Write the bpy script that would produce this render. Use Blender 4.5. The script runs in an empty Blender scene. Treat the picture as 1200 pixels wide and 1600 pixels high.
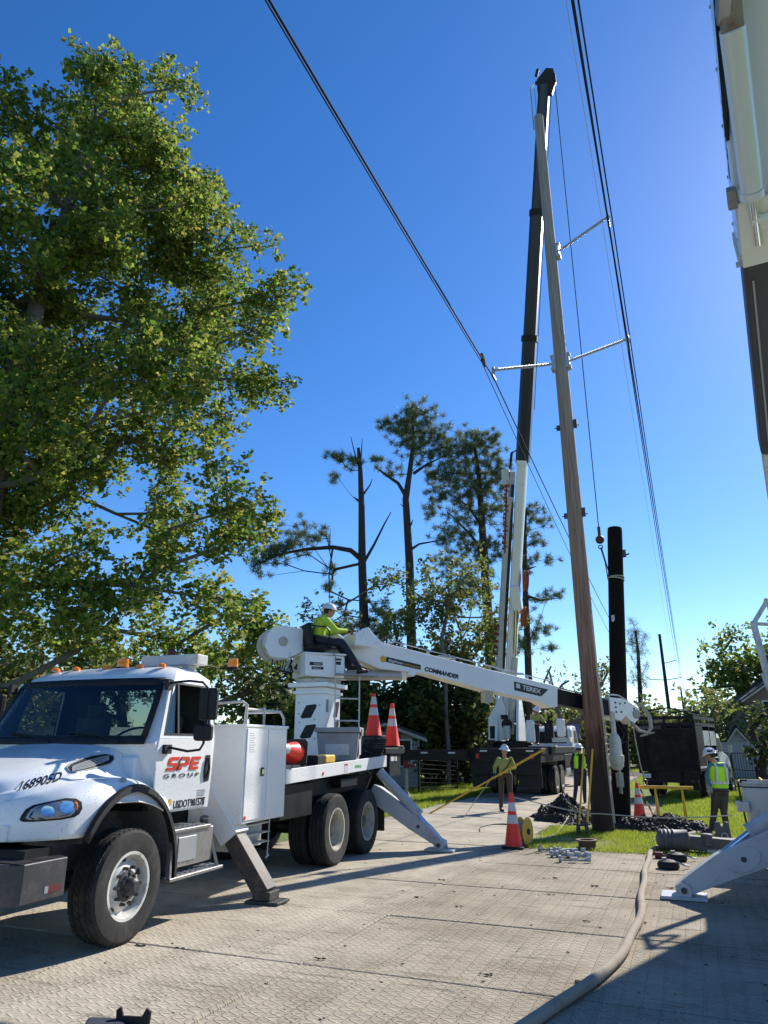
import bpy, bmesh, math, random
import numpy as np
from mathutils import Vector, Matrix, Euler
from mathutils.bvhtree import BVHTree
R = math.radians
random.seed(7); rng = np.random.default_rng(7)
sc = bpy.context.scene
# ---------------------------------------------------------------- camera
FOC, PITCH, YAW, EYE = 1109.0, math.atan(365/1109.0), R(22.5), 1.7
cam_d = bpy.data.cameras.new('camera'); cam = bpy.data.objects.new('camera', cam_d)
sc.collection.objects.link(cam); sc.camera = cam
cam.location = (0, 0, EYE); cam.rotation_euler = (math.pi/2 + PITCH, 0, YAW)
cam_d.sensor_fit = 'VERTICAL'; cam_d.sensor_height = 36; cam_d.lens = 36*FOC/1600
cam_d.clip_start = 0.05; cam_d.clip_end = 3000
sc.render.resolution_x = 768; sc.render.resolution_y = 1024
# ---------------------------------------------------------------- sky, sun, exposure
SUN_AZ, SUN_EL = R(21), R(36)            # azimuth clockwise from +Y
w = bpy.data.worlds.new('World'); sc.world = w; w.use_nodes = True
wn = w.node_tree; bg = wn.nodes['Background']
sky = wn.nodes.new('ShaderNodeTexSky'); sky.sky_type = 'NISHITA'; sky.sun_disc = False
sky.sun_elevation = SUN_EL; sky.sun_rotation = SUN_AZ
sky.air_density = 1.0; sky.dust_density = 0.17; sky.ozone_density = 4.0; sky.altitude = 300
hsv = wn.nodes.new('ShaderNodeHueSaturation'); hsv.inputs['Saturation'].default_value = 1.27; hsv.inputs['Hue'].default_value = .5075
wn.links.new(sky.outputs[0], hsv.inputs['Color']); wn.links.new(hsv.outputs[0], bg.inputs[0])
bg.inputs[1].default_value = 0.114
sd = bpy.data.lights.new('sun', 'SUN'); sd.energy = 4.6; sd.angle = R(0.53); sd.color = (1, .95, .86)
sun = bpy.data.objects.new('sun', sd); sc.collection.objects.link(sun)
sdir = Vector((math.sin(SUN_AZ)*math.cos(SUN_EL), math.cos(SUN_AZ)*math.cos(SUN_EL), math.sin(SUN_EL)))
sun.rotation_euler = sdir.to_track_quat('Z', 'Y').to_euler(); sun.location = (20, 40, 40)
sc.view_settings.view_transform = 'Standard'; sc.view_settings.look = 'None'
sc.view_settings.exposure = 0.65; sc.view_settings.gamma = 1.0
sc.render.engine = 'CYCLES'
# ---------------------------------------------------------------- helpers
C = sc.collection
def ray(px, py):
    u = (px-600)/FOC; v = (800-py)/FOC; cp, sp = math.cos(PITCH), math.sin(PITCH)
    X, Y, Z = u, cp-v*sp, sp+v*cp
    return X*math.cos(YAW)-Y*math.sin(YAW), X*math.sin(YAW)+Y*math.cos(YAW), Z
def at(px, py, d):
    """a point of the place at horizontal distance d in front of the viewer"""
    r = ray(px, py); t = d/math.hypot(r[0], r[1]); return Vector((r[0]*t, r[1]*t, EYE+r[2]*t))
def gnd(px, py, z=0):
    r = ray(px, py); t = (z-EYE)/r[2]; return Vector((r[0]*t, r[1]*t, z))
def tag(o, label=None, cat=None, group=None, kind=None):
    if label: o['label'] = label
    if cat: o['category'] = cat
    if group: o['group'] = group
    if kind: o['kind'] = kind
    return o
WM = {}
def thing(name, label, cat, loc=(0, 0, 0), rz=0, group=None):
    o = bpy.data.objects.new(name, None); C.objects.link(o); o.empty_display_size = .2
    o.location = loc; o.rotation_euler = (0, 0, rz)
    WM[o.name] = Matrix.Translation(loc) @ Matrix.Rotation(rz, 4, 'Z')
    return tag(o, label, cat, group)
SPLIT = {'mud_flap', 'hydraulic_tank', 'lightening_hole', 'control_stand', 'reflector_strip', 'cab_window', 'tail_lamp', 'rear_label', 'beam_label', 'tail_label', 'clamshell_blade', 'side_recess', 'label', 'bumper_tread', 'step_slats', 'step_hanger', 'turret_side', 'placard_line', 'tarp_bow', 'bucket_slat', 'black_band', 'sash_bar', 'outrigger_foot', 'hinge_pin', 'platform_guard', 'control_lever', 'rake_board', 'mounting_hardware', 'bolt', 'operator_platform', 'side_sign', 'top_pin', 'jib_arm', 'shadow_riser', 'hydraulic_hose', 'boom_hose', 'hose_bundle', 'side_box', 'flange'}
class MB:
    def __init__(s, M=None): s.v = []; s.f = []; s.M = M or Matrix.Identity(4)
    def add(s, vs, fs):
        n = len(s.v); M = s.M
        s.v += [M @ Vector(p) for p in vs]; s.f += [tuple(i+n for i in f) for f in fs]; return s
    def box(s, x0, x1, y0, y1, z0, z1):
        return s.add([(x, y, z) for z in (z0, z1) for y in (y0, y1) for x in (x0, x1)],
                     [(0, 2, 3, 1), (4, 5, 7, 6), (0, 1, 5, 4), (2, 6, 7, 3), (0, 4, 6, 2), (1, 3, 7, 5)])
    def cbox(s, c, sx, sy, sz, rot=(0, 0, 0)):
        m = Matrix.Translation(c) @ Euler(rot).to_matrix().to_4x4()
        vs = [m @ Vector((x*sx/2, y*sy/2, z*sz/2)) for z in (-1, 1) for y in (-1, 1) for x in (-1, 1)]
        return s.add(vs, [(0, 2, 3, 1), (4, 5, 7, 6), (0, 1, 5, 4), (2, 6, 7, 3), (0, 4, 6, 2), (1, 3, 7, 5)])
    def bar(s, p, q, w_, h, up=(0, 0, 1), w2=None, h2=None):
        p, q = Vector(p), Vector(q); d = (q-p).normalized(); up = Vector(up)
        if abs(d.dot(up)) > .98: up = Vector((0, 1, 0))
        a = d.cross(up).normalized(); b = a.cross(d).normalized(); w2 = w2 or w_; h2 = h2 or h
        vs = [p+a*sx*w_/2+b*sy*h/2 for sx, sy in ((-1, -1), (1, -1), (1, 1), (-1, 1))]
        vs += [q+a*sx*w2/2+b*sy*h2/2 for sx, sy in ((-1, -1), (1, -1), (1, 1), (-1, 1))]
        return s.add(vs, [(3, 2, 1, 0), (4, 5, 6, 7), (0, 1, 5, 4), (1, 2, 6, 5), (2, 3, 7, 6), (3, 0, 4, 7)])
    def tube(s, pts, r, n=8, cap=True):
        pts = [Vector(p) for p in pts]; m = len(pts); rs = r if isinstance(r, (list, tuple)) else [r]*m
        t0 = (pts[1]-pts[0]).normalized(); a = t0.orthogonal().normalized(); vs = []; fs = []
        for i, p in enumerate(pts):
            t = (pts[min(i+1, m-1)]-pts[max(i-1, 0)]).normalized()
            a = (a-t*a.dot(t)); a = a.normalized() if a.length > 1e-6 else t.orthogonal().normalized()
            b = t.cross(a)
            for k in range(n):
                th = 2*math.pi*k/n; vs.append(p+(a*math.cos(th)+b*math.sin(th))*rs[i])
        for i in range(m-1):
            for k in range(n):
                fs.append((i*n+k, i*n+(k+1) % n, (i+1)*n+(k+1) % n, (i+1)*n+k))
        if cap: fs.append(tuple(range(n-1, -1, -1))); fs.append(tuple((m-1)*n+k for k in range(n)))
        return s.add(vs, fs)
    def lathe(s, prof, c=(0, 0, 0), ax=(0, 0, 1), n=24, ref=None):
        """prof: (radius, height) pairs along axis; closed by centre caps"""
        c = Vector(c); ax = Vector(ax).normalized(); a = (Vector(ref) if ref else ax.orthogonal()).normalized(); b = ax.cross(a)
        vs = []; fs = []; m = len(prof)
        for r_, h in prof:
            for k in range(n):
                th = 2*math.pi*k/n; vs.append(c+ax*h+(a*math.cos(th)+b*math.sin(th))*max(r_, 1e-4))
        for i in range(m-1):
            for k in range(n): fs.append((i*n+k, i*n+(k+1) % n, (i+1)*n+(k+1) % n, (i+1)*n+k))
        fs.append(tuple(range(n-1, -1, -1))); fs.append(tuple((m-1)*n+k for k in range(n)))
        return s.add(vs, fs)
    def ring(s, prof, c, ax, n=32):
        """closed profile revolved (torus like)"""
        c = Vector(c); ax = Vector(ax).normalized(); a = ax.orthogonal().normalized(); b = ax.cross(a)
        vs = []; fs = []; m = len(prof)
        for k in range(n):
            th = 2*math.pi*k/n; d = a*math.cos(th)+b*math.sin(th)
            for r_, h in prof: vs.append(c+ax*h+d*r_)
        for k in range(n):
            for i in range(m):
                k2 = (k+1) % n; j = (i+1) % m
                fs.append((k*m+i, k2*m+i, k2*m+j, k*m+j))
        return s.add(vs, fs)
    def prism(s, poly, o, ux, uy, uz, t0, t1):
        """2-D polygon in the (ux,uy) plane at o, extruded along uz from t0 to t1"""
        o, ux, uy, uz = Vector(o), Vector(ux), Vector(uy), Vector(uz); n = len(poly)
        vs = [o+ux*a+uy*b+uz*t0 for a, b in poly]+[o+ux*a+uy*b+uz*t1 for a, b in poly]
        return s.add(vs, [tuple(range(n-1, -1, -1)), tuple(range(n, 2*n))]+[(i, (i+1) % n, (i+1) % n+n, i+n) for i in range(n)])
    def yz(s, poly, x0, x1): return s.prism(poly, (0, 0, 0), (0, 1, 0), (0, 0, 1), (1, 0, 0), x0, x1)
    def sphere(s, c, r, n=12, sc_=(1, 1, 1), m=8):
        c = Vector(c); vs = []; fs = []
        for i in range(m+1):
            ph = math.pi*i/m
            for k in range(n):
                th = 2*math.pi*k/n; vs.append(c+Vector((math.sin(ph)*math.cos(th)*sc_[0], math.sin(ph)*math.sin(th)*sc_[1], math.cos(ph)*sc_[2]))*r)
        for i in range(m):
            for k in range(n): fs.append((i*n+k, (i+1)*n+k, (i+1)*n+(k+1) % n, i*n+(k+1) % n))
        return s.add(vs, fs)
    def grid(s, f, nu, nv, closed=False):
        vs = [f(i/nu, j/nv) for j in range(nv+1) for i in range(nu+1)]
        return s.add(vs, [(j*(nu+1)+i, j*(nu+1)+i+1, (j+1)*(nu+1)+i+1, (j+1)*(nu+1)+i) for j in range(nv) for i in range(nu)])
    def pieces(s):
        par = list(range(len(s.v)))
        def fd(a):
            while par[a] != a: par[a] = par[par[a]]; a = par[a]
            return a
        for f in s.f:
            for b in f[1:]: par[fd(b)] = fd(f[0])
        g = {}
        for f in s.f: g.setdefault(fd(f[0]), []).append(f)
        out = []
        for fs in g.values():
            ids = sorted({i for f in fs for i in f}); mp = {a: k for k, a in enumerate(ids)}; q = MB(); q.v = [s.v[i] for i in ids]; q.f = [tuple(mp[i] for i in f) for f in fs]; out.append(q)
        return out
    def build(s, name, m, parent=None, bevel=0, smooth=True, solid=0, local=False, origin=None, whole=False):
        if name in SPLIT and not whole and parent is not None:
            for q in s.pieces(): o = q.build(name, m, parent, bevel, smooth, solid, local, origin, True)
            return o
        me = bpy.data.meshes.new(name); inv = None
        if origin is not None: inv = Matrix.Translation(-Vector(origin))
        elif parent is not None and not local: inv = WM[parent.name].inverted()
        vs = [inv @ p for p in s.v] if inv is not None else s.v
        me.from_pydata([tuple(p) for p in vs], [], s.f); me.validate()
        b = bmesh.new(); b.from_mesh(me)
        bmesh.ops.remove_doubles(b, verts=b.verts, dist=1e-5)
        bmesh.ops.recalc_face_normals(b, faces=b.faces); b.to_mesh(me); b.free()
        me.materials.append(m)
        if smooth: me.shade_smooth(); me.set_sharp_from_angle(angle=R(35))
        o = bpy.data.objects.new(name, me); C.objects.link(o)
        if origin is not None: o.location = origin
        if parent is not None: o.parent = parent; WM[o.name] = WM[parent.name]
        else: WM[o.name] = Matrix.Translation(origin) if origin is not None else Matrix.Identity(4)
        if solid:
            sm = o.modifiers.new('solid', 'SOLIDIFY'); sm.thickness = solid; sm.offset = -1
        if bevel:
            bm_ = o.modifiers.new('bevel', 'BEVEL'); bm_.width = bevel; bm_.segments = 2; bm_.limit_method = 'ANGLE'; bm_.angle_limit = R(40)
            bm_.harden_normals = smooth
        return o
def mesh_np(name, V, F, m, parent=None, kind=None, col=None):
    """V (n,3) world, F (k,4) or (k,3)"""
    me = bpy.data.meshes.new(name); V = np.asarray(V, float)
    if parent is not None:
        inv = np.array(WM[parent.name].inverted()); V = V @ inv[:3, :3].T + inv[:3, 3]
    F = np.asarray(F); k, s_ = F.shape
    me.vertices.add(len(V)); me.vertices.foreach_set('co', V.ravel())
    me.loops.add(k*s_); me.loops.foreach_set('vertex_index', F.ravel().astype(np.int32))
    me.polygons.add(k); me.polygons.foreach_set('loop_start', np.arange(0, k*s_, s_, dtype=np.int32))
    me.update(calc_edges=True); me.materials.append(m)
    o = bpy.data.objects.new(name, me); C.objects.link(o)
    if parent is not None: o.parent = parent; WM[o.name] = WM[parent.name]
    return o
def copy_tree(o, parent=None):
    c = o.copy(); C.objects.link(c)
    if parent is not None: c.parent = parent
    WM[c.name] = WM.get(o.name, Matrix.Identity(4))
    for ch in list(o.children): copy_tree(ch, c)
    return c
# ---------------------------------------------------------------- materials
def nt(name):
    m = bpy.data.materials.new(name); m.use_nodes = True; n = m.node_tree
    return m, n, n.nodes['Principled BSDF'], n.nodes['Material Output']
def N(n, t, **kw):
    x = n.nodes.new(t)
    for k, v in kw.items(): setattr(x, k, v)
    return x
def mat(name, col, rough=.5, metal=0, var=.12, sc_=2.5, dirt=None, dsc=1.5, dth=(.5, .7), speck=0, bump=0, bsc=60, coat=0, grain=0, spec=.5):
    m, n, b, _ = nt(name); L = n.links.new
    tc = N(n, 'ShaderNodeTexCoord'); no = N(n, 'ShaderNodeTexNoise'); no.inputs['Scale'].default_value = sc_; no.inputs['Detail'].default_value = 8
    L(tc.outputs['Object'], no.inputs['Vector'])
    mx = N(n, 'ShaderNodeMix', data_type='RGBA'); c = Vector(col[:3])
    mx.inputs['A'].default_value = (*(c*(1-var)), 1); mx.inputs['B'].default_value = (*[min(1, v) for v in c*(1+var*.6)], 1)
    L(no.outputs['Fac'], mx.inputs['Factor']); out = mx.outputs['Result']
    if dirt:
        n2 = N(n, 'ShaderNodeTexNoise'); n2.inputs['Scale'].default_value = dsc; n2.inputs['Detail'].default_value = 12; n2.inputs['Roughness'].default_value = .7
        L(tc.outputs['Object'], n2.inputs['Vector'])
        r = N(n, 'ShaderNodeMapRange'); r.inputs['From Min'].default_value = dth[0]; r.inputs['From Max'].default_value = dth[1]
        L(n2.outputs['Fac'], r.inputs['Value'])
        m2 = N(n, 'ShaderNodeMix', data_type='RGBA'); m2.inputs['B'].default_value = (*dirt, 1); L(out, m2.inputs['A']); L(r.outputs[0], m2.inputs['Factor']); out = m2.outputs['Result']
    if speck:
        vo = N(n, 'ShaderNodeTexVoronoi'); vo.inputs['Scale'].default_value = 38; L(tc.outputs['Object'], vo.inputs['Vector'])
        n3 = N(n, 'ShaderNodeTexNoise'); n3.inputs['Scale'].default_value = 3; L(tc.outputs['Object'], n3.inputs['Vector'])
        a = N(n, 'ShaderNodeMath', operation='MULTIPLY'); a.inputs[1].default_value = .225*speck; L(n3.outputs['Fac'], a.inputs[0])
        l = N(n, 'ShaderNodeMath', operation='LESS_THAN'); L(vo.outputs['Distance'], l.inputs[0]); L(a.outputs[0], l.inputs[1])
        m3 = N(n, 'ShaderNodeMix', data_type='RGBA'); m3.inputs['B'].default_value = (.16, .14, .12, 1); L(out, m3.inputs['A']); L(l.outputs[0], m3.inputs['Factor']); out = m3.outputs['Result']
    if grain:
        mp = N(n, 'ShaderNodeMapping'); mp.inputs['Scale'].default_value = (grain, grain, grain*.05); L(tc.outputs['Object'], mp.inputs['Vector'])
        n4 = N(n, 'ShaderNodeTexNoise'); n4.inputs['Scale'].default_value = 1; n4.inputs['Detail'].default_value = 6; L(mp.outputs[0], n4.inputs['Vector'])
        r4 = N(n, 'ShaderNodeMapRange'); r4.inputs['From Min'].default_value = .35; r4.inputs['From Max'].default_value = .6; r4.inputs['To Min'].default_value = .45
        L(n4.outputs['Fac'], r4.inputs['Value'])
        m4 = N(n, 'ShaderNodeMix', data_type='RGBA', blend_type='MULTIPLY'); m4.inputs['Factor'].default_value = 1; L(out, m4.inputs['A']); L(r4.outputs[0], m4.inputs['B']); out = m4.outputs['Result']
    L(out, b.inputs['Base Color'])
    rr = N(n, 'ShaderNodeMapRange'); rr.inputs['To Min'].default_value = max(.02, rough-.08); rr.inputs['To Max'].default_value = min(1, rough+.12); L(no.outputs['Fac'], rr.inputs['Value']); L(rr.outputs[0], b.inputs['Roughness'])
    b.inputs['Metallic'].default_value = metal; b.inputs['Coat Weight'].default_value = coat; b.inputs['Coat Roughness'].default_value = .08
    b.inputs['Specular IOR Level'].default_value = spec
    if bump:
        nb = N(n, 'ShaderNodeTexNoise'); nb.inputs['Scale'].default_value = bsc; nb.inputs['Detail'].default_value = 5; L(tc.outputs['Object'], nb.inputs['Vector'])
        bp = N(n, 'ShaderNodeBump'); bp.inputs['Distance'].default_value = bump; bp.inputs['Strength'].default_value = 1
        L(nb.outputs['Fac'], bp.inputs['Height']); L(bp.outputs[0], b.inputs['Normal'])
    return m
M = {}
M['white'] = mat('white_truck_paint', (.84, .84, .83), .32, var=.04, dirt=(.5, .45, .38), dsc=2.2, dth=(.62, .9), speck=1, coat=.5)
M['whiteb'] = mat('white_boom_paint', (.86, .85, .83), .4, var=.05, dirt=(.5, .43, .34), dsc=3, dth=(.6, .85), speck=.4, coat=.3)
M['whited'] = mat('old_white_paint', (.62, .61, .56), .55, var=.12, dirt=(.25, .2, .15), dsc=4, dth=(.52, .72), speck=.8)
M['black'] = mat('black_paint', (.007, .007, .008), .5, spec=.3, dirt=(.022, .02, .017), dsc=3, dth=(.5, .8))
M['matblk'] = mat('black_plastic', (.009, .009, .010), .6, dirt=(.022, .022, .02), dsc=6, spec=.4)
M['greyglove'] = mat('grey_work_glove', (.25, .25, .24), .9)
M['navy'] = mat('dark_blue_boom_paint', (.010, .014, .035), .35, dirt=(.02, .02, .03), dsc=1)
M['rubber'] = mat('tyre_rubber', (.018, .0175, .017), .85, dirt=(.08, .072, .06), dsc=7, dth=(.5, .85), bump=.002, bsc=90)
M['steel'] = mat('worn_steel', (.33, .32, .31), .45, metal=.7, dirt=(.18, .12, .08), dsc=6, dth=(.5, .75))
M['galv'] = mat('galvanised_metal', (.45, .46, .47), .45, metal=.6)
M['chrome'] = mat('bright_metal', (.75, .77, .8), .12, metal=1)
M['dkmetal'] = mat('dark_bare_metal', (.06, .06, .065), .5, metal=.4, dirt=(.15, .13, .11), dsc=5, dth=(.5, .75))
M['dkbrown'] = mat('worn_dark_leg_paint', (.05, .045, .042), .6, dirt=(.16, .10, .07), dsc=5, dth=(.5, .7))
M['orange'] = mat('safety_orange', (1.0, .052, .022), .45, var=.08, dirt=(.5, .08, .04), dsc=8, dth=(.6, .9))
M['reflect'] = mat('reflective_white', (.62, .62, .62), .35)
M['amber'] = mat('amber_lens', (.95, .24, .01), .25, coat=.5)
M['red'] = mat('red_plastic', (.55, .02, .02), .4)
M['darkred'] = mat('dark_red_paint', (.12, .015, .018), .5)
M['yellow'] = mat('yellow_paint', (.72, .42, .03), .5, dirt=(.3, .2, .08), dsc=8, dth=(.5, .8))
M['grey'] = mat('grey_plastic', (.26, .28, .30), .55, dirt=(.2, .19, .17), dsc=5)
M['greyp'] = mat('grey_paint', (.50, .51, .53), .45, dirt=(.35, .33, .3), dsc=4)
M['dkgrey'] = mat('dark_grey_casting', (.09, .095, .10), .6, dirt=(.2, .19, .18), dsc=6)
M['hose'] = mat('canvas_hose', (.34, .29, .22), .9, dirt=(.25, .2, .15), dsc=6, bump=.002, bsc=200)
M['rope'] = mat('pale_rope', (.5, .46, .38), .9)
M['cable'] = mat('black_cable', (.01, .01, .012), .55)
M['wire'] = mat('conductor', (.02, .02, .022), .85, spec=.2)
M['wood'] = mat('weathered_pole_wood', (.30, .22, .17), .85, var=.25, sc_=3, dirt=(.2, .07, .035), dsc=1.6, dth=(.6, .72), grain=26, bump=.012, bsc=30)
M['wooddk'] = mat('treated_pole_wood', (.075, .04, .025), .85, var=.3, dirt=(.14, .06, .03), dsc=2.5, grain=26, bump=.012, bsc=30)
M['polebk'] = mat('black_steel_pole', (.009, .007, .006), .85, dirt=(.03, .016, .011), dsc=1.2, spec=.15)
M['insul'] = mat('grey_polymer_insulator', (.42, .45, .48), .4)
M['mud'] = mat('wet_black_mud', (.026, .018, .013), .6, var=.5, sc_=9, bump=.03, bsc=35, spec=.4)
M['soil'] = mat('dark_soil', (.05, .04, .03), .95, bump=.02, bsc=20)
M['bark'] = mat('grey_bark', (.17, .15, .13), .95, var=.35, sc_=6, bump=.02, bsc=25)
M['pinebark'] = mat('dark_pine_bark', (.055, .038, .03), .95, var=.4, sc_=8, bump=.02, bsc=25)
M['skin'] = mat('skin', (.42, .22, .15), .5)
M['skindk'] = mat('tanned_skin', (.30, .15, .10), .5)
M['hat'] = mat('white_hard_hat', (.75, .76, .78), .3, coat=.4)
M['limes'] = mat('lime_work_shirt', (.45, .62, .05), .85, bump=.014, bsc=16)
M['khaki'] = mat('khaki_lime_shirt', (.34, .36, .10), .9, bump=.014, bsc=16)
M['vest'] = mat('fluorescent_vest', (.45, .85, .03), .7, bump=.012, bsc=14)
M['navyc'] = mat('navy_cloth', (.02, .025, .045), .9, bump=.014, bsc=16)
M['bluec'] = mat('steel_blue_shirt', (.08, .17, .22), .9, bump=.014, bsc=16)
M['brownc'] = mat('brown_trousers', (.075, .055, .045), .9, bump=.014, bsc=16)
M['blackc'] = mat('black_cloth', (.015, .015, .018), .9, bump=.014, bsc=16)
M['boot'] = mat('work_boot', (.03, .022, .016), .7)
M['glove'] = mat('work_glove', (.05, .05, .055), .8)
M['hair'] = mat('dark_hair', (.03, .02, .015), .8)
M['ltgrn'] = mat('green_sticker', (.1, .5, .15), .5)
M['brick'] = None
M['textbk'] = mat('black_lettering', (.012, .012, .014), .4)
M['textred'] = mat('red_lettering', (.62, .035, .012), .4)
M['textblue'] = mat('blue_lettering', (.06, .08, .3), .4)
M['bluerod'] = mat('blue_tinted_ram', (.50, .57, .68), .15, metal=.8)
def glass(name, col, rough=.03, alpha=None):
    m, n, b, o = nt(name); L = n.links.new
    tr = N(n, 'ShaderNodeBsdfTransparent'); tr.inputs[0].default_value = (*col, 1)
    gl = N(n, 'ShaderNodeBsdfGlossy'); gl.inputs['Roughness'].default_value = rough; gl.inputs[0].default_value = (.9, .95, 1, 1)
    fr = N(n, 'ShaderNodeFresnel'); fr.inputs[0].default_value = 1.5; mx = N(n, 'ShaderNodeMixShader')
    L(fr.outputs[0], mx.inputs[0]); L(tr.outputs[0], mx.inputs[1]); L(gl.outputs[0], mx.inputs[2]); L(mx.outputs[0], o.inputs[0]); return m
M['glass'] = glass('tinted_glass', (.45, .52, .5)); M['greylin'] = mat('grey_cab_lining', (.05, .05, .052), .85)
M['lens'] = glass('clear_lens', (.8, .85, .9))
def leafmat(name, cols, trans=.4, rough=.5):
    m, n, b, o = nt(name); L = n.links.new
    g = N(n, 'ShaderNodeNewGeometry'); cr = N(n, 'ShaderNodeValToRGB')
    e = cr.color_ramp.elements
    while len(e) < len(cols): e.new(.5)
    for i, c in enumerate(cols): e[i].position = i/(len(cols)-1); e[i].color = (*c, 1)
    L(g.outputs['Random Per Island'], cr.inputs[0]); L(cr.outputs[0], b.inputs['Base Color'])
    b.inputs['Roughness'].default_value = rough; b.inputs['Specular IOR Level'].default_value = .22
    t = N(n, 'ShaderNodeBsdfTranslucent'); hs = N(n, 'ShaderNodeHueSaturation'); hs.inputs['Value'].default_value = 1.7; hs.inputs['Hue'].default_value = .485
    L(cr.outputs[0], hs.inputs['Color']); L(hs.outputs[0], t.inputs[0])
    mx = N(n, 'ShaderNodeMixShader'); mx.inputs[0].default_value = trans; L(b.outputs[0], mx.inputs[1]); L(t.outputs[0], mx.inputs[2]); L(mx.outputs[0], o.inputs[0])
    return m
M['leaf'] = leafmat('spring_leaves', [(.035, .085, .016), (.10, .18, .028), (.20, .29, .05), (.29, .27, .065), (.07, .14, .022)], .45, .5)
M['needle'] = leafmat('pine_needles', [(.05, .08, .035), (.15, .19, .085), (.08, .12, .05)], .3, .55)
M['dark_leaf'] = leafmat('evergreen_leaves', [(.022, .045, .013), (.09, .12, .03), (.04, .07, .018), (.16, .17, .045)], .25, .6)
M['mid_leaf'] = leafmat('woodland_leaves', [(.06, .10, .025), (.15, .21, .05), (.22, .21, .07), (.08, .13, .035)], .4, .6)
M['whitec'] = mat('bounce_offset_white_paint', (.68, .74, .86), .3, var=.03, coat=.4)  # blue tint put into the white to offset warm light bounced off the ground
M['bronze'] = mat('dull_cream_claw', (.34, .32, .27), .6, dirt=(.12, .1, .08), dsc=8)
M['pale_leaf'] = leafmat('budding_twigs', [(.16, .15, .07), (.22, .2, .12), (.14, .11, .07)], .3)
M['grassb'] = leafmat('grass_blades', [(.11, .19, .015), (.20, .27, .03), (.27, .29, .05)], .5)
M['fine'] = mat('pale_siding', (.34, .34, .33), .8)

M['orangered'] = mat('red_orange_auger_paint', (.30, .045, .025), .7)
M['reel'] = mat('orange_hose_reel', (.38, .11, .03), .7)
M['dkred2'] = mat('dark_red_hook_ball', (.10, .03, .025), .5)
M['tgate'] = mat('dusty_black_steel', (.010, .009, .008), .7, spec=.25, dirt=(.032, .026, .02), dsc=3, dth=(.45, .7))
def mesh_tarp():
    m, n, b, o = nt('mesh_tarp'); t = N(n, 'ShaderNodeBsdfTransparent'); x = N(n, 'ShaderNodeMixShader'); x.inputs[0].default_value = .3; b.inputs['Base Color'].default_value = (.01, .01, .01, 1); b.inputs['Roughness'].default_value = 1; b.inputs['Specular IOR Level'].default_value = 0
    n.links.new(t.outputs[0], x.inputs[1]); n.links.new(b.outputs[0], x.inputs[2]); n.links.new(x.outputs[0], o.inputs[0]); return m
M['meshtarp'] = mesh_tarp()
M['dkgreyboom'] = mat('dark_grey_fibreglass', (.06, .055, .065), .5)
M['fibre'] = mat('white_fibreglass', (.66, .63, .56), .45, dirt=(.35, .3, .24), dsc=3, dth=(.5, .8), speck=.5)
M['rustsp'] = mat('rusty_spool', (.12, .07, .045), .7)

def pole_wood():
    m, n, b, _ = nt('utility_pole_wood'); L = n.links.new; tc = N(n, 'ShaderNodeTexCoord'); P = tc.outputs['Object']; sp = N(n, 'ShaderNodeSeparateXYZ'); L(P, sp.inputs[0])
    mp = N(n, 'ShaderNodeMapping'); mp.inputs['Scale'].default_value = (30, 30, .9); L(P, mp.inputs[0]); g = N(n, 'ShaderNodeTexNoise'); g.inputs['Scale'].default_value = 1; g.inputs['Detail'].default_value = 8; L(mp.outputs[0], g.inputs[0])
    n2 = N(n, 'ShaderNodeTexNoise'); n2.inputs['Scale'].default_value = 2.2; n2.inputs['Detail'].default_value = 6; L(P, n2.inputs[0])
    ad = N(n, 'ShaderNodeMath', operation='MULTIPLY_ADD'); ad.inputs[1].default_value = 2.6; L(g.outputs[0], ad.inputs[0]); L(sp.outputs[2], ad.inputs[2])
    a2 = N(n, 'ShaderNodeMath', operation='MULTIPLY_ADD'); a2.inputs[1].default_value = 1.6; L(n2.outputs[0], a2.inputs[0]); L(ad.outputs[0], a2.inputs[2])
    r = N(n, 'ShaderNodeMapRange'); r.inputs['From Min'].default_value = 3.6; r.inputs['From Max'].default_value = 20; L(a2.outputs[0], r.inputs[0])
    cr_ = N(n, 'ShaderNodeValToRGB'); e = cr_.color_ramp.elements; e[0].color = (.035, .018, .012, 1); e[0].position = 0; e[1].color = (.34, .30, .27, 1); e[1].position = .75
    for p_, c in ((.05, (.19, .09, .055)), (.14, (.29, .17, .115)), (.4, (.36, .26, .20))): x = e.new(p_); x.color = (*c, 1)
    L(r.outputs[0], cr_.inputs[0])
    gr = N(n, 'ShaderNodeMapRange'); gr.inputs['From Min'].default_value = .34; gr.inputs['From Max'].default_value = .55; gr.inputs['To Min'].default_value = .62; L(g.outputs[0], gr.inputs[0])
    mx = N(n, 'ShaderNodeMix', data_type='RGBA', blend_type='MULTIPLY'); mx.inputs['Factor'].default_value = 1; L(cr_.outputs[0], mx.inputs['A']); L(gr.outputs[0], mx.inputs['B'])
    vo = N(n, 'ShaderNodeTexVoronoi'); vo.inputs['Scale'].default_value = 1.6; mp2 = N(n, 'ShaderNodeMapping'); mp2.inputs['Scale'].default_value = (1, 1, .4); L(P, mp2.inputs[0]); L(mp2.outputs[0], vo.inputs[0])
    kn = N(n, 'ShaderNodeMath', operation='LESS_THAN'); kn.inputs[1].default_value = .07; L(vo.outputs['Distance'], kn.inputs[0]); m3 = N(n, 'ShaderNodeMix', data_type='RGBA'); m3.inputs['B'].default_value = (.10, .03, .015, 1); L(mx.outputs['Result'], m3.inputs['A']); L(kn.outputs[0], m3.inputs['Factor']); L(m3.outputs['Result'], b.inputs['Base Color'])
    b.inputs['Roughness'].default_value = .85; bp = N(n, 'ShaderNodeBump'); bp.inputs['Distance'].default_value = .012; L(g.outputs[0], bp.inputs['Height']); L(bp.outputs[0], b.inputs['Normal']); return m
M['polewood'] = pole_wood()
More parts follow.
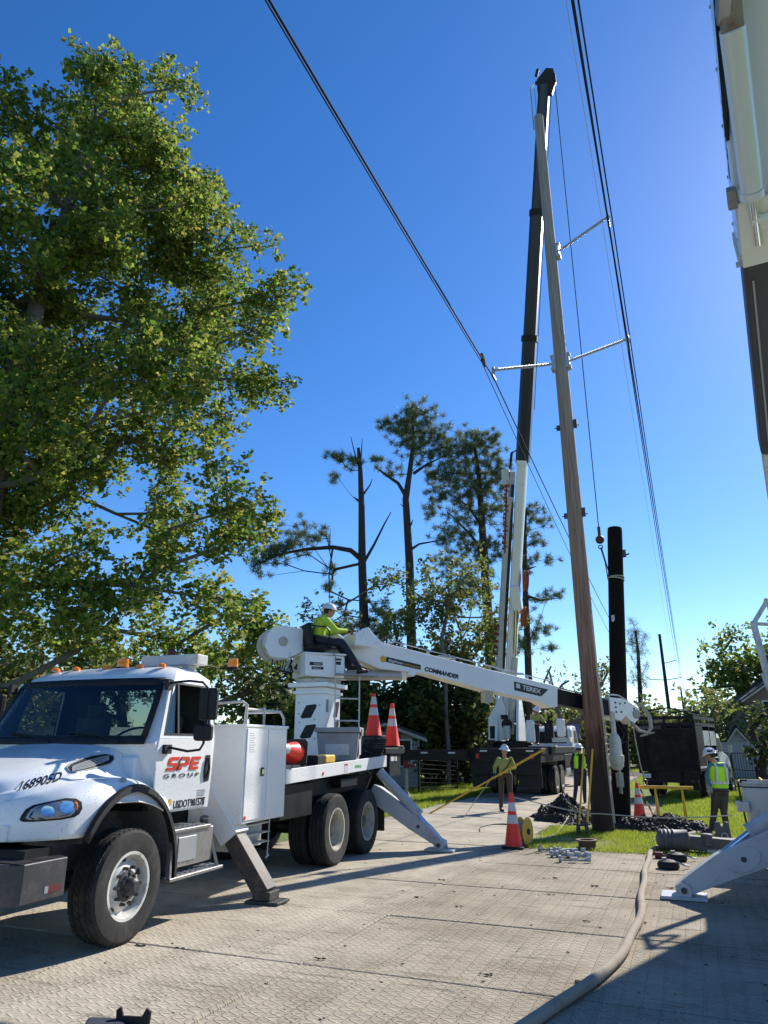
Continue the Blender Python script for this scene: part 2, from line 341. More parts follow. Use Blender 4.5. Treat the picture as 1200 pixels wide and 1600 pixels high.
# ---------------------------------------------------------------- lettering
def text_mesh(s, size=1, ext=.002, bold=0, shear=0, sx=1, space=1):
    cu = bpy.data.curves.new('t', 'FONT'); cu.body = s; cu.size = size; cu.extrude = ext; cu.offset = bold; cu.shear = shear
    cu.space_character = space; cu.resolution_u = 3
    o = bpy.data.objects.new('t', cu); C.objects.link(o); me = o.to_mesh()
    vs = [Vector((v.co.x*sx, v.co.y, v.co.z)) for v in me.vertices]; fs = [tuple(p.vertices) for p in me.polygons]
    o.to_mesh_clear(); bpy.data.objects.remove(o); return vs, fs
def letter(name, s, m, parent, o, ux, uy, size, width=None, snap=None, **kw):
    """lettering with its lower left at o, running along ux with uy up; width fits the run; snap = BVH of the surface it is painted on"""
    vs, fs = text_mesh(s, size, **kw); ux, uy = Vector(ux).normalized(), Vector(uy).normalized(); uz = ux.cross(uy)
    x0 = min(v.x for v in vs); x1 = max(v.x for v in vs); k = (width/(x1-x0)) if width else 1; o = Vector(o)
    P = []
    for v in vs:
        p = o+ux*(v.x-x0)*k+uy*v.y
        if snap:
            h = snap.ray_cast(p+uz*.6, -uz)
            if h[0] is not None: p = h[0]+uz*.003
        P.append(p+uz*v.z)
    return MB().add(P, fs).build(name, m, parent, smooth=False)
def bvh(o):
    o_ = o; dg = bpy.context.evaluated_depsgraph_get(); mw = WM[o_.name]
    return BVHTree.FromPolygons([mw @ v.co for v in o_.data.vertices], [tuple(p.vertices) for p in o_.data.polygons])
# ---------------------------------------------------------------- ground and road
def ground_mat():
    m, n, b, _ = nt('grassy_ground'); L = n.links.new; tc = N(n, 'ShaderNodeTexCoord')
    a = N(n, 'ShaderNodeTexNoise'); a.inputs['Scale'].default_value = .35; a.inputs['Detail'].default_value = 10; L(tc.outputs['Object'], a.inputs[0])
    c = N(n, 'ShaderNodeTexNoise'); c.inputs['Scale'].default_value = 14; c.inputs['Detail'].default_value = 8; L(tc.outputs['Object'], c.inputs[0])
    r = N(n, 'ShaderNodeValToRGB'); e = r.color_ramp.elements; e[0].color = (.07, .12, .014, 1); e[0].position = .35; e[1].color = (.16, .20, .035, 1); e[1].position = .62
    x = e.new(.8); x.color = (.17, .14, .08, 1)
    mm = N(n, 'ShaderNodeMath', operation='ADD'); m2 = N(n, 'ShaderNodeMath', operation='MULTIPLY'); m2.inputs[1].default_value = .5
    L(a.outputs[0], mm.inputs[0]); L(c.outputs[0], mm.inputs[1]); L(mm.outputs[0], m2.inputs[0]); L(m2.outputs[0], r.inputs[0]); L(r.outputs[0], b.inputs['Base Color'])
    b.inputs['Roughness'].default_value = .95; bp = N(n, 'ShaderNodeBump'); bp.inputs['Distance'].default_value = .05; L(c.outputs[0], bp.inputs['Height']); L(bp.outputs[0], b.inputs['Normal'])
    return m
def road_mat():
    m, n, b, _ = nt('dusty_access_mats'); L = n.links.new; tc = N(n, 'ShaderNodeTexCoord'); P = tc.outputs['Object']
    def mth(op, a, b_=None, c_=None):
        x = N(n, 'ShaderNodeMath', operation=op)
        for i, v in enumerate((a, b_, c_)):
            if v is None: continue
            if isinstance(v, (int, float)): x.inputs[i].default_value = v
            else: L(v, x.inputs[i])
        return x.outputs[0]
    def noise(s, d=8, rough=.55):
        x = N(n, 'ShaderNodeTexNoise'); x.inputs['Scale'].default_value = s; x.inputs['Detail'].default_value = d; x.inputs['Roughness'].default_value = rough; L(P, x.inputs[0]); return x.outputs[0]
    sp = N(n, 'ShaderNodeSeparateXYZ'); L(P, sp.inputs[0]); X, Y = sp.outputs[0], sp.outputs[1]
    wob = noise(1.3, 2)
    # moulded tread: columns of a tight zigzag rib with a broken straight rib between them
    u = mth('MULTIPLY', mth('ADD', X, mth('MULTIPLY', wob, .02)), 7.4); fu = mth('FRACT', u); par = mth('FLOORED_MODULO', mth('FLOOR', u), 2)
    v = mth('ADD', mth('MULTIPLY', mth('ADD', Y, mth('MULTIPLY', wob, .03)), 11.5), mth('MULTIPLY', par, .5)); fv = mth('FRACT', v)
    tri = mth('ABSOLUTE', mth('SUBTRACT', mth('MULTIPLY', fv, 2), 1))
    f2 = mth('DIVIDE', mth('SUBTRACT', fu, .14), .72)
    def ss(x, a, b_):
        q = N(n, 'ShaderNodeMapRange', interpolation_type='SMOOTHSTEP'); q.inputs['From Min'].default_value = a; q.inputs['From Max'].default_value = b_; L(x, q.inputs[0]); return q.outputs[0]
    z1 = mth('MULTIPLY', ss(mth('ABSOLUTE', mth('SUBTRACT', tri, f2)), .26, .10), ss(mth('ABSOLUTE', mth('SUBTRACT', f2, .5)), .54, .46))
    z2 = mth('MULTIPLY', ss(mth('ABSOLUTE', mth('SUBTRACT', fu, .5)), .44, .48), ss(mth('ABSOLUTE', mth('SUBTRACT', fv, .5)), .34, .26))
    tread = mth('MAXIMUM', z1, z2)
    # mud fills the tread in patches, and almost wholly west of the joint
    fill = N(n, 'ShaderNodeMapRange'); fill.inputs['From Min'].default_value = .36; fill.inputs['From Max'].default_value = .62; L(noise(.55, 6), fill.inputs[0])
    west = N(n, 'ShaderNodeMapRange'); west.inputs['From Min'].default_value = -3.6; west.inputs['From Max'].default_value = -2.9; west.inputs['To Min'].default_value = .8; west.inputs['To Max'].default_value = 0; L(X, west.inputs[0])
    keep = mth('MULTIPLY', mth('SUBTRACT', 1.0, mth('MULTIPLY', fill.outputs[0], .5)), mth('SUBTRACT', 1.0, west.outputs[0]))
    tr = mth('MULTIPLY', tread, keep)
    # tyre prints: bands of short blocks
    def track(x0, y_, w_):
        xx = mth('SUBTRACT', X, mth('ADD', x0, mth('MULTIPLY', mth('SUBTRACT', Y, 6.0), y_)))
        band = N(n, 'ShaderNodeMapRange', interpolation_type='SMOOTHSTEP'); band.inputs['From Min'].default_value = w_; band.inputs['From Max'].default_value = w_*.7; L(mth('ABSOLUTE', xx), band.inputs[0])
        a = mth('GREATER_THAN', mth('FRACT', mth('MULTIPLY', xx, 16)), .45); c = mth('GREATER_THAN', mth('FRACT', mth('ADD', mth('MULTIPLY', Y, 18), mth('MULTIPLY', mth('ABSOLUTE', xx), 12))), .5)
        return mth('MULTIPLY', mth('MULTIPLY', a, c), band.outputs[0])
    tk = mth('ADD', mth('ADD', mth('ADD', track(-3.75, .05, .13), track(-4.25, .25, .14)), track(-5.3, -.2, .14)), mth('ADD', track(-2.6, .10, .12), track(-1.75, .22, .12)))
    tk = mth('MULTIPLY', tk, mth('GREATER_THAN', noise(3), .46))
    h = mth('ADD', mth('MULTIPLY', tr, .028), mth('ADD', mth('MULTIPLY', tk, -.014), mth('ADD', mth('MULTIPLY', noise(25, 8, .7), .006), mth('MULTIPLY', noise(4), .02))))
    bp = N(n, 'ShaderNodeBump'); bp.inputs['Distance'].default_value = 1; bp.inputs['Strength'].default_value = 1; L(h, bp.inputs['Height']); L(bp.outputs[0], b.inputs['Normal'])
    r = N(n, 'ShaderNodeValToRGB'); el = r.color_ramp.elements; el[0].position = .3; el[0].color = (.26, .22, .16, 1); el[1].position = .68; el[1].color = (.54, .475, .365, 1); q = el.new(.5); q.color = (.44, .385, .295, 1)
    L(mth('ADD', mth('MULTIPLY', noise(1.1, 12, .65), .65), mth('MULTIPLY', noise(30, 6), .35)), r.inputs[0])
    # streaks of dark mud across
    mp = N(n, 'ShaderNodeMapping'); mp.inputs['Scale'].default_value = (1.2, 9, 1); L(P, mp.inputs[0]); ns = N(n, 'ShaderNodeTexNoise'); ns.inputs['Scale'].default_value = 1; ns.inputs['Detail'].default_value = 9; L(mp.outputs[0], ns.inputs[0])
    dm = N(n, 'ShaderNodeMapRange'); dm.inputs['From Min'].default_value = .58; dm.inputs['From Max'].default_value = .76; dm.inputs['To Max'].default_value = .75; L(ns.outputs[0], dm.inputs[0])
    mx0 = N(n, 'ShaderNodeMix', data_type='RGBA', blend_type='MULTIPLY'); mx0.inputs['B'].default_value = (.62, .58, .52, 1); L(r.outputs[0], mx0.inputs['A']); L(mth('MULTIPLY', mth('MULTIPLY', mth('SUBTRACT', 1.0, tread), keep), .85), mx0.inputs['Factor'])  # surface between the tread ribs multiplied darker
    mx = N(n, 'ShaderNodeMix', data_type='RGBA'); mx.inputs['B'].default_value = (.09, .075, .055, 1); L(mx0.outputs['Result'], mx.inputs['A']); L(dm.outputs[0], mx.inputs['Factor'])
    sm_ = N(n, 'ShaderNodeMapRange'); sm_.inputs['From Min'].default_value = .56; sm_.inputs['From Max'].default_value = .72; sm_.inputs['To Max'].default_value = .45; L(noise(.8, 10, .68), sm_.inputs[0])
    mx3 = N(n, 'ShaderNodeMix', data_type='RGBA'); mx3.inputs['B'].default_value = (.20, .165, .12, 1); L(mx.outputs['Result'], mx3.inputs['A']); L(mth('MAXIMUM', sm_.outputs[0], mth('MULTIPLY', tk, .5)), mx3.inputs['Factor'])
    L(mx3.outputs['Result'], b.inputs['Base Color']); b.inputs['Roughness'].default_value = .9; b.inputs['Specular IOR Level'].default_value = .25
    return m
g = MB().box(-900, 900, -300, 1500, -.5, -.03).build('ground', ground_mat(), smooth=False); tag(g, kind='structure')
XE = [-11.4, -7.3, -3.2, .9, 5.0]; Y0, DY = 5.92, 1.915
mb = MB(); MG = .009
for i in range(4):
    for k in range(-5, 26):
        y0 = Y0+k*DY; y1 = y0+DY; x0, x1 = XE[i], XE[i+1]
        if i == 0: continue
        if y0 > 13.8 and i == 3: continue
        if y0 > 13.8 and i == 2:
            if 17.4 < y0 < 25: x1 = -1.2
            else: continue
        if i == 1 and y0 > 46: continue
        t = [random.uniform(-.006, .006) for _ in range(4)]
        a0, a1, b0, b1 = x0+.005, x1-.005, y0+.018, y1-.014
        mb.add([(a0, b0, t[0]), (a1, b0, t[1]), (a1, b1, t[2]), (a0, b1, t[3]), (a0, b0, -.025), (a1, b0, -.025), (a1, b1, -.025), (a0, b1, -.025)],
               [(0, 1, 2, 3), (0, 4, 5, 1), (1, 5, 6, 2), (2, 6, 7, 3), (3, 7, 4, 0)])
tag(mb.build('road', road_mat(), smooth=False, bevel=.012), kind='structure')
tag(MB().box(-7.4, 5.1, -4, 13.8, -.029, -.026).build('soil_bed', M['soil'], smooth=False), kind='structure')
tag(MB().box(-7.4, -3.1, 13.8, 56, -.029, -.026).box(-3.1, -1.1, 17.3, 25, -.029, -.026).build('soil_bed', M['soil'], smooth=False), kind='structure')
# grass blades over the near verges
def in_road(x, y):
    return (((x > -7.5) & (x < 5.1) & (y < 13.55)) | ((x > -7.5) & (x < -3.0) & (y < 55)) | ((x > -3.3) & (x < -1.0) & (y > 17.2) & (y < 25.1)))
def blades(n, x0, x1, y0, y1, h):
    x = rng.uniform(x0, x1, n); y = rng.uniform(y0, y1, n); nz = np.sin(x*1.7+y)*np.sin(y*1.3-x*.6)
    k = ~in_road(x+rng.normal(0, .06, n), y+rng.normal(0, .06, n)); x, y = x[k], y[k]; nz = nz[k]; n = len(x)
    H = h*rng.uniform(.5, 1.3, n)*(1+.35*nz); a = rng.uniform(0, 6.283, n); l = rng.normal(0, .5, (n, 2))*H[:, None]; wd = .006*h/.07
    z = np.full(n, -.032)
    V = np.stack([np.stack([x-np.cos(a)*wd, y-np.sin(a)*wd, z], 1), np.stack([x+np.cos(a)*wd, y+np.sin(a)*wd, z], 1), np.stack([x+l[:, 0], y+l[:, 1], z+H], 1)], 1).reshape(-1, 3)
    return V
V = np.concatenate([blades(150000, -3.1, 4.5, 13.5, 20, .085), blades(60000, -1.1, 6, 18, 34, .1), blades(90000, -14, -7.2, 16, 36, .11), blades(40000, -7, 8, 33, 60, .14)])
tag(mesh_np('grass', V, np.arange(len(V)).reshape(-1, 3), M['grassb']), 'bright green spring grass on the verges beside the mats', 'grass', kind='stuff')
# ---------------------------------------------------------------- trees
def leaf_quads(P, size, up=.4, long=1.25, droop=0):
    n = len(P); nrm = rng.normal(0, 1, (n, 3)); nrm[:, 2] = np.abs(nrm[:, 2])+up; nrm /= np.linalg.norm(nrm, axis=1)[:, None]
    t = rng.normal(0, 1, (n, 3)); t[:, 2] -= droop; t -= nrm*(t*nrm).sum(1)[:, None]; t /= np.linalg.norm(t, axis=1)[:, None]; s = np.cross(nrm, t)
    z = (size*rng.uniform(.6, 1.3, n))[:, None]
    a = P-t*z*long*.5; c = P+t*z*long*.5; f = nrm*z*.15
    b = P+s*z*.5+f-t*z*.1; d = P-s*z*.5+f-t*z*.1
    V = np.stack([a, b, c, d], 1).reshape(-1, 3); return V
def needle_tufts(Pc, r, nn, wd=.012):
    n = len(Pc)*nn; P = np.repeat(Pc, nn, 0); d = rng.normal(0, 1, (n, 3)); d[:, 2] += .35; d /= np.linalg.norm(d, axis=1)[:, None]
    o = rng.normal(0, r*.22, (n, 3)); L_ = (r*rng.uniform(.7, 1.2, n))[:, None]; s = np.cross(d, rng.normal(0, 1, (n, 3))); s /= np.linalg.norm(s, axis=1)[:, None]
    V = np.stack([P+o-s*wd, P+o+s*wd, P+o+d*L_], 1).reshape(-1, 3); return V
def grow(root_pts, targets, seg=.8, straight=.35):
    """greedy branch tree: nodes from the trunk out to each target; returns nodes, parents"""
    nodes = [Vector(p) for p in root_pts]; par = [-1]+list(range(len(nodes)-1)); dist = [0.0]
    for i in range(1, len(nodes)): dist.append(dist[-1]+(nodes[i]-nodes[i-1]).length*.25)
    base = nodes[0]; T = sorted(targets, key=lambda p: min((p-q).length for q in nodes[:len(root_pts)])); leaf = []
    for p in T:
        A = np.array(nodes); D = np.linalg.norm(A-np.array(p), axis=1)
        cost = D+straight*np.array(dist)+np.where(A[:, 2] > p.z+.3, 1.5*(A[:, 2]-p.z), 0)
        j = int(np.argmin(cost)); q = nodes[j]; L_ = (p-q).length; k = max(1, int(L_/seg)); prev = j
        perp = Vector(rng.normal(0, 1, 3)); sag = Vector((0, 0, -.06*L_))
        for i in range(1, k+1):
            f = i/k; x = q.lerp(p, f)+(sag+perp*.03*L_)*math.sin(math.pi*f); nodes.append(x); par.append(prev); dist.append(dist[prev]+L_/k); prev = len(nodes)-1
        leaf.append(prev)
    return nodes, par, leaf
def branches(nodes, par, leaf, r0, pw=.42, rmin=.01, nside=5):
    cnt = [0]*len(nodes)
    for l in leaf:
        i = l
        while i >= 0: cnt[i] += 1; i = par[i]
    mx = max(cnt); mb_ = MB()
    rad = [max(rmin, r0*(max(c, 1)/mx)**pw) for c in cnt]
    for i, p in enumerate(par):
        if p < 0: continue
        ra = min(rad[p], rad[i]*1.35); n_ = 8 if rad[i] > .08 else nside
        if (nodes[i]-nodes[p]).length > 1e-3: mb_.tube([nodes[p], nodes[i]], [ra, rad[i]], n_, cap=False)
    return mb_
def blob_points(blobs, dens):
    out = []
    for (c, r) in blobs:
        n = max(3, int(dens*r[0]*r[1]*r[2])); d = rng.normal(0, 1, (n, 3)); d /= np.linalg.norm(d, axis=1)[:, None]
        rr = rng.uniform(.25, 1, n)**.5; out += [Vector(c)+Vector(d[i]*rr[i]*np.array(r)) for i in range(n)]
    return out
def leafy_tree(name, label, cat, base, trunk_pts, blobs, r0, dens=.6, nleaf=130, size=.12, spread=.42, lm='leaf', bark='bark', group=None, droop=.3, twig=True, sprig=9, clump=.95):
    t = thing(name, label, cat, base, 0, group); T = blob_points(blobs, dens)
    nodes, par, leaf = grow(trunk_pts, T); mb_ = branches(nodes, par, leaf, r0)
    mb_.build('trunk', M[bark], t); A = np.array(nodes); P = []
    tips = A[leaf]; pr = A[[par[l] for l in leaf]]; d = tips-pr; d /= (np.linalg.norm(d, axis=1)[:, None]+1e-6)
    # leaves sit in small sprigs spread around every branch tip
    ns = max(1, nleaf//sprig)
    S = np.repeat(tips, ns, 0)+np.clip(rng.normal(0, spread, (len(tips)*ns, 3)), -1.5*spread, 1.5*spread)*np.array([1, 1, .8])+np.repeat(d, ns, 0)*rng.uniform(-.6, .7, (len(tips)*ns, 1))*spread*1.3
    e_ = rng.normal(0, 1, (len(S)*sprig, 3)); e_ /= np.linalg.norm(e_, axis=1)[:, None]; P = np.repeat(S, sprig, 0)+e_*(rng.uniform(0, 1, (len(e_), 1))**.5)*size*clump*1.7
    V = leaf_quads(P, size, droop=droop); mesh_np('crown', V, np.arange(len(V)).reshape(-1, 4), M[lm], t)
    if twig:
        i = rng.choice(len(S), min(len(S), 2500), replace=False); tp = np.repeat(tips, ns, 0)[i]; S_ = S[i]; s = rng.normal(0, .006, (len(i), 3))
        V = np.stack([tp-s*1.5, tp+s*1.5, S_], 1).reshape(-1, 3); mesh_np('twigs', V, np.arange(len(V)).reshape(-1, 3), M[bark], t)
    return t
# the tall maple beyond the digger truck
D1 = 15.5
def B1(px, py, r, dd=0, k=1.0):
    d = D1+dd; c = at(px, py, d); rr = r/1109*(c-Vector((0, 0, EYE))).length*k; return (c, (rr*1.07, rr*1.07, rr))
bl = [(188, 118, 48), (235, 185, 52), (150, 170, 50), (110, 245, 62), (10, 215, 52), (-10, 140, 30), (295, 300, 50), (200, 320, 108), (60, 360, 110), (345, 395, 56), (285, 470, 88), (424, 462, 30), (395, 500, 36), (150, 520, 118), (345, 545, 60), (405, 600, 26),
      (240, 620, 100), (50, 650, 110), (322, 655, 42), (170, 740, 95), (360, 775, 42), (395, 810, 24), (290, 830, 52), (60, 770, 80), (225, 850, 54), (355, 838, 28), (80, 930, 54), (330, 945, 34), (230, 960, 48), (378, 960, 30), (395, 1010, 22), (30, 1000, 50), (130, 1000, 52), (300, 1000, 40), (40, 885, 55), (120, 870, 50), (15, 945, 45), (180, 930, 45)]
bb = [B1(*b, dd=random.uniform(-1.6, 1.8)) for b in bl]+[B1(x, y, r, dd=1) for x, y, r in ((-120, 400, 100), (-110, 580, 140), (-90, 820, 110))]
tb = gnd(-83, 1165+122); tb = at(-83, 1160, D1); tb.z = 0
tk = [tb, tb+Vector((0, 0, 2.5)), at(-42, 900, D1), at(-10, 760, D1), at(22, 600, D1), at(60, 470, D1+.3), at(105, 330, D1), at(150, 190, D1)]
leafy_tree('maple_tree', 'tall broad spring-green maple filling the upper left behind the white digger truck', 'tree', tb, tk, bb, .25, dens=4.6, nleaf=345, size=.096, spread=.34, sprig=15, clump=1.15)
# pines beyond the boom
def needle_tree(name, label, base, trunk, limbs, tufts, r0, group='tall pines behind the crane', dens=1, tr=.31, nn=60):
    t = thing(name, label, 'pine tree', base, 0, group); mb_ = MB(); n = len(trunk)
    mb_.tube(trunk, [r0*(1-.72*i/(n-1)) for i in range(n)], 9)
    for pts, r_ in limbs: mb_.tube(pts, [r_*(1-.75*i/(len(pts)-1)) for i in range(len(pts))], 6)
    T = []
    for c, r in tufts:
        k = max(6, int(dens*66*(r[0]*r[1]*r[2])**.72)); d = rng.normal(0, 1, (k, 3)); d /= np.linalg.norm(d, axis=1)[:, None]
        T += [Vector(c)+Vector(d[i]*np.array(r)*rng.uniform(.3, 1.65)) for i in range(k)]
    roots = [Vector(p) for p in trunk[len(trunk)//3:]]
    nodes, par, leaf = grow(roots, T, seg=1.0, straight=.3)
    b2 = branches(nodes, par, leaf, r0*.28, pw=.5, rmin=.012, nside=4); mb_.add(b2.v, b2.f); mb_.build('trunk', M['pinebark'], t)
    V = needle_tufts(np.array([tuple(x) for x in T]), tr, nn, .013); mesh_np('crown', V, np.arange(len(V)).reshape(-1, 3), M['needle'], t); return t
def P(px, py, d): return at(px, py, d)
def B(px, py, r, d, fy=1, rz=.8):
    c = at(px, py, d); k = r/1109*(c-Vector((0, 0, EYE))).length; return (c, (k, k*fy, k*rz))
d = 36; b = P(571, 1165, d); b.z = 0
needle_tree('pine_tree', 'storm-battered pine with a broken top, bare snags and one long limb reaching left', b,
    [b, P(570, 1000, d), P(566, 880, d), P(565, 790, d), P(563, 735, d), P(560, 700, d)],
    [([P(566, 875, d), P(548, 860, d), P(520, 855, d), P(480, 858, d), P(440, 865, d), P(405, 880, d)], .16), ([P(568, 880, d), P(585, 850, d), P(600, 820, d), P(611, 800, d)], .09),
     ([P(565, 740, d), P(556, 715, d), P(548, 682, d)], .07), ([P(563, 730, d), P(566, 686, d)], .06), ([P(568, 772, d), P(578, 758, d), P(582, 748, d)], .06), ([P(560, 782, d), P(552, 776, d)], .06),
     ([P(520, 855, d), P(514, 900, d), P(516, 960, d)], .06), ([P(515, 860, d), P(516, 826, d)], .05)],
    [B(470, 838, 26, d), B(440, 862, 22, d), B(410, 872, 22, d), B(395, 880, 12, d), B(530, 715, 16, d), B(520, 745, 10, d), B(550, 722, 14, d), B(515, 890, 9, d), B(512, 920, 8, d), B(505, 835, 10, d), B(545, 985, 26, d), B(600, 960, 24, d), B(590, 995, 24, d)], .30, dens=1.0)
d = 38; b = P(645, 1165, d); b.z = 0
needle_tree('pine_tree', 'tallest pine with a forked trunk and open rounded top', b,
    [b, P(643, 1000, d), P(640, 880, d), P(634, 780, d), P(640, 740, d), P(645, 700, d), P(645, 650, d)],
    [([P(634, 775, d), P(622, 755, d), P(600, 740, d), P(585, 728, d)], .14), ([P(646, 740, d), P(668, 725, d), P(690, 715, d)], .10), ([P(636, 830, d), P(643, 818, d), P(645, 812, d)], .08), ([P(634, 795, d), P(625, 787, d)], .06), ([P(640, 860, d), P(655, 850, d), P(700, 842, d)], .09)],
    [B(645, 645, 24, d), B(625, 670, 22, d), B(665, 668, 24, d), B(645, 690, 26, d), B(685, 690, 20, d), B(604, 662, 12, d), B(590, 720, 12, d), B(612, 735, 12, d), B(695, 712, 14, d), B(668, 715, 16, d)], .30, dens=1.05)
d = 40; b = P(770, 1165, d); b.z = 0
needle_tree('pine_tree', 'dense wide-crowned pine directly left of the raised crane boom', b,
    [b, P(765, 1000, d), P(757, 880, d), P(752, 800, d), P(748, 740, d), P(742, 700, d)],
    [([P(755, 860, d), P(730, 830, d), P(700, 800, d)], .12), ([P(752, 820, d), P(730, 790, d), P(700, 770, d)], .1)],
    [B(675, 745, 16, d), B(668, 800, 14, d), B(780, 740, 16, d), B(700, 880, 22, d), B(775, 860, 22, d), B(740, 920, 26, d), B(740, 690, 24, d), B(765, 690, 18, d), B(720, 705, 24, d), B(770, 720, 22, d), B(735, 735, 30, d), B(700, 750, 26, d), B(765, 760, 30, d), B(725, 785, 28, d), B(685, 780, 16, d), B(765, 800, 24, d), B(720, 830, 26, d), B(690, 840, 16, d), B(745, 860, 28, d)], .34, dens=.95)
d = 42; b = P(828, 1165, d); b.z = 0
needle_tree('pine_tree', 'slender pine with layered branches right of the raised crane boom', b,
    [b, P(824, 1000, d), P(820, 900, d), P(820, 820, d), P(822, 795, d)],
    [([P(820, 930, d), P(845, 938, d), P(870, 935, d)], .09), ([P(821, 890, d), P(838, 885, d)], .08)],
    [B(825, 800, 16, d), B(845, 815, 14, d), B(815, 830, 16, d), B(840, 850, 12, d), B(860, 875, 10, d), B(825, 880, 14, d), B(865, 930, 16, d, rz=.4), B(835, 935, 14, d, rz=.5), B(820, 965, 16, d), B(845, 985, 16, d), B(860, 1010, 12, d, rz=.5), B(810, 1010, 18, d)], .24, dens=1.0)
d = 75; b = P(1003, 1165, d); b.z = 0
needle_tree('pine_tree', 'small distant pine just right of the black steel pole', b,
    [b, P(1000, 1080, d), P(997, 1020, d), P(993, 985, d)], [],
    [B(993, 985, 14, d), B(1003, 1000, 12, d), B(985, 1005, 12, d), B(998, 1025, 14, d), B(1000, 1060, 12, d), B(985, 1060, 10, d)], .3, dens=.25, tr=.7, nn=40)
# loose spring trees and evergreens behind
def bushy(name, label, cat, px, d, tops, r0=.16, lm='mid_leaf', dens=.5, nl=110, size=.16, sp=.55, group='trees beyond the work site', bark='bark', **k):
    k['twig'] = False
    b = P(px, 1165, d); b.z = 0; h = max(c[0].z for c in [B(x, y, r, d) for x, y, r in tops]); tk_ = [b+Vector((random.uniform(-.3, .3)*i/5, 0, h*.8*i/5)) for i in range(6)]
    return leafy_tree(name, label, cat, b, tk_, [B(x, y, r, d+random.uniform(-1.5, 1.5), fy=1.2) for x, y, r in tops], r0, dens=dens, nleaf=nl, size=size, spread=sp, lm=lm, bark=bark, group=group, **k)
bushy('deciduous_tree', 'open multi-stemmed tree in new leaf between the two tallest pines', 'tree', 700, 33, [(700, 880, 42), (740, 910, 34), (670, 920, 30), (720, 960, 48), (760, 980, 36), (690, 1000, 36), (650, 950, 16)], lm='mid_leaf', r0=.10, dens=1.7, nl=170, size=.14, sprig=12)
bushy('deciduous_tree', 'broad yellow-green tree filling the gap left of the raised crane boom', 'tree', 735, 35, [(735, 985, 40), (765, 1010, 30), (700, 1020, 40), (745, 1045, 40), (680, 1045, 26), (720, 930, 30)], lm='mid_leaf', r0=.1, dens=1.5, nl=230, size=.15, sp=.45, sprig=14)
bushy('deciduous_tree', 'leafy tree low behind the boom between the operator and the tallest pine', 'tree', 600, 34, [(600, 985, 30), (625, 1020, 34), (575, 1030, 34), (545, 1040, 30), (650, 1040, 26)], lm='mid_leaf', r0=.08, dens=1.5, nl=210, size=.14, sp=.42, sprig=14)
bushy('deciduous_tree', 'pale green small tree rising behind the seated operator', 'tree', 495, 30, [(492, 960, 26), (520, 985, 30), (480, 990, 16), (540, 950, 16), (600, 920, 16), (615, 900, 12), (560, 1010, 34)], lm='mid_leaf', r0=.07, dens=1.0, nl=80, size=.12, sp=.4)
bushy('bare_budding_tree', 'pale twiggy budding tree left of the leaning wood pole', 'tree', 880, 48, [(880, 1055, 34), (905, 1070, 30), (850, 1080, 26), (880, 1100, 40)], lm='pale_leaf', dens=.8, nl=80, size=.10, sp=.6)
bushy('deciduous_tree', 'green tree between the wood pole and the black pole', 'tree', 935, 52, [(935, 1050, 24), (940, 1090, 30), (915, 1110, 26), (960, 1110, 26)], dens=.9, nl=150, size=.18)
bushy('deciduous_tree', 'round leafy tree above the brick house roof', 'tree', 1165, 58, [(1170, 1020, 34), (1140, 1040, 30), (1200, 1015, 38), (1125, 1065, 20), (1160, 1070, 36), (1210, 1060, 40), (1240, 1010, 40)], lm='leaf', r0=.3, dens=.4, nl=210, size=.26, sp=.7)
bushy('deciduous_tree', 'yellow-green shrubby tree left of the brick house', 'tree', 1115, 50, [(1115, 1100, 26), (1135, 1110, 24), (1105, 1130, 24), (1130, 1145, 22)], lm='mid_leaf', dens=.9, nl=150, size=.18, sp=.5)
bushy('palm_like_shrub', 'dark spiky evergreen in front of the brick house', 'shrub', 1188, 30, [(1196, 1115, 12), (1200, 1140, 16), (1194, 1170, 16), (1210, 1170, 18)], lm='dark_leaf', dens=1.3, nl=100, size=.14, sp=.3, bark='pinebark')
# evergreen thicket behind the boom and behind the cab
for i, (px, top, r, d, lb) in enumerate([(440, 1070, 44, 29, 'dark evergreen left of the derrick pedestal, behind the tool box'), (530, 1075, 50, 32, 'dark evergreen directly behind the derrick pedestal ladder'), (605, 1085, 50, 34, 'dark evergreen right behind the traffic cones and shed roof'),
        (668, 1075, 54, 35, 'dark evergreen beneath the middle of the white boom'), (728, 1080, 48, 35, 'dark evergreen left of the crane turret'), (790, 1095, 40, 44, 'dark evergreen hidden behind the crane turret')]):
    bushy('evergreen_tree', lb, 'evergreen', px, d, [(px, top, r), (px-22, top+45, r*.9), (px+25, top+50, r*.9), (px, top+85, r), (px-10, top+20, r*.8)], lm='dark_leaf', dens=1.7, nl=240, size=.22, sp=.5, group='evergreen thicket behind the boom', twig=False, bark='pinebark')
for i, (px, tops, d, lb, lm_) in enumerate([
        (60, [(60, 1030, 60), (10, 1040, 50), (120, 1020, 50), (20, 1075, 50), (110, 1060, 45), (60, 1110, 60)], 23, 'brown-green tangled tree behind the truck hood', 'mid_leaf'),
        (190, [(190, 1010, 55), (150, 1050, 50), (230, 1050, 50), (190, 1100, 60)], 25, 'twiggy green tree seen above the truck cab roof', 'mid_leaf'),
        (330, [(320, 1030, 50), (370, 1060, 42), (300, 1080, 50), (350, 1120, 60), (400, 1090, 36)], 24, 'dense leafy tree between the cab and the winch drum', 'dark_leaf'),
        (-40, [(-40, 1040, 60), (-20, 1100, 60)], 24, 'leafy tree at the far left edge behind the truck', 'mid_leaf')]):
    bushy('deciduous_tree', lb, 'tree', px, d, tops, lm=lm_, dens=2.2, nl=170, size=.14, sp=.4, group='tangled trees behind the truck')
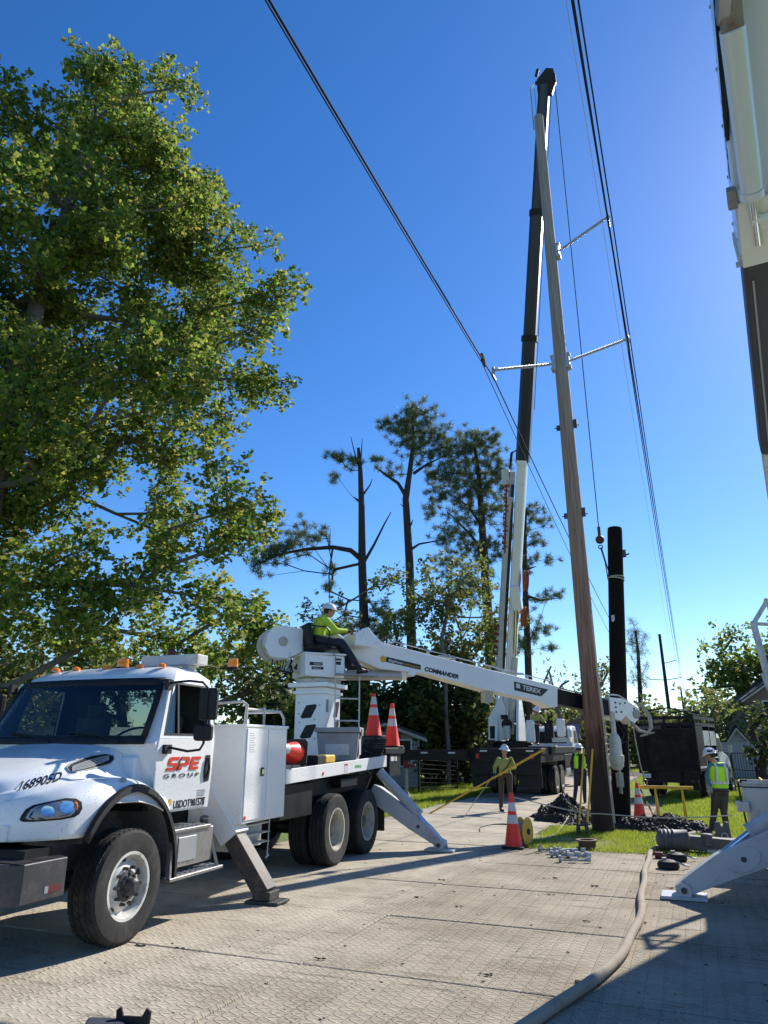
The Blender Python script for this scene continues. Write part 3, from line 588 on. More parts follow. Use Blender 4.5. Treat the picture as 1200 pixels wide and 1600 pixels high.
for i, (px, d, r, hgt) in enumerate([(880, 62, 38, 1118), (960, 70, 34, 1125), (1040, 85, 30, 1135), (1090, 70, 30, 1130), (830, 55, 38, 1110), (1240, 75, 50, 1095), (1010, 66, 20, 1138)]):
    bushy('distant_tree', ['far tree line clump seen behind the worker in the vest under the boom', 'far tree clump directly beyond the black steel pole', 'low far tree clump beyond the distant utility poles', 'far tree clump behind the dump truck cab', 'far tree clump seen under the boom behind the crane operator', 'large far tree mass off the right edge', 'low far clump behind the dump body'][i], 'tree', px, d,
          [(px, hgt, r), (px-r*.8, hgt+20, r*.8), (px+r*.8, hgt+22, r*.8), (px, hgt+30, r)], dens=.3, nl=200, size=.35, sp=.9, twig=False, lm='mid_leaf', group='far tree line')
# ---------------------------------------------------------------- heavy trucks
def tyre_mb(c, r, w_, side, drive=False):
    """tyre round the x axis at c, outer face towards side"""
    x, y, z = c; mb_ = MB(); h = w_/2
    prof = [(r*.56, -h*.72), (r*.62, -h*.95), (r*.78, -h*1.03), (r*.93, -h*.97), (r*.975, -h*.82), (r*.985, -h*.5), (r*.97, -h*.48), (r*.97, -h*.42), (r*.985, -h*.4), (r*.988, -h*.03), (r*.972, -h*.02), (r*.972, h*.02), (r*.988, h*.03), (r*.985, h*.4), (r*.97, h*.42), (r*.97, h*.48), (r*.985, h*.5),
            (r*.975, h*.82), (r*.93, h*.97), (r*.78, h*1.03), (r*.62, h*.95), (r*.56, h*.72)]
    mb_.ring(prof, c, (1, 0, 0), 56)
    n = 46
    for k in range(n):
        a = 2*math.pi*k/n
        for j, (x0, x1) in enumerate(((-.8, -.52), (-.38, -.05), (.05, .38), (.52, .8))):
            a2 = a+(.5*2*math.pi/n if j % 2 else 0); da = 2*math.pi/n*.40; sk = (.35 if j % 2 else -.35)*2*math.pi/n
            vs = []
            for rr in (r*.965, r*1.003):
                for xx, s_ in ((x0, -sk), (x1, sk)):
                    for d in (-da, da):
                        vs.append((x+xx*h, y+rr*math.cos(a2+d+s_), z+rr*math.sin(a2+d+s_)))
            mb_.add(vs, [(0, 1, 3, 2), (4, 6, 7, 5), (0, 4, 5, 1), (2, 3, 7, 6), (0, 2, 6, 4), (1, 5, 7, 3)])
    return mb_
def wheel(root, c, side, front, r=.5, w_=.27, inner=False):
    t = tyre_mb(c, r, w_, side).build('wheel', M['rubber'], root, local=True)
    c = Vector(c); ax = Vector((side, 0, 0)); h = w_/2; rr = r*.575
    m = MB()
    if front:
        prof = [(rr, -h*.8), (rr+.012, -h*.85), (rr+.012, -h*.75), (rr*.97, -h*.7), (rr*.93, h*.2), (rr*.97, h*.78), (rr+.014, h*.86), (rr+.014, h*.93), (rr*.955, h*.92), (rr*.90, h*.7), (rr*.86, h*.35), (rr*.80, h*.30), (rr*.66, h*.62), (rr*.5, h*.72)]
        m.lathe(prof, c, ax, 40).build('rim', M['whited'], t, local=True)
        hb = MB().lathe([(rr*.5, h*.6), (rr*.46, h*.8), (rr*.26, h*.9), (rr*.24, h*1.35), (rr*.16, h*1.5), (0, h*1.5)], c, ax, 20)
        for k in range(10):
            a = 2*math.pi*k/10; p = c+Vector((0, math.cos(a), math.sin(a)))*rr*.56; hb.lathe([(.016, h*.5), (.016, h*.95), (.01, h*1.02)], p, ax, 6)
            p2 = c+Vector((0, math.cos(a+.3), math.sin(a+.3)))*rr*.34; hb.lathe([(.011, h*.8), (.011, h*1.02)], p2, ax, 6)
        hb.build('hub', M['dkmetal'], t, local=True)
        ho = MB()
        for k in range(5):
            a = 2*math.pi*k/5+.4; p = c+Vector((0, math.cos(a), math.sin(a)))*rr*.78; ho.lathe([(.024, h*.34), (.024, h*.47)], p, ax, 10)
        ho.build('hand_hole', M['matblk'], t, local=True)
    else:
        prof = [(rr*.97, -h*.8), (rr+.014, h*.86), (rr+.014, h*.93), (rr*.955, h*.92), (rr*.91, h*.7), (rr*.88, -h*.3), (rr*.82, -h*.55), (rr*.7, -h*.62), (rr*.45, -h*.55)]
        m.lathe(prof, c, ax, 40).build('rim', M['cream'], t, local=True)
        hb = MB().lathe([(rr*.45, -h*.6), (rr*.4, h*.0), (rr*.33, h*.1), (rr*.3, h*.4), (0, h*.45)], c, ax, 16)
        for k in range(10):
            a = 2*math.pi*k/10; p = c+Vector((0, math.cos(a), math.sin(a)))*rr*.56; hb.lathe([(.016, -h*.6), (.016, -h*.3)], p, ax, 6)
        hb.build('hub', M['dkmetal'], t, local=True)
    return t
M['cream'] = mat('dusty_cream_rim', (.50, .47, .38), .6, dirt=(.22, .17, .12), dsc=8, dth=(.5, .75))
def cr(xs, ys, x):
    """smooth interpolation through the table"""
    x = max(xs[0], min(xs[-1], x)); i = min(len(xs)-2, max(0, int(np.searchsorted(xs, x)-1))); h = xs[i+1]-xs[i]; t = (x-xs[i])/h
    def sl(j):
        if j == 0: return (ys[1]-ys[0])/(xs[1]-xs[0])
        if j == len(xs)-1: return (ys[-1]-ys[-2])/(xs[-1]-xs[-2])
        a = (ys[j]-ys[j-1])/(xs[j]-xs[j-1]); b = (ys[j+1]-ys[j])/(xs[j+1]-xs[j]); return 0 if a*b <= 0 else 2*a*b/(a+b)
    return ys[i]*(2*t**3-3*t**2+1)+h*sl(i)*(t**3-2*t*t+t)+ys[i+1]*(-2*t**3+3*t*t)+h*sl(i+1)*(t**3-t*t)
HY = [-1.24, -1.18, -1.1, -.95, -.75, -.45, -.1, .15, .48]
def hood_pt(y, s):
    """s 0..1 from the centre line out and down the fender side"""
    xm = cr(HY, [.50, .72, .88, 1.03, 1.13, 1.19, 1.2, 1.2, 1.2], y); k = xm/1.2
    zc = cr(HY, [1.34, 1.41, 1.455, 1.50, 1.555, 1.62, 1.69, 1.735, 1.735], y)
    zf = cr(HY, [1.12, 1.19, 1.25, 1.31, 1.355, 1.385, 1.38, 1.34, 1.22], y)
    S = [0, .16, .3, .38, .46, .54, .62, .70, .78, .86, 1]
    X = [0, .40, .70, .80, .85, .90, .98, 1.06, 1.14, 1.185, 1.2]
    v = min(zc-.12, zf+.10)
    Zt = [zc, zc-.01, zc-.05, zc-.11, (zc-.11)*.55+v*.45-.02, v-.015, zf+.035, zf+.02, zf-.05, zf-.16]
    ar = ((y+.1)/.68)**2; zb = .5+.80*math.sqrt(max(0, 1-ar)) if ar < 1 else .5
    if y < -.1: zb = max(zb, .95+.0*y)
    Zt.append(min(zb, zf-.18)); x = cr(S, X, s)*k; z = cr(S, Zt, s)
    return (x, y, z)
def cab_hw(z): return cr([1.0, 1.7, 1.95, 2.38, 2.48, 2.55], [1.1, 1.12, 1.10, 1.03, .97, .80], z)
LV = [(1.05, .50, 1.33), (1.30, .22, 1.34), (1.72, .10, 1.35), (1.80, .155, 1.35), (2.34, .44, 1.33), (2.43, .50, 1.32), (2.52, .66, 1.25), (2.56, .85, 1.1)]
def cab_y(z): 
    zz = [l[0] for l in LV]; return float(np.interp(z, zz, [l[1] for l in LV])), float(np.interp(z, zz, [l[2] for l in LV]))
def side_plate(poly, off, thick, M_=None):
    """a panel lying on the cab side: poly of (y, z)"""
    mb_ = MB(); n = len(poly); a = [(cab_hw(z)+off, y, z) for y, z in poly]; b = [(cab_hw(z)+off-thick, y, z) for y, z in poly]
    return mb_.add(a+b, [tuple(range(n)), tuple(range(2*n-1, n-1, -1))]+[(i, (i+1) % n, (i+1) % n+n, i+n) for i in range(n)])
def mirror_x(mb_): 
    m = MB(); m.v = [Vector((-p[0], p[1], p[2])) for p in mb_.v]; m.f = [tuple(reversed(f)) for f in mb_.f]; return m
def chassis(root):
    B_ = lambda mb_, n, m, par=None, **k: mb_.build(n, M[m], par or root, local=True, **k)
    # hood and fenders, one moulded shell
    ny, ns = 46, 44
    ys = [-1.24+(1.72)*(j/ny) for j in range(ny+1)]
    def f(i, j):
        s = abs(i)/ns; p = hood_pt(ys[j], s); return (p[0]*(1 if i >= 0 else -1), p[1], p[2])
    m = MB(); W = 2*ns+1; vs = [f(i, j) for j in range(ny+1) for i in range(-ns, ns+1)]
    fs = []
    for j in range(ny):
        for i in range(2*ns):
            s = abs(i-ns+.5)/ns
            if ys[j] > .13 and s < .57: continue       # cab stands here
            fs.append((j*W+i, j*W+i+1, (j+1)*W+i+1, (j+1)*W+i))
    n0 = len(vs); front = [f(i, 0) for i in range(-ns, ns+1)]
    m.add(vs, fs)
    m.add(front+[(p[0]*.96, p[1]+.0, 1.02) for p in front], [(i, i+1, W+i+1, W+i) for i in range(W-1)])
    hood = B_(m, 'hood', 'white', solid=.012)
    B_(MB().box(-.80, .80, -1.17, -1.10, .95, 1.08), 'front_valance', 'white', bevel=.01)
    g_ = B_(MB().box(-.44, .44, -1.262, -1.243, 1.05, 1.30), 'grille', 'dkmetal', bevel=.004)
    sl = MB()
    for k in range(6): sl.box(-.42, .42, -1.275, -1.262, 1.075+k*.036, 1.09+k*.036)
    for k in range(7): sl.box(-.42+k*.136, -.40+k*.136, -1.272, -1.263, 1.06, 1.29)
    B_(sl, 'grille_bars', 'steel', g_)
    bv = bvh(hood)
    def on_side(y, z):    # hood / fender skin at (y, z), from outside
        h = bv.ray_cast(Vector((2.5, y, z)), Vector((-1, 0, 0))); return h[0] if h[0] is not None else Vector((1.15, y, z))
    # headlights, side vents and fender lamps lie on the moulded skin
    Lr = WM[root.name]; Li = Lr.inverted(); eye = Vector((0, 0, EYE))
    def skin(px, py):
        r_ = Vector(ray(px, py)).normalized(); h = bv.ray_cast(eye, r_); 
        return (Li @ h[0], (Li.to_3x3() @ h[1])*(-1 if h[1].dot(r_) > 0 else 1)) if h[0] is not None else None
    def patch(outline, k, off, dome=.01):
        cx_ = sum(p[0] for p in outline)/len(outline); cy_ = sum(p[1] for p in outline)/len(outline); rings = []; n = len(outline); vs = []; fs = []
        for q, d in ((1, 0), (.66, .7), (.33, .95)):
            for x, y in outline:
                h = skin(cx_+(x-cx_)*k*q, cy_+(y-cy_)*k*q)
                if h is None: return None
                vs.append(h[0]+h[1]*(off+dome*d))
        h = skin(cx_, cy_); vs.append(h[0]+h[1]*(off+dome))
        for r_ in (0, 1): fs += [(r_*n+i, r_*n+(i+1) % n, (r_+1)*n+(i+1) % n, (r_+1)*n+i) for i in range(n)]
        fs += [(2*n+i, 2*n+(i+1) % n, 3*n) for i in range(n)]
        return MB().add(vs, fs)
    def ol(pts, s_, x0, y0): return [(x0+a/s_, y0+b/s_) for a, b in pts]
    HL = ol([(195, 650), (215, 600), (260, 540), (330, 500), (430, 478), (560, 450), (660, 430), (760, 435), (815, 470), (822, 535), (790, 590), (740, 620), (620, 645), (480, 657), (330, 667), (230, 667)], 6.4, 0, 1180)
    VN = ol([(330, 640), (350, 622), (400, 600), (460, 580), (530, 570), (566, 580), (568, 600), (550, 620), (500, 635), (440, 652), (380, 664), (345, 660)], 3.2, 0, 1000)
    made = []
    made.append((patch(HL, 1.0, .004, .006), 'headlight', 'matblk', 0)); made.append((patch(HL, .80, .007, .004), 'bowl', 'galv', 1)); made.append((patch(HL, .86, .020, .014), 'lens', 'lenstint', 1))
    for cx_, cy_, r_ in ((74, 1268, 8.5), (104, 1262, 9.5)):
        pc = patch([(cx_+r_*1.25*math.cos(a), cy_+r_*math.sin(a)) for a in [k*math.pi/8 for k in range(16)]], 1, .017, -.006); made.append((pc, 'reflector', 'chrome', 1))
    made.append((patch([(cx_+4*math.cos(a)+112, cy_+7*math.sin(a)) for a in [k*math.pi/6 for k in range(12)] for cx_, cy_ in ((5, 1260),)], 1, .014, .004), 'turn_lamp', 'amber', 1))
    for sx in (1, -1):
        hl = None
        for mm, n_, mt, sub in made:
            if mm is None: continue
            o = B_(mm if sx > 0 else mirror_x(mm), n_, mt, hl if sub else None)
            if not sub: hl = o
        vn = patch(VN, 1, .004, .004)
        if vn:
            v_ = B_(vn if sx > 0 else mirror_x(vn), 'hood_vent', 'matblk'); fr_ = patch(VN, 1.0, .006, .0); n = len(VN)
            rim_ = MB().tube([fr_.v[i % n] for i in range(n+1)], .006, 5)
            for k in range(5):
                f0 = -.6+.3*k; pts = []
                for q in np.linspace(.12, .88, 7):
                    x = 103+75*q; yc = 1205-24*q; hh = 9*math.sin(math.pi*min(1, max(0, q*.9+.08)))**.6; h = skin(x, yc+hh*f0*.9+1)
                    if h: pts.append(h[0]+h[1]*.011)
                if len(pts) > 2: rim_.tube(pts, .0045, 5)
            B_(rim_ if sx > 0 else mirror_x(rim_), 'vent_bars', 'galv', v_)
        mk = patch([(192+5.5*math.cos(a), 1219+4*math.sin(a)) for a in [k*math.pi/5 for k in range(10)]], 1, .006, .01)
        if mk: B_(mk if sx > 0 else mirror_x(mk), 'marker_lamp', 'cream')
        # wheel arch flare
        pts = []
        for k in range(25):
            a = math.pi*(.83-.87*k/24); pts.append((sx*1.195, -.1+.69*math.cos(a), .5+.80*math.sin(a)))
        m = MB(); n = len(pts)
        v1 = [(sx*(abs(p[0])+o), -.1+(p[1]+.1)*q, .5+(p[2]-.5)*q) for q, o in ((.985, -.04), (.985, .035), (1.045, .03), (1.07, -.005)) for p in pts]
        m.add(v1, [(j*n+i, j*n+i+1, (j+1)*n+i+1, (j+1)*n+i) for j in range(3) for i in range(n-1)]); B_(m, 'wheel_arch_flare', 'matblk', solid=.01)
        m = MB(); v1 = [(sx*x_, -.1+(p[1]+.1)*.98, .5+(p[2]-.5)*.98) for x_ in (1.17, .62) for p in pts]
        m.add(v1, [(i, i+1, n+i+1, n+i) for i in range(n-1)]); m.box(min(sx*.60, sx*.62), max(sx*.60, sx*.62), -.8, .52, .6, 1.28); B_(m, 'inner_fender', 'dkgrey')
    # bumper
    m = MB(); pl = [(-1.2, -.88), (-1.2, -1.34), (-1.05, -1.42), (1.05, -1.42), (1.2, -1.34), (1.2, -.88), (1.12, -.88), (1.12, -1.28), (1.0, -1.34), (-1.0, -1.34), (-1.12, -1.28), (-1.12, -.88)]
    b_ = B_(m.prism(pl, (0, 0, 0), (1, 0, 0), (0, 1, 0), (0, 0, 1), .54, .83), 'bumper', 'dkmetal', bevel=.012)
    B_(MB().box(-1.17, 1.17, -1.37, -1.12, .832, .838).box(1.0, 1.17, -1.2, -.9, .832, .838), 'bumper_tread', 'matblk', b_)
    B_(MB().box(1.2, 1.203, -1.06, -.93, .59, .64).box(-1.203, -1.2, -1.06, -.93, .59, .64), 'reflector_strip', 'darkred', b_)
    B_(MB().box(1.2, 1.203, -1.10, -1.062, .59, .64), 'reflector_strip', 'grey', b_)
    # frame, axles, tank
    m = MB().box(.36, .44, -1.2, 6.9, .72, .98).box(-.44, -.36, -1.2, 6.9, .72, .98)
    for y in (0, 4.72, 6.0): m.tube([(-.9, y, .5), (.9, y, .5)], .09, 10); m.sphere((0, y, .5), .2)
    m.box(-.35, .35, -1.05, .9, .55, 1.25).box(-1.05, 1.05, -1.2, -.9, .62, .9).box(-.95, .95, 4.2, 6.85, .98, 1.2)
    B_(m, 'frame', 'black')
    m = MB().box(.72, 1.16, .62, 1.34, .52, .86); B_(m, 'battery_box', 'steel', bevel=.01)
    m = MB().box(1.161, 1.168, .70, 1.02, .57, .80); B_(m, 'access_panel', 'galv', bevel=.004)
    m = MB().tube([(.95, 1.46, .55), (.95, 1.46, .86)], .11, 14).tube([(.95, 1.46, .86), (.97, 1.44, .93)], .05, 10); B_(m, 'fuel_cap_tank', 'dkgrey')
    for z, y0, y1, x1 in ((.885, .56, 1.26, 1.18), (.455, .50, 1.46, 1.24)):
        m = MB().box(.78, x1, y0, y1, z-.035, z); s_ = B_(m, 'step', 'steel', bevel=.008); m2 = MB()
        for k in range(int((y1-y0)/.045)): m2.cbox((x1-.13, y0+.04+k*.045, z+.003), .16, .018, .01, (0, 0, .5*(1 if k % 2 else -1)))
        B_(m2, 'tread', 'galv', s_)
    B_(MB().bar((1.16, .56, .88), (1.2, .52, .45), .05, .03).bar((1.1, 1.3, .88), (1.2, 1.4, .45), .04, .03), 'step_hanger', 'steel')
    # cab shell with real openings
    def ringpts(z, yf, yr):
        h = cab_hw(z); c_ = .06 if z < 2.45 else .02
        half = [(0, yf-.05), (h*.5, yf-.035), (h*.90, yf+.03), (h, yf+.12), (h, max(yf+.2, .50)), (h, 1.21), (h, yr-.05), (h-.05, yr), (h*.55, yr), (0, yr)]
        return half
    rings = []; m = MB(); NL = len(LV)
    lining = MB()
    for z, yf, yr in LV:
        hp = ringpts(z, yf, yr); full = hp+[(-x, y) for x, y in reversed(hp[1:-1])]; rings.append([(x, y, z) for x, y in full])
    n = len(rings[0]); vs = [p for r_ in rings for p in r_]; fs = []
    for L_ in range(NL-1):
        for i in range(n):
            win = L_ == 3
            i2 = i if i < 9 else n-1-i
            if win and i2 in (0, 1, 4) : continue
            if win and i2 == 8: continue
            fs.append((L_*n+i, L_*n+(i+1) % n, (L_+1)*n+(i+1) % n, (L_+1)*n+i))
    fs.append(tuple((NL-1)*n+k for k in range(n))); m.add(vs, fs)
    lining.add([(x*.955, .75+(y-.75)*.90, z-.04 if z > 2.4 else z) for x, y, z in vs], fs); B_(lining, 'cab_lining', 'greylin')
    B_(MB().box(-1.0, 1.0, .10, .34, 1.28, 1.60), 'cowl', 'white', bevel=.03)
    B_(m, 'cab', 'white', solid=.03, bevel=.012)
    # black surround and glass of the windscreen
    def wsp(u, v, off=0):   # u -1..1 across, v 0..1 up
        z = 1.715+(2.40-1.715)*v; yf = cab_y(z)[0]; h = cab_hw(z)*.955; y = yf-.05+.085*abs(u)**2.2; return (u*h, y-.022-off, z)
    def band(u0, u1, v0, v1, nu=14, nv=3): return MB().grid(lambda a, b: wsp(u0+(u1-u0)*a, v0+(v1-v0)*b), nu, nv)
    fr = MB()
    for q in ((-1, 1, 0, .115), (-1, 1, .90, 1), (-1, -.93, .115, .90), (.93, 1, .115, .90)):
        b2 = band(*q); fr.add(b2.v, b2.f)
    ws = B_(fr, 'windscreen_surround', 'matblk', solid=.006)
    B_(MB().grid(lambda a, b: wsp(-.95+1.9*a, .1+.82*b, -.006), 16, 4), 'windscreen', 'glass', ws)
    wp = MB(); wp.tube([wsp(-.05, .03, .02), wsp(-.35, .14, .02), wsp(-.62, .16, .015)], .008, 5).tube([wsp(.75, .03, .02), wsp(.45, .14, .02), wsp(.12, .17, .015)], .008, 5)
    B_(wp, 'wiper', 'matblk', ws)
    for sx in (1, -1):
        mx = (lambda q: q) if sx > 0 else mirror_x
        dp = [(.27, 1.30), (.24, 1.62), (.27, 1.77), (1.24, 1.77), (1.26, 1.40), (1.22, 1.07), (.54, 1.07), (.36, 1.16)]
        door = B_(mx(side_plate(dp, .014, .02)), 'door', 'white', bevel=.008)
        wf = MB()
        for pl in ([(.27, 1.77), (.50, 2.38), (.535, 2.34), (.345, 1.815)], [(.50, 2.38), (1.22, 2.38), (1.175, 2.335), (.535, 2.34)], [(1.22, 2.38), (1.24, 1.77), (1.19, 1.815), (1.175, 2.335)], [(.27, 1.77), (.345, 1.815), (1.19, 1.815), (1.24, 1.77)]):
            q = side_plate(pl, .015, .03); wf.add(q.v, q.f)
        B_(mx(wf), 'window_frame', 'white', door)
        sl_ = MB()
        for pl in ([(.335, 1.80), (.515, 2.335), (.535, 2.34), (.36, 1.815)], [(.515, 2.355), (1.195, 2.35), (1.175, 2.33), (.535, 2.335)], [(1.195, 2.35), (1.205, 1.80), (1.185, 1.815), (1.172, 2.335)], [(.335, 1.80), (.36, 1.822), (1.19, 1.822), (1.205, 1.80)], [(.60, 2.34), (.63, 2.34), (.60, 1.815), (.57, 1.815)]):
            q = side_plate(pl, .018, .02); sl_.add(q.v, q.f)
        B_(mx(sl_), 'window_seal', 'matblk', door)
        B_(mx(side_plate([(.34, 1.81), (.53, 2.345), (.62, 2.345), (.585, 1.81)], .0, .004)), 'vent_window', 'glass', door)
        B_(mx(side_plate([(1.13, 1.60), (1.21, 1.60), (1.235, 1.46), (1.22, 1.33), (1.13, 1.32), (1.11, 1.42)], .017, .004)), 'handle_recess', 'matblk', door)
        B_(mx(MB().tube([(cab_hw(1.56)+.03, 1.15, 1.57), (cab_hw(1.46)+.045, 1.165, 1.46), (cab_hw(1.36)+.03, 1.15, 1.36)], .012, 6)), 'handle', 'matblk', door)
        # mirrors on a tubular arm
        a = [(cab_hw(2.33)+.01, .42, 2.33), (1.34, .40, 2.345), (1.44, .50, 2.335), (1.47, .56, 2.28), (1.47, .55, 1.72), (1.45, .52, 1.66), (1.36, .44, 1.645), (cab_hw(1.68)+.01, .38, 1.69)]
        ar = B_(mx(MB().tube(a, .013, 8).box(cab_hw(2.3), cab_hw(2.3)+.05, .38, .47, 2.26, 2.37).box(cab_hw(1.7), cab_hw(1.7)+.05, .33, .44, 1.62, 1.71)), 'mirror_arm', 'matblk')
        B_(mx(MB().cbox((1.46, .61, 2.12), .20, .09, .33, (0, 0, .25))), 'mirror', 'matblk', ar, bevel=.03)
        B_(mx(MB().cbox((1.46, .55, 1.83), .20, .10, .17, (0, 0, .25))), 'mirror', 'matblk', ar, bevel=.035)
    B_(MB().grid(lambda a, b: ((a-.5)*1.2, 1.335, 1.80+.54*b), 4, 3), 'rear_window', 'glass')
    B_(MB().box(-1.0, 1.0, .16, .45, 1.5, 1.72), 'dashboard', 'matblk', bevel=.03)
    B_(MB().ring([(.20+.014*math.cos(t), .014*math.sin(t)) for t in (0, 1.57, 3.14, 4.71)], (.52, .58, 1.78), (0, -.55, .83), 24).tube([(.52, .5, 1.62), (.52, .58, 1.78)], .02, 6).bar((.34, .58, 1.78), (.70, .58, 1.78), .02, .015), 'steering_wheel', 'matblk')
    for x in (.52, -.5):
        B_(MB().cbox((x, .92, 1.38), .46, .46, .16).cbox((x, 1.14, 1.72), .44, .12, .62, (-.12, 0, 0)).cbox((x, 1.19, 2.1), .24, .09, .18), 'seat', 'dkgrey', bevel=.03)
    B_(MB().box(-1.02, 1.02, .25, 1.30, 1.08, 1.12), 'cab_floor', 'matblk')
    # roof lamps
    for x in (-.75, -.45, 0, .45, .75):
        p = (x, .70, 2.535); B_(MB().lathe([(.05, 0), (.045, .03), (.02, .045), (0, .045)], p, (0, 0, 1), 14), 'clearance_lamp', 'amber')
    # fenders of the rear, mud flaps, wheels
    wheel(root, (1.05, -.05, .48), 1, True, r=.48, w_=.30); wheel(root, (-1.05, -.05, .48), -1, True, r=.48, w_=.30)
    for y in (4.70, 6.0):
        for sx in (1, -1):
            wheel(root, (sx*1.07, y, .5), sx, False); wheel(root, (sx*.74, y, .5), sx, False)
    return hood
M['lenstint'] = glass('headlight_lens', (.85, .9, .95))
# ---------------------------------------------------------------- the white digger derrick truck
TH = .045; P0 = Vector((-4.92, 5.85, 0)); TR = P0-Vector((math.cos(TH), math.sin(TH), 0))*1.2
tr = thing('digger_derrick_truck', 'white three-axle utility truck with a red lettered door, seat-operated digger boom and its outriggers down', 'truck', TR, TH)
hood = chassis(tr)
LM = WM[tr.name]
def BL(mb_, n, m, par=None, **k): return mb_.build(n, M[m], par or tr, local=True, **k)
def L3(x, y, z): return LM @ Vector((x, y, z))
uY = LM.to_3x3() @ Vector((0, 1, 0)); uZ = Vector((0, 0, 1)); uX = LM.to_3x3() @ Vector((1, 0, 0))
# door lettering
door = [c for c in tr.children if c.name.startswith('door')][0]
def dtext(s, m, y, z, size, width, **k): return letter('lettering', s, M[m], door, L3(cab_hw(z)+.018, y, z), uY, uZ+uX*-.01, size, width, **k)
def dpoly(polys, m, y, z, sc_):
    mb_ = MB()
    for p in polys: mb_.prism(p, L3(cab_hw(z)+.016, y, z), uY*sc_, uZ*sc_*.66, uX, 0, .004)
    return mb_.build('emblem', M[m], door, smooth=False)
# S, P and E of the emblem as slanted bars, and the bolt between S and P
def sh(p): return [(x+.22*y, y) for x, y in p]
S_ = [sh([(0, 0), (.75, 0), (.86, .12), (.86, .42), (.75, .56), (.28, .56), (.28, .76), (.9, .76), (.9, 1.0), (.12, 1.0), (0, .88), (0, .50), (.12, .36), (.58, .36), (.58, .22), (0, .22)])]
P_ = [sh([(1.02, 0), (1.30, 0), (1.30, .32), (1.02, .32)]), sh([(1.02, .32), (1.80, .32), (1.80, .54), (1.02, .54)]), sh([(1.56, .54), (1.88, .46), (1.88, .84), (1.56, .78)]), sh([(1.02, .78), (1.88, .78), (1.76, 1.0), (1.02, 1.0)]), sh([(1.80, .32), (1.90, .44), (1.80, .54)])]
E_ = [sh([(2.02, 0), (2.82, 0), (2.82, .23), (2.02, .23)]), sh([(2.02, .39), (2.78, .39), (2.78, .61), (2.02, .61)]), sh([(2.02, .77), (2.86, .77), (2.86, 1.0), (2.02, 1.0)]), sh([(2.02, .23), (2.28, .23), (2.28, .39), (2.02, .39)]), sh([(2.02, .61), (2.28, .61), (2.28, .77), (2.02, .77)])]
dpoly(S_+P_+E_, 'textred', .42, 1.455, .200)
mbx = MB(); mbx.prism(sh([(.86, -.06), (1.10, .46), (.98, .46), (1.12, 1.06), (.82, .52), (.95, .52), (.80, .0)]), L3(cab_hw(1.44)+.020, .42, 1.455), uY*.200, uZ*.132, uX, 0, .004); mbx.build('emblem', M['textbk'], door, smooth=False)
dtext('G R O U P', 'textbk', .40, 1.385, .055, .62)
dtext('USDOT981578', 'textbk', .62, 1.085, .105, .56, bold=.0015)
dpoly([[(math.cos(a*math.pi/8), math.sin(a*math.pi/8)) for a in range(16)]], 'reflect', .545, 1.145, .055)
for i, (yy, zz, wd_) in enumerate(((1.02, 1.235, .16), (1.02, 1.215, .16), (1.02, 1.195, .15), (1.02, 1.18, .14))): BL(MB().box(cab_hw(zz)+.015, cab_hw(zz)+.017, yy, yy+wd_, zz, zz+.006), 'placard_line', 'grey', door)
BL(MB().box(cab_hw(1.155)+.015, cab_hw(1.155)+.018, 1.02, 1.19, 1.150, 1.162), 'placard_line', 'textbk', door)
mbx = MB().prism([(.5*math.cos(a), .5*math.sin(a)) if a else (.3, .3) for a in (0, .8, 1.9, 3, 4.2, 5.3)], L3(cab_hw(1.145)+.021, .545, 1.15), uY*.07, uZ*.07, uX, 0, .003); mbx.build('emblem', M['yellow'], door, smooth=False)
# fleet number on the hood side
hbv = bvh(hood)
def onhood(px, py): return hbv.ray_cast(Vector((0, 0, EYE)), Vector(ray(px, py)).normalized())[0]
vs_, fs_ = text_mesh('168905D', 1, ext=0, bold=.018, shear=.28); wx_ = max(v.x for v in vs_); hx_ = max(v.y for v in vs_); P_ = []
for v in vs_:
    a_, b_ = v.x/wx_, v.y/hx_; r_ = Vector(ray(25+70*a_+3*b_, 1236.5-17*a_-14.5*b_)).normalized(); h_ = hbv.ray_cast(Vector((0, 0, EYE)), r_); P_.append(h_[0]+h_[1]*(.003 if h_[1].dot(r_) < 0 else -.003))
q_ = MB(); q_.v = P_; q_.f = fs_; q_.build('lettering', M['textbk'], hood, smooth=False)
s_a, s_b = onhood(213, 1214), onhood(234, 1229)
if s_a and s_b: MB().tube([s_a+uX*.02, s_a.lerp(s_b, .5)+uX*.04+uZ*.02, s_b+uX*.02], .02, 6).cbox(s_b+uX*.02, .04, .07, .05).build('hood_latch', M['matblk'], hood)
# light bar housing and beacons over the cab
BL(MB().box(.16, .95, 1.08, 1.30, 2.60, 2.72).box(.25, .33, 1.1, 1.25, 2.5, 2.6).box(.75, .83, 1.1, 1.25, 2.5, 2.6), 'roof_light_housing', 'whited', bevel=.01)
BL(MB().lathe([(.05, 0), (.055, .06), (.03, .085), (0, .085)], (.5, 1.2, 2.72), (0, 0, 1), 12), 'scene_lamp', 'darkred')
def beacon(par, c, r=.06, h=.11):
    a = BL(MB().lathe([(r*1.15, 0), (r*1.15, .025), (0, .025)], c, (0, 0, 1), 16), 'beacon', 'matblk', par)
    BL(MB().lathe([(r, .025), (r*1.02, h*.5), (r*.96, h*.52), (r*1.0, h*.56), (r*.92, h), (0, h*1.05)], c, (0, 0, 1), 18), 'beacon_lens', 'amber', a)
beacon(tr, (.10, .84, 2.545), .065, .12); beacon(tr, (1.02, 1.75, 2.60), .062, .13)
BL(MB().tube([(.9, 1.2, 2.62), (.95, 1.5, 2.6), (1.02, 1.75, 2.595)], .012, 6), 'beacon_arm', 'matblk')
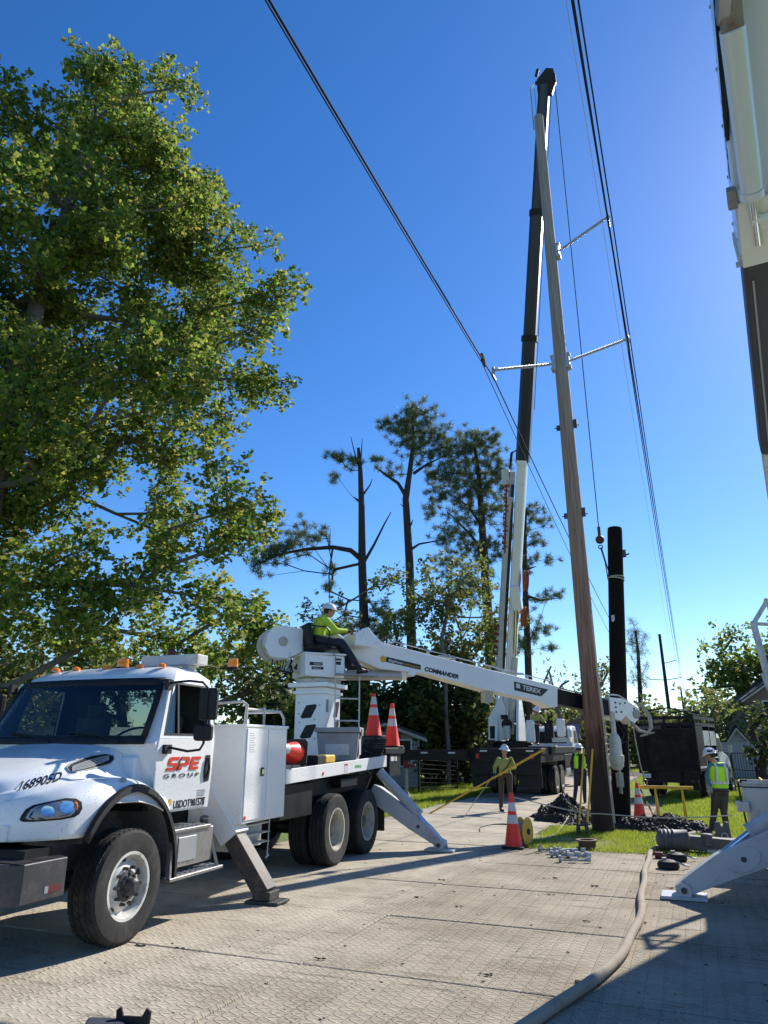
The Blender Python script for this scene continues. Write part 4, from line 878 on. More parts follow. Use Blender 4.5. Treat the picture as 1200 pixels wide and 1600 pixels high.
# tool box behind the cab
x0, x1, y0, y1, z0, z1 = .45, 1.185, 1.87, 2.96, .82, 1.93
box = BL(MB().box(x0, x1, y0, y1, z0, z1), 'tool_box', 'white', bevel=.008)
BL(MB().box(x0-.01, x1+.015, y0-.015, y1+.015, z1-.012, z1+.02), 'tool_box_lid', 'white', box, bevel=.006)
for a, b_ in ((y0+.03, 2.42), (2.43, y1-.03)):
    d_ = BL(MB().box(x1, x1+.012, a, b_, z0+.03, z1-.03), 'cabinet_door', 'white', box, bevel=.006)
BL(MB().box(x1+.012, x1+.022, 2.26, 2.34, 1.34, 1.44), 'latch', 'matblk', box, bevel=.004)
BL(MB().box(x1+.022, x1+.027, 2.275, 2.325, 1.36, 1.42), 'latch_handle', 'chrome', box)
BL(MB().lathe([(.026, .012), (.02, .02), (0, .02)], (x1, 1.935, .885), (1, 0, 0), 14), 'side_marker', 'orange', box)
for k in range(9): BL(MB().box(x1+.0125, x1+.0135, 1.955, 1.955+.10+.02*(k % 3), 1.84-k*.027, 1.845-k*.027), 'notice_line', 'grey', box)
r_ = MB()
for yy in (y0+.04, 2.36): r_.tube([(x1-.03, yy, z1), (x1-.03, yy, z1+.24)], .017, 8)
r_.tube([(x0+.1, y0+.04, z1+.27), (x1-.09, y0+.04, z1+.29), (x1-.03, y0+.05, z1+.25), (x1-.03, y0+.04, z1)], .017, 8)
r_.tube([(x1-.03, y0+.04, z1+.20), (x1-.03, 2.80, z1+.20), (x1-.03, 2.90, z1+.12), (x1-.03, 2.91, z1)], .017, 8)
r_.tube([(x0+.1, 2.91, z1), (x0+.1, 2.91, z1+.2), (x1-.03, 2.80, z1+.20)], .017, 8)
BL(r_, 'hand_rail', 'whited', box)
u_ = MB().box(.7, .98, 2.0, 2.75, .50, .81)
BL(u_, 'under_box_frame', 'whited')
u_ = MB()
for z in (.56, .67, .78): u_.box(.98, 1.12, 2.02, 2.72, z-.012, z)
BL(u_, 'step_slats', 'whited'); BL(MB().tube([(1.16, 2.62, .82), (1.16, 2.60, .40)], .009, 6).tube([(1.16, 2.57, .38), (1.16, 2.63, .41)], .014, 6), 'hanging_rod', 'galv')
BL(MB().box(-1.18, -.35, 1.87, 2.96, .82, 1.93), 'far_tool_box', 'white', bevel=.01)
# flat bed
BL(MB().yz([(2.97, 1.33), (6.93, 1.45), (6.93, 1.49), (2.97, 1.37)], -1.19, 1.14), 'bed_deck', 'dkmetal')
rl = BL(MB().yz([(2.965, 1.21), (6.94, 1.335), (6.94, 1.525), (2.965, 1.395)], 1.14, 1.19).yz([(2.965, 1.21), (6.94, 1.335), (6.94, 1.525), (2.965, 1.395)], -1.24, -1.19).box(-1.19, 1.14, 6.93, 6.97, 1.34, 1.52), 'bed_rail', 'white', bevel=.006)
BL(MB().lathe([(.03, .0), (.025, .012), (0, .012)], (1.19, 4.15, 1.31), (1, 0, 0), 14), 'side_marker', 'amber', rl)
BL(MB().box(1.19, 1.193, 4.95, 5.10, 1.30, 1.43), 'warning_label', 'reflect', rl); BL(MB().box(1.1935, 1.1945, 4.96, 5.09, 1.40, 1.425), 'warning_label', 'red', rl)
letter('lettering', '01001S', M['ltgrn'], rl, L3(1.192, 5.4, 1.35), uY, uZ, .07, .28)
BL(MB().box(.55, 1.17, 6.86, 6.88, .26, 1.2).box(-1.17, -.55, 6.86, 6.88, .26, 1.2), 'mud_flap', 'matblk')
BL(MB().box(.3, 1.1, 3.0, 4.0, .75, 1.2).box(-1.1, -.3, 3.0, 4.2, .75, 1.2).box(.9, 1.12, 5.0, 5.7, 1.06, 1.2), 'hydraulic_tank', 'black', bevel=.02)
BL(MB().box(-.6, 1.0, 6.97, 8.05, 1.56, 1.62).box(-.2, .1, 6.97, 7.3, 1.0, 1.5).box(.75, 1.16, 6.98, 8.1, 1.56, 1.66).box(.80, 1.12, 7.3, 7.95, 1.16, 1.54), 'tail_frame', 'black', bevel=.01)
BL(MB().box(1.12, 1.13, 7.35, 7.55, 1.42, 1.50).box(1.121, 1.135, 7.60, 7.68, 1.42, 1.50), 'tail_label', 'reflect')
# outriggers
def outrigger(par, side, yc, xin, zin, xf, w1=.20, dark=True):
    s = side; a = Vector((s*xin, yc, zin)); f = Vector((s*xf, yc+.02, .10)); d = (f-a); m_ = a+d*.50
    h = BL(MB().bar(a-d*.08, m_, .26, .30, up=(0, 1, 0)), 'outrigger_housing', 'white', par, bevel=.012)
    BL(MB().bar(m_-d*.02, f, .19, .22, up=(0, 1, 0)).bar(f+Vector((0, 0, .03)), f-Vector((0, 0, .06)), .22, .24), 'outrigger_leg', 'dkbrown', par, bevel=.008)
    BL(MB().cbox((s*(xf+.02), yc+.02, .022), .42, .30, .03), 'outrigger_foot', 'dkmetal', par, bevel=.006)
outrigger(tr, 1, 1.97, .62, 1.22, 1.50); outrigger(tr, -1, 1.97, .62, 1.22, 1.50)
def big_outrigger(B__, par, s, yc, A, Fp, w_=.22, k_=1.0):
    """A: hinge, Fp: foot; a deep white arm with its ram above"""
    A, Fp = Vector(A), Vector(Fp); d = Fp-A; L_ = d.length; e = d.normalized(); nrm = Vector((-e.z*s, 0, e.x*s)) if s > 0 else Vector((e.z, 0, -e.x)); nrm = nrm if nrm.z > 0 else -nrm
    poly = [(0, -.17), (L_*.62, -.15), (L_*.93, -.10), (L_+.02, -.10), (L_+.09, -.03), (L_+.08, .05), (L_*.95, .10), (L_*.80, .17), (L_*.1, .22), (0, .20)]
    poly = [(x_, z_*k_) for x_, z_ in poly]
    arm = B__(MB().prism(poly, A, e, nrm, (0, 1, 0), -w_/2, w_/2), 'outrigger_arm', 'greyp', par, bevel=.012)
    B__(MB().prism([(L_*.7+.20*k_*math.cos(t), .02+.13*k_*math.sin(t)) for t in [k*math.pi/6 for k in range(12)]], A, e, nrm, (0, 1, 0), -w_/2-.012, w_/2+.012), 'pivot_plate', 'greyp', arm, bevel=.004)
    pv = A+e*(L_+.0)+nrm*-.02
    B__(MB().lathe([(.085, -w_/2-.03), (.085, w_/2+.03)], pv, (0, 1, 0), 22), 'foot_hinge', 'greyp', arm, bevel=.006)
    B__(MB().lathe([(.035, -w_/2-.045), (.035, w_/2+.045)], pv, (0, 1, 0), 14).lathe([(.03, -w_/2-.02), (.03, w_/2+.02)], A+e*L_*.7+nrm*.02, (0, 1, 0), 12), 'hinge_pin', 'dkmetal', arm)
    B__(MB().cbox((Fp.x, Fp.y, .022), .50, w_+.14, .035).prism([(-.09, 0), (.09, 0), (.07, .13), (-.07, .13)], (Fp.x, Fp.y, .03), (1, 0, 0), (0, 0, 1), (0, 1, 0), -w_/2-.028, -w_/2-.004).prism([(-.09, 0), (.09, 0), (.07, .13), (-.07, .13)], (Fp.x, Fp.y, .03), (1, 0, 0), (0, 0, 1), (0, 1, 0), w_/2+.004, w_/2+.028), 'outrigger_foot', 'greyp', par, bevel=.004)
    q0 = A+nrm*.42*k_**.5-e*.05; q1 = A+e*L_*.60+nrm*.235*k_; q2 = A+e*L_*.80+nrm*.13*k_
    ram = B__(MB().tube([q0, q1], .085, 18).tube([q1, q1+(q1-q0).normalized()*.05], .095, 18), 'ram', 'greyp', arm)
    B__(MB().tube([q1, q2], .035, 12), 'ram_rod', 'bluerod', ram)
    return arm
big_outrigger(BL, tr, 1, 6.75, (.98, 6.72, .92), (2.25, 6.72, .12), .20, .74); big_outrigger(BL, tr, -1, 6.75, (-.98, 6.72, .92), (-2.25, 6.72, .12), .20, .74)
# pedestal
px0, px1, py0, py1 = -.30, .30, 6.10, 6.80
pd = MB().box(px0, px1, py0, py1, 1.37, 2.72); ped = BL(pd, 'pedestal', 'white', bevel=.01)
BL(MB().box(px0-.10, px1+.10, py0-.12, py1+.12, 2.72, 2.80).box(px0-.03, px1+.03, py0-.05, py1+.05, 2.60, 2.66), 'pedestal_cap', 'white', ped, bevel=.008)
oct_ = [(-.16, -.10), (-.05, .10), (.14, .12), (.16, .08), (.05, -.12), (-.13, -.13)]
hl_ = MB()
for z in (1.95, 2.30):
    hl_.prism(oct_, (-.02, py0-.001, z), (1, 0, 0), (0, 0, 1), (0, -1, 0), -.002, .004)
    hl_.prism([(a*.8, b__*1.2) for a, b__ in oct_], (px1+.001, 6.62, z+.05), (0, 1, 0), (0, 0, 1), (1, 0, 0), -.002, .004)
BL(hl_, 'lightening_hole', 'matblk', ped)
BL(MB().box(px1, px1+.003, 6.16, 6.26, 2.28, 2.5), 'notice', 'grey', ped)
bo = MB()
for (x, z) in ((-.22, 2.45), (-.22, 2.25), (.1, 2.15), (.2, 2.4), (-.2, 2.1), (.12, 1.82), (-.22, 1.75)): bo.lathe([(.012, 0), (.012, .008)], (x, py0, z), (0, -1, 0), 8)
BL(bo, 'bolt', 'dkmetal', ped)
# ladder
ld = MB()
BX = Vector((0, 6.45, 0))
# ---- boom frame: u forward along the boom, v to the viewer's side
Bc = LM @ BX; Tp = Vector((-1.75, 17.3, 0)); du = (Tp-Bc); du.z = 0; du.normalize(); dv = Vector((du.y, -du.x, 0)); FM = Matrix(((du.x, dv.x, 0, Bc.x), (du.y, dv.y, 0, Bc.y), (0, 0, 1, 0), (0, 0, 0, 1)))
def BF(mb_, n, m, par=None, **k): mb_.v = [FM @ Vector(p) for p in mb_.v]; return mb_.build(n, M[m], par or tr, **k)
def F3(u, v, z): return FM @ Vector((u, v, z))
def uz(poly, v0, v1): return MB().prism(poly, (0, 0, 0), (1, 0, 0), (0, 0, 1), (0, 1, 0), v0, v1)
tu = BF(MB().lathe([(.42, 2.80), (.42, 2.88), (.36, 2.88), (.36, 2.92)], (0, 0, 0), (0, 0, 1), 30), 'turntable', 'whited', bevel=.004)
tb_ = BF(uz([(-.45, 2.90), (.32, 2.88), (.32, 3.28), (-.45, 3.30)], -.25, .52), 'turret_cabinet', 'white', bevel=.02)
BF(MB().box(-.47, .34, -.27, .545, 3.29, 3.325), 'cabinet_top', 'white', tb_, bevel=.01)
letter('lettering', 'TEREX', M['reflect'], tb_, F3(-.30, .527, 3.10), du, uZ, .05, .16); BF(MB().box(-.37, -.12, .5205, .524, 3.09, 3.15).box(-.33, -.10, .5205, .524, 3.02, 3.07), 'label', 'textbk', tb_)
letter('lettering', 'Telect', M['reflect'], tb_, F3(-.31, .527, 3.03), du, uZ, .04, .16, shear=.3)
BF(MB().box(.13, .25, .5205, .524, 3.20, 3.235).box(.14, .24, .5205, .524, 3.12, 3.18), 'label', 'textbk', tb_)
BF(uz([(-.48, 3.3), (.0, 3.3), (.3, 3.3), (.55, 3.62), (.2, 3.85), (-.15, 3.75), (-.48, 3.78)], -.20, .12), 'turret_post', 'white', bevel=.015)
dm_ = BF(MB().lathe([(.29, -.26), (.31, -.25), (.31, -.21), (.2, -.20), (.2, .14), (.31, .15), (.31, .19), (.29, .20)], (-.86, 0, 3.50), (0, 1, 0), 30), 'winch_drum', 'whited')
BF(MB().lathe([(.21, -.2), (.25, -.15), (.25, .1), (.21, .14)], (-.86, 0, 3.50), (0, 1, 0), 24), 'winch_rope', 'rope', dm_)
BF(uz([(-1.10, 3.66), (-1.14, 3.42), (-1.02, 3.24), (-.72, 3.22), (-.42, 3.36), (-.42, 3.78), (-.78, 3.83), (-1.0, 3.78)], .21, .235), 'drum_guard', 'white', dm_, bevel=.006)
BF(MB().lathe([(.09, .235), (.09, .25), (.05, .255), (0, .255)], (-.80, 0, 3.53), (0, 1, 0), 16), 'drum_cover', 'cream', dm_)
hs = MB()
for k in range(7):
    a = random.uniform(-.1, .35); hs.tube([(-.5-.04*k, .1+a*.4, 3.35), (-.62-.03*k, .15+a*.3, 3.12-.03*k), (-.5-.02*k, .2, 2.92+.02*k), (-.30, .2+.03*k, 2.92)], .009, 5)
hs2 = MB()
for k in range(4): hs2.tube([(-.95+.1*k, .1, 3.25), (-.97+.11*k, .18, 3.05-.03*k), (-.78+.06*k, .22, 2.98), (-.5, .2, 3.05+.03*k)], .013, 6)
BF(hs2, 'hydraulic_hose', 'cable'); BF(hs, 'hydraulic_hose', 'whited')
# boom
bp = [(.42, 3.66), (.60, 3.80), (.85, 3.75), (1.3, 3.62), (3.5, 3.245), (5.44, 2.925), (5.40, 2.50), (5.22, 2.47), (4.95, 2.60), (3.6, 2.79), (2.2, 3.07), (1.2, 3.12), (.62, 3.30), (.42, 3.45)]
boom = BF(uz(bp, -.17, .20), 'boom', 'whiteb', bevel=.012)
bd = Vector((5.44-1.3, 0, 2.925-3.62)).normalized(); bw = FM.to_3x3() @ bd; bn = bw.cross(-dv).normalized(); bn = bn if bn.z > 0 else -bn
letter('lettering', 'COMMANDER', M['textbk'], boom, F3(2.16, .202, 3.125), bw, bn, .115, .80, bold=.006, shear=.15)
BF(uz([(1.32, 3.36), (2.08, 3.235), (2.08, 3.135), (1.30, 3.26)], .2005, .203), 'label', 'textbk', boom)
letter('lettering', 'RingPower', M['reflect'], boom, F3(1.36, .204, 3.275), bw, bn, .07, .33, shear=.25, bold=.002); letter('lettering', 'Utility Equipment', M['yellow'], boom, F3(1.70, .204, 3.225), bw, bn, .05, .36, shear=.2)
BF(MB().lathe([(.065, .2), (.065, .204)], (1.25, 0, 3.31), (0, 1, 0), 18), 'label', 'yellow', boom)
BF(uz([(4.30, 2.99), (5.18, 2.85), (4.98, 2.70), (4.30, 2.81)], .2005, .203), 'label', 'textbk', boom); letter('lettering', 'TEREX', M['reflect'], boom, F3(4.50, .204, 2.835), bw, bn, .13, .48, bold=.004)
BF(uz([(4.35, 2.955), (4.45, 2.94), (4.45, 2.845), (4.35, 2.86)], .2035, .205), 'label', 'reflect', boom)
rlx = MB().tube([(1.4, .12, 3.64), (1.5, .12, 3.68), (3.4, .12, 3.36), (5.4, .12, 3.02)], .012, 6)
for k in range(7): rlx.cbox((1.7+.6*k, .12, 3.60-.1*k), .05, .05, .07)
rlx.cbox((2.75, .05, 3.44), .35, .10, .05).cbox((4.4, .05, 3.17), .5, .05, .05)
BF(rlx, 'hose_rail', 'galv', boom)
BF(MB().box(3.62, 3.80, -.05, .15, 2.55, 2.80).box(3.60, 3.68, .15, .19, 2.52, 2.80), 'boom_bracket', 'cream', boom, bevel=.008)
lc = BF(MB().tube([(.40, .02, 2.98), (1.72, .02, 3.03)], .095, 20), 'lift_ram', 'galv', boom); BF(MB().tube([(1.70, .02, 3.03), (1.80, .02, 3.05)], .11, 20).lathe([(.07, -.2), (.07, .24)], (1.88, 0, 3.07), (0, 1, 0), 18), 'ram_end', 'white', lc)
inner = BF(uz([(5.40, 2.895), (6.86, 2.665), (6.86, 2.345), (5.40, 2.57)], -.12, .15), 'inner_boom', 'black', bevel=.006)
BF(MB().tube([(5.4, .05, 2.93), (6.9, .05, 2.70)], .012, 6).tube([(5.4, .12, 2.925), (6.9, .12, 2.695)], .008, 6), 'boom_hose', 'rope', inner)
tip = BF(uz([(6.86, 2.74), (7.18, 2.72), (7.45, 2.64), (7.72, 2.50), (7.66, 2.26), (7.50, 2.16), (7.30, 2.34), (7.15, 2.22), (6.86, 2.30)], -.15, .19), 'boom_tip', 'whiteb', boom, bevel=.01)
b2 = MB()
for (u, z) in ((7.02, 2.62), (7.02, 2.52), (7.02, 2.42), (7.15, 2.60), (7.17, 2.42), (7.3, 2.62), (7.55, 2.5)): b2.lathe([(.022, .19), (.022, .205)], (u, 0, z), (0, 1, 0), 8)
BF(b2, 'bolt', 'dkmetal', tip)
BF(MB().tube([(6.9, .15, 2.80), (7.2, .15, 2.78), (7.45, .15, 2.66)], .014, 6).tube([(6.9, .15, 2.72), (6.9, .15, 2.80)], .012, 6), 'tip_rail', 'galv', tip)
BF(MB().lathe([(.10, -.20), (.10, .22)], (7.60, 0, 2.38), (0, 1, 0), 18), 'tip_sheave', 'steel', tip)
def claw(vc, sgn):
    pts = [(7.55, vc, 2.66), (7.78, vc+.02*sgn, 2.55), (7.92, vc+.05*sgn, 2.32), (7.90, vc+.08*sgn, 2.08), (7.75, vc+.08*sgn, 1.95), (7.60, vc+.02*sgn, 1.90)]
    return MB().tube(pts, [.035, .045, .05, .045, .035, .015], 6)
BF(claw(.22, 1), 'pole_claw', 'bronze', tip); BF(MB().tube([(7.42, .2, 2.20), (7.6, .23, 2.02), (7.85, .28, 1.97), (7.98, .3, 1.98)], [.035, .04, .03, .015], 6), 'pole_claw', 'bronze', tip)
ag = BF(MB().tube([(6.80, .30, 2.42), (6.80, .30, 1.95)], .055, 12).lathe([(.13, 1.5), (.13, 1.82), (.10, 1.9), (.06, 1.96)], (6.80, .30, 0), (0, 0, 1), 18), 'auger_motor', 'whited', boom)
BF(MB().lathe([(.08, 1.20), (.14, 1.27), (.15, 1.36), (.16, 1.38), (.16, 1.50), (.12, 1.51)], (6.80, .30, 0), (0, 0, 1), 18), 'auger_gearbox', 'whited', ag)
BF(MB().lathe([(.035, .72), (.035, 1.25)], (6.84, .30, 0), (0, 0, 1), 8).box(6.78, 6.90, .25, .35, .85, 1.14), 'auger_bar', 'steel', ag)
BF(MB().tube([(7.02, .1, 2.3), (7.1, .3, 1.95), (6.95, .35, 1.8)], .012, 6).tube([(7.1, .1, 2.3), (7.35, .3, 1.85), (6.95, .35, 1.75)], .012, 6), 'boom_hose', 'cable', ag)
BF(MB().tube([(7.42, .24, 2.2), (7.46, .24, 1.7), (7.52, .24, 1.25), (7.60, .24, 1.0)], .014, 6).ring([(.06+.014*math.cos(t), .014*math.sin(t)) for t in (0, 1.57, 3.14, 4.71)], (7.6, .24, .93), (0, 1, 0), 14), 'winch_line_hook', 'steel', tip)
# operator's seat, console and foot rest
st = BF(MB().cbox((-.16, .34, 3.43), .42, .44, .10).cbox((-.37, .34, 3.66), .08, .42, .42, (0, -.15, 0)), 'seat', 'matblk', bevel=.03)
BF(MB().tube([(-.42, .58, 3.80), (-.10, .58, 3.80), (-.02, .58, 3.72), (-.02, .58, 3.42)], .014, 6).tube([(-.38, .58, 3.5), (-.2, .58, 3.40), (.15, .58, 3.40)], .014, 6), 'arm_rest', 'matblk', st)
co = BF(uz([(.50, 3.50), (.80, 3.48), (.98, 3.58), (.78, 3.86), (.52, 3.72)], .24, .56), 'control_console', 'white', bevel=.015)
BF(MB().tube([(.56, .34, 3.72), (.53, .34, 3.83)], .008, 6).tube([(.62, .40, 3.75), (.60, .40, 3.86)], .008, 6).tube([(.66, .46, 3.78), (.64, .46, 3.88)], .008, 6).sphere((.53, .34, 3.84), .016).sphere((.6, .4, 3.87), .016).sphere((.64, .46, 3.89), .016), 'control_lever', 'matblk', co)
BF(uz([(.80, 3.82), (1.15, 3.52), (1.12, 3.46), (.95, 3.52)], .52, .54), 'console_strut', 'white', co)
BF(MB().box(.12, .95, .36, .62, 2.93, 2.96).tube([(.1, .6, 2.96), (.1, .6, 3.28), (.05, .6, 3.3)], .013, 6), 'foot_rest', 'steel', bevel=.006)
# ladder hangs beside the pedestal
lx = MB()
for u in (.14, .62): lx.tube([(u, .52, 2.94), (u, .52, 1.72)], .014, 8)
for z in (1.74, 2.13, 2.52): lx.tube([(.14, .52, z), (.62, .52, z)], .014, 8)
BF(lx, 'ladder', 'whited', boom.parent)
# ---------------------------------------------------------------- poles, insulators and conductors
def frustum(mb_, a, b, r0, r1, n=20): return mb_.tube([a, Vector(a).lerp(Vector(b), .5), b], [r0, (r0+r1)/2, r1], n)
wp = Vector((-1.93, 16.55, 0)); WT = Vector((-1.98, 16.55, 19.1))
wpole = thing('utility_pole', 'tall weathered wooden pole standing in the grass verge, dark treated butt and pale cracked shaft', 'utility pole', wp)
m = MB(); zs = [0, .6, 1.3, 1.9, 2.6, 4, 6, 9, 12, 15.5, 19.1]
m.tube([wp.lerp(WT, z/19.1) for z in zs], [.23, .222, .216, .212]+[.21-.083*z/19.1 for z in zs[4:]], 22); m.build('shaft', M['polewood'], wpole)
def P1(z): return wp.lerp(WT, z/19.1)
def insulator(par, a, b, n=34):
    a, b = Vector(a), Vector(b); d = (b-a).normalized(); L_ = (b-a).length
    prof = [(.028, 0), (.028, .10)]
    for k in range(n):
        h = .12+(L_-.24)*k/n; prof += [(.026, h), (.047, h+.010), (.047, h+.016), (.026, h+.026)]
    prof += [(.028, L_-.1), (.035, L_-.1), (.035, L_), (0, L_)]
    return MB().lathe(prof, a, d, 10).build('insulator', M['insul'], par)
arm = [((.17, -.02, 13.75), Vector((-.42, 16.5, 15.05)), 'r'), ((.2, -.02, 11.0), Vector((-.30, 16.52, 11.28)), 'r'), ((-.2, .02, 11.0), Vector((-3.72, 16.58, 11.18)), 'l')]
arm[0] = ((.17, -.02, 14.35), Vector((-.42, 16.5, 15.0)), 'r')
for o_, b_, s_ in arm:
    c = P1(o_[2]); a = c+Vector((o_[0], o_[1], 0)); sg = 1 if s_ == 'r' else -1
    br = MB().cbox(c+Vector((sg*.17, 0, 0)), .10, .22, .42).cbox(c+Vector((sg*.225, 0, .17)), .05, .26, .04).cbox(c+Vector((sg*.225, 0, -.17)), .05, .26, .04).build('insulator_bracket', M['galv'], wpole, bevel=.01)
    insulator(wpole, c+Vector((sg*.2, 0, 0)), b_)
    MB().tube([b_+Vector((0, 0, .1)), b_, b_+Vector((0, 0, -.22))], [.03, .05, .03], 8).cbox(b_+Vector((0, 0, -.22)), .06, .30, .06).build('line_clamp', M['galv'], wpole)
m = MB()
for z in (9.2, 6.9): c = P1(z); m.cbox(c+Vector((.21, 0, .05)), .08, .10, .20).cbox(c+Vector((-.21, 0, 0)), .08, .08, .12).tube([c+Vector((-.3, 0, 0)), c+Vector((.3, 0, 0))], .012, 6)
m.build('mounting_hardware', M['dkmetal'], wpole)
c = P1(19.0); MB().tube([c+Vector((-.16, 0, -.3)), c+Vector((-.16, 0, 1.3))], .02, 6).tube([c+Vector((-.05, 0, -.3)), c+Vector((-.05, 0, 1.2))], .014, 6).tube([c+Vector((-.16, 0, 1.25)), c+Vector((-.05, 0, 1.4)), c+Vector((.02, 0, 1.3))], .012, 6).build('top_pin', M['galv'], wpole)
m = MB()
pt = [P1(z)+Vector((.18 if z > 2 else .22, -.16, 0)) for z in (4.5, 3.2, 2.0, 1.0)]+[P1(0)+Vector((.24, -.22, .2))]
m.tube(pt, .012, 6).tube([p+Vector((.03, -.02, 0)) for p in pt[1:]], .01, 6).build('hanging_wire', M['rope'], wpole)
# the black steel pole held upright by the crane
bb0, bb1 = Vector((-1.68, 17.75, 0)), Vector((-1.25, 18.95, 7.25))
bb1 = at(960.5, 826, math.hypot(-1.35, 18.6))
bpole = thing('steel_pole_section', 'thick black steel pole section held upright by the crane behind the wooden pole', 'pole section', bb0)
m = MB().tube([bb0.lerp(bb1, t) for t in (0, .5, .985, 1)], [.205, .195, .186, .178], 28).build('shaft', M['polebk'], bpole)
dpl = (bb1-bb0).normalized(); c = bb0.lerp(bb1, .805)
MB().ring([(.2+.015*math.cos(t), .015*math.sin(t)) for t in (0, 1.57, 3.14, 4.71)], c, (dpl+Vector((.1, 0, .05))).normalized(), 26).ring([(.2+.012*math.cos(t), .012*math.sin(t)) for t in (0, 1.57, 3.14, 4.71)], c+dpl*.04, (dpl+Vector((-.06, 0, 0))).normalized(), 26).build('choker_sling', M['rope'], bpole)
MB().cbox(bb0.lerp(bb1, .66)+Vector((-.07, -.185, 0)), .08, .02, .16).build('id_plate', M['galv'], bpole)
MB().cbox(bb0.lerp(bb1, .9)+Vector((.22, 0, 0)), .08, .10, .18).tube([bb0.lerp(bb1, .9)+Vector((.2, 0, -.05)), bb0.lerp(bb1, .9)+Vector((.34, 0, -.02))], .02, 6).build('lug', M['dkmetal'], bpole)
# far poles of the same line
for i, (px, d, zt, arms) in enumerate([(1052, 114, 17.5, (10.8, 13.2)), (1075, 215, 17.0, (11, 13)), (1078, 330, 17, (11, 13))]):
    bx = gnd(px, 1165+1.7*1109/d*1.05); h = math.hypot(*at(px, 1160, d)[:2]); q = at(px, 1160, d)
    q = Vector((q.x, q.y, 0)); 
    t = thing('utility_pole', ['dark far utility pole with two crossarms above the dump truck', 'second smaller far utility pole down the line', 'farthest thin utility pole down the line'][i], 'utility pole', q, 0, 'far poles of the power line')
    MB().tube([q, q+Vector((-.1, 0, zt))], [.3, .2], 10).build('shaft', M['black'], t)
    mm = MB(); mm.tube([q+Vector((-2.2, 0, arms[0]+.2)), q+Vector((0, 0, arms[0])), q+Vector((2.2, 0, arms[0]+.3))], .06, 6).tube([q+Vector((0, 0, arms[1]-.0)), q+Vector((1.8, 0, arms[1]+.4))], .06, 6)
    mm.build('insulator', M['insul'], t)
FP = at(1052, 1160, 114); FP.z = 0; FP2 = at(1075, 1160, 215); FP2.z = 0
def wirecurve(pts3, r, name, label, cat='overhead cable', group='overhead conductors', sag=1.1, m_='wire', n=40):
    mb_ = MB(); P_ = []
    for (a, b, s) in pts3:
        a, b = Vector(a), Vector(b)
        for i in range(n+1):
            f = i/n
            if P_ and i == 0: continue
            p = a.lerp(b, f); p.z -= 4*s*f*(1-f); P_.append(p)
    mb_.tube(P_, r, 5); o = mb_.build(name, M[m_], origin=tuple(P_[len(P_)//2])); return tag(o, label, cat, group)
for (tipp, off, far, lb) in [(arm[2][1], (0, 0), FP+Vector((-2.2, 0, 11.0)), 'thick cable passing through the left insulator tip of the wood pole'),
                             (arm[1][1], (0, 0), FP+Vector((2.2, 0, 11.1)), 'cable carried on the lower right insulator of the wood pole'),
                             (arm[0][1], (0, 0), FP+Vector((1.8, 0, 13.6)), 'cable carried on the upper right insulator of the wood pole')]:
    a = tipp+Vector((0, 0, -.24)); b = Vector(far); near = a+(a-b)*1.0; near.z = a.z+.6
    wirecurve([(near, a, 2.2 if tipp.x < -2 else 1.2), (a, b, 1.6), (b, b+(FP2-FP), 1.6)], .018, 'power_cable', lb)
    # the stringing line runs a little below beside it
near = lambda a, b, k: Vector((a.x-(b.x-a.x)*k, a.y-(b.y-a.y)*k, a.z))
a = arm[2][1]+Vector((-.22, -.3, .10)); b = FP+Vector((-2.6, 0, 10.5)); n_ = a+(a-b)*1.0; n_.z = a.z+.5
wirecurve([(n_, a, 2.15), (a, b, 2.2)], .012, 'power_cable', 'thin second line running just left of the thick left cable')
a = arm[0][1]+Vector((-.16, 0, .02)); b = FP+Vector((1.3, 0, 13.0)); n_ = a+(a-b)*1.0; n_.z = a.z+.9
wirecurve([(n_, a, .9), (a, b, 1.8)], .006, 'power_cable', 'faint thin line left of the right-hand cable bundle', m_='galv')
a = arm[0][1]+Vector((.10, 0, -.15)); b = FP+Vector((2.2, 0, 13.0)); n_ = a+(a-b)*1.0; n_.z = a.z+.1
wirecurve([(n_, a, 1.0), (a, b, 1.9)], .018, 'power_cable', 'second thick line of the right-hand bundle at the top of the sky')
for px, py, d in ((742, 552, 18.9), (0, 0, 0)):
    if px: a_ = arm[2][1]+Vector((0, 0, -.24)); b_ = FP+Vector((-2.2, 0, 11.0)); pp = a_+(a_-b_).normalized()*1.15+Vector((0, 0, -.09)); o = MB().tube([pp+Vector((0, -.15, .12)), pp, pp+Vector((0, .15, -.1))], [.03, .06, .03], 8).build('cable_connector', M['dkmetal'], origin=tuple(pp)); tag(o, 'small dark connector clamped on the left cable above the left insulator', 'connector')
# ---------------------------------------------------------------- crane truck down the road
CY = 25.2; CX = -6.0
ct = thing('crane_truck', 'black and white crane truck seen from behind, long dark boom raised high', 'crane truck', (CX, CY, 0))
def BC(mb_, n, m, par=None, **k): return mb_.build(n, M[m], par or ct, local=True, **k)
BC(MB().box(-1.22, 1.22, 0, 9.3, 1.15, 1.42).box(-1.22, 1.22, .02, .10, .75, 1.60).box(-.5, .5, .1, 9, .75, 1.15).box(-1.22, -1.0, .1, 2.2, .9, 1.5), 'bed', 'black', bevel=.02)
BC(MB().box(-1.26, 1.26, 2.0, 8.6, 1.42, 1.66).box(-1.26, 1.26, .1, 1.4, 1.42, 1.62), 'bed_frame', 'black', bevel=.02)
BC(MB().box(.95, 1.24, 5.0, 7.4, .78, 1.38).box(-1.24, -.95, 5, 7.4, .78, 1.38), 'side_box', 'black', bevel=.03)
BC(MB().tube([(1.0, 5.1, .75), (1.0, 6.3, .75)], .26, 20), 'fuel_tank', 'galv')
for x in (-1.0, .88): BC(MB().box(x, x+.12, -.03, .02, 1.28, 1.44), 'tail_lamp', 'red')
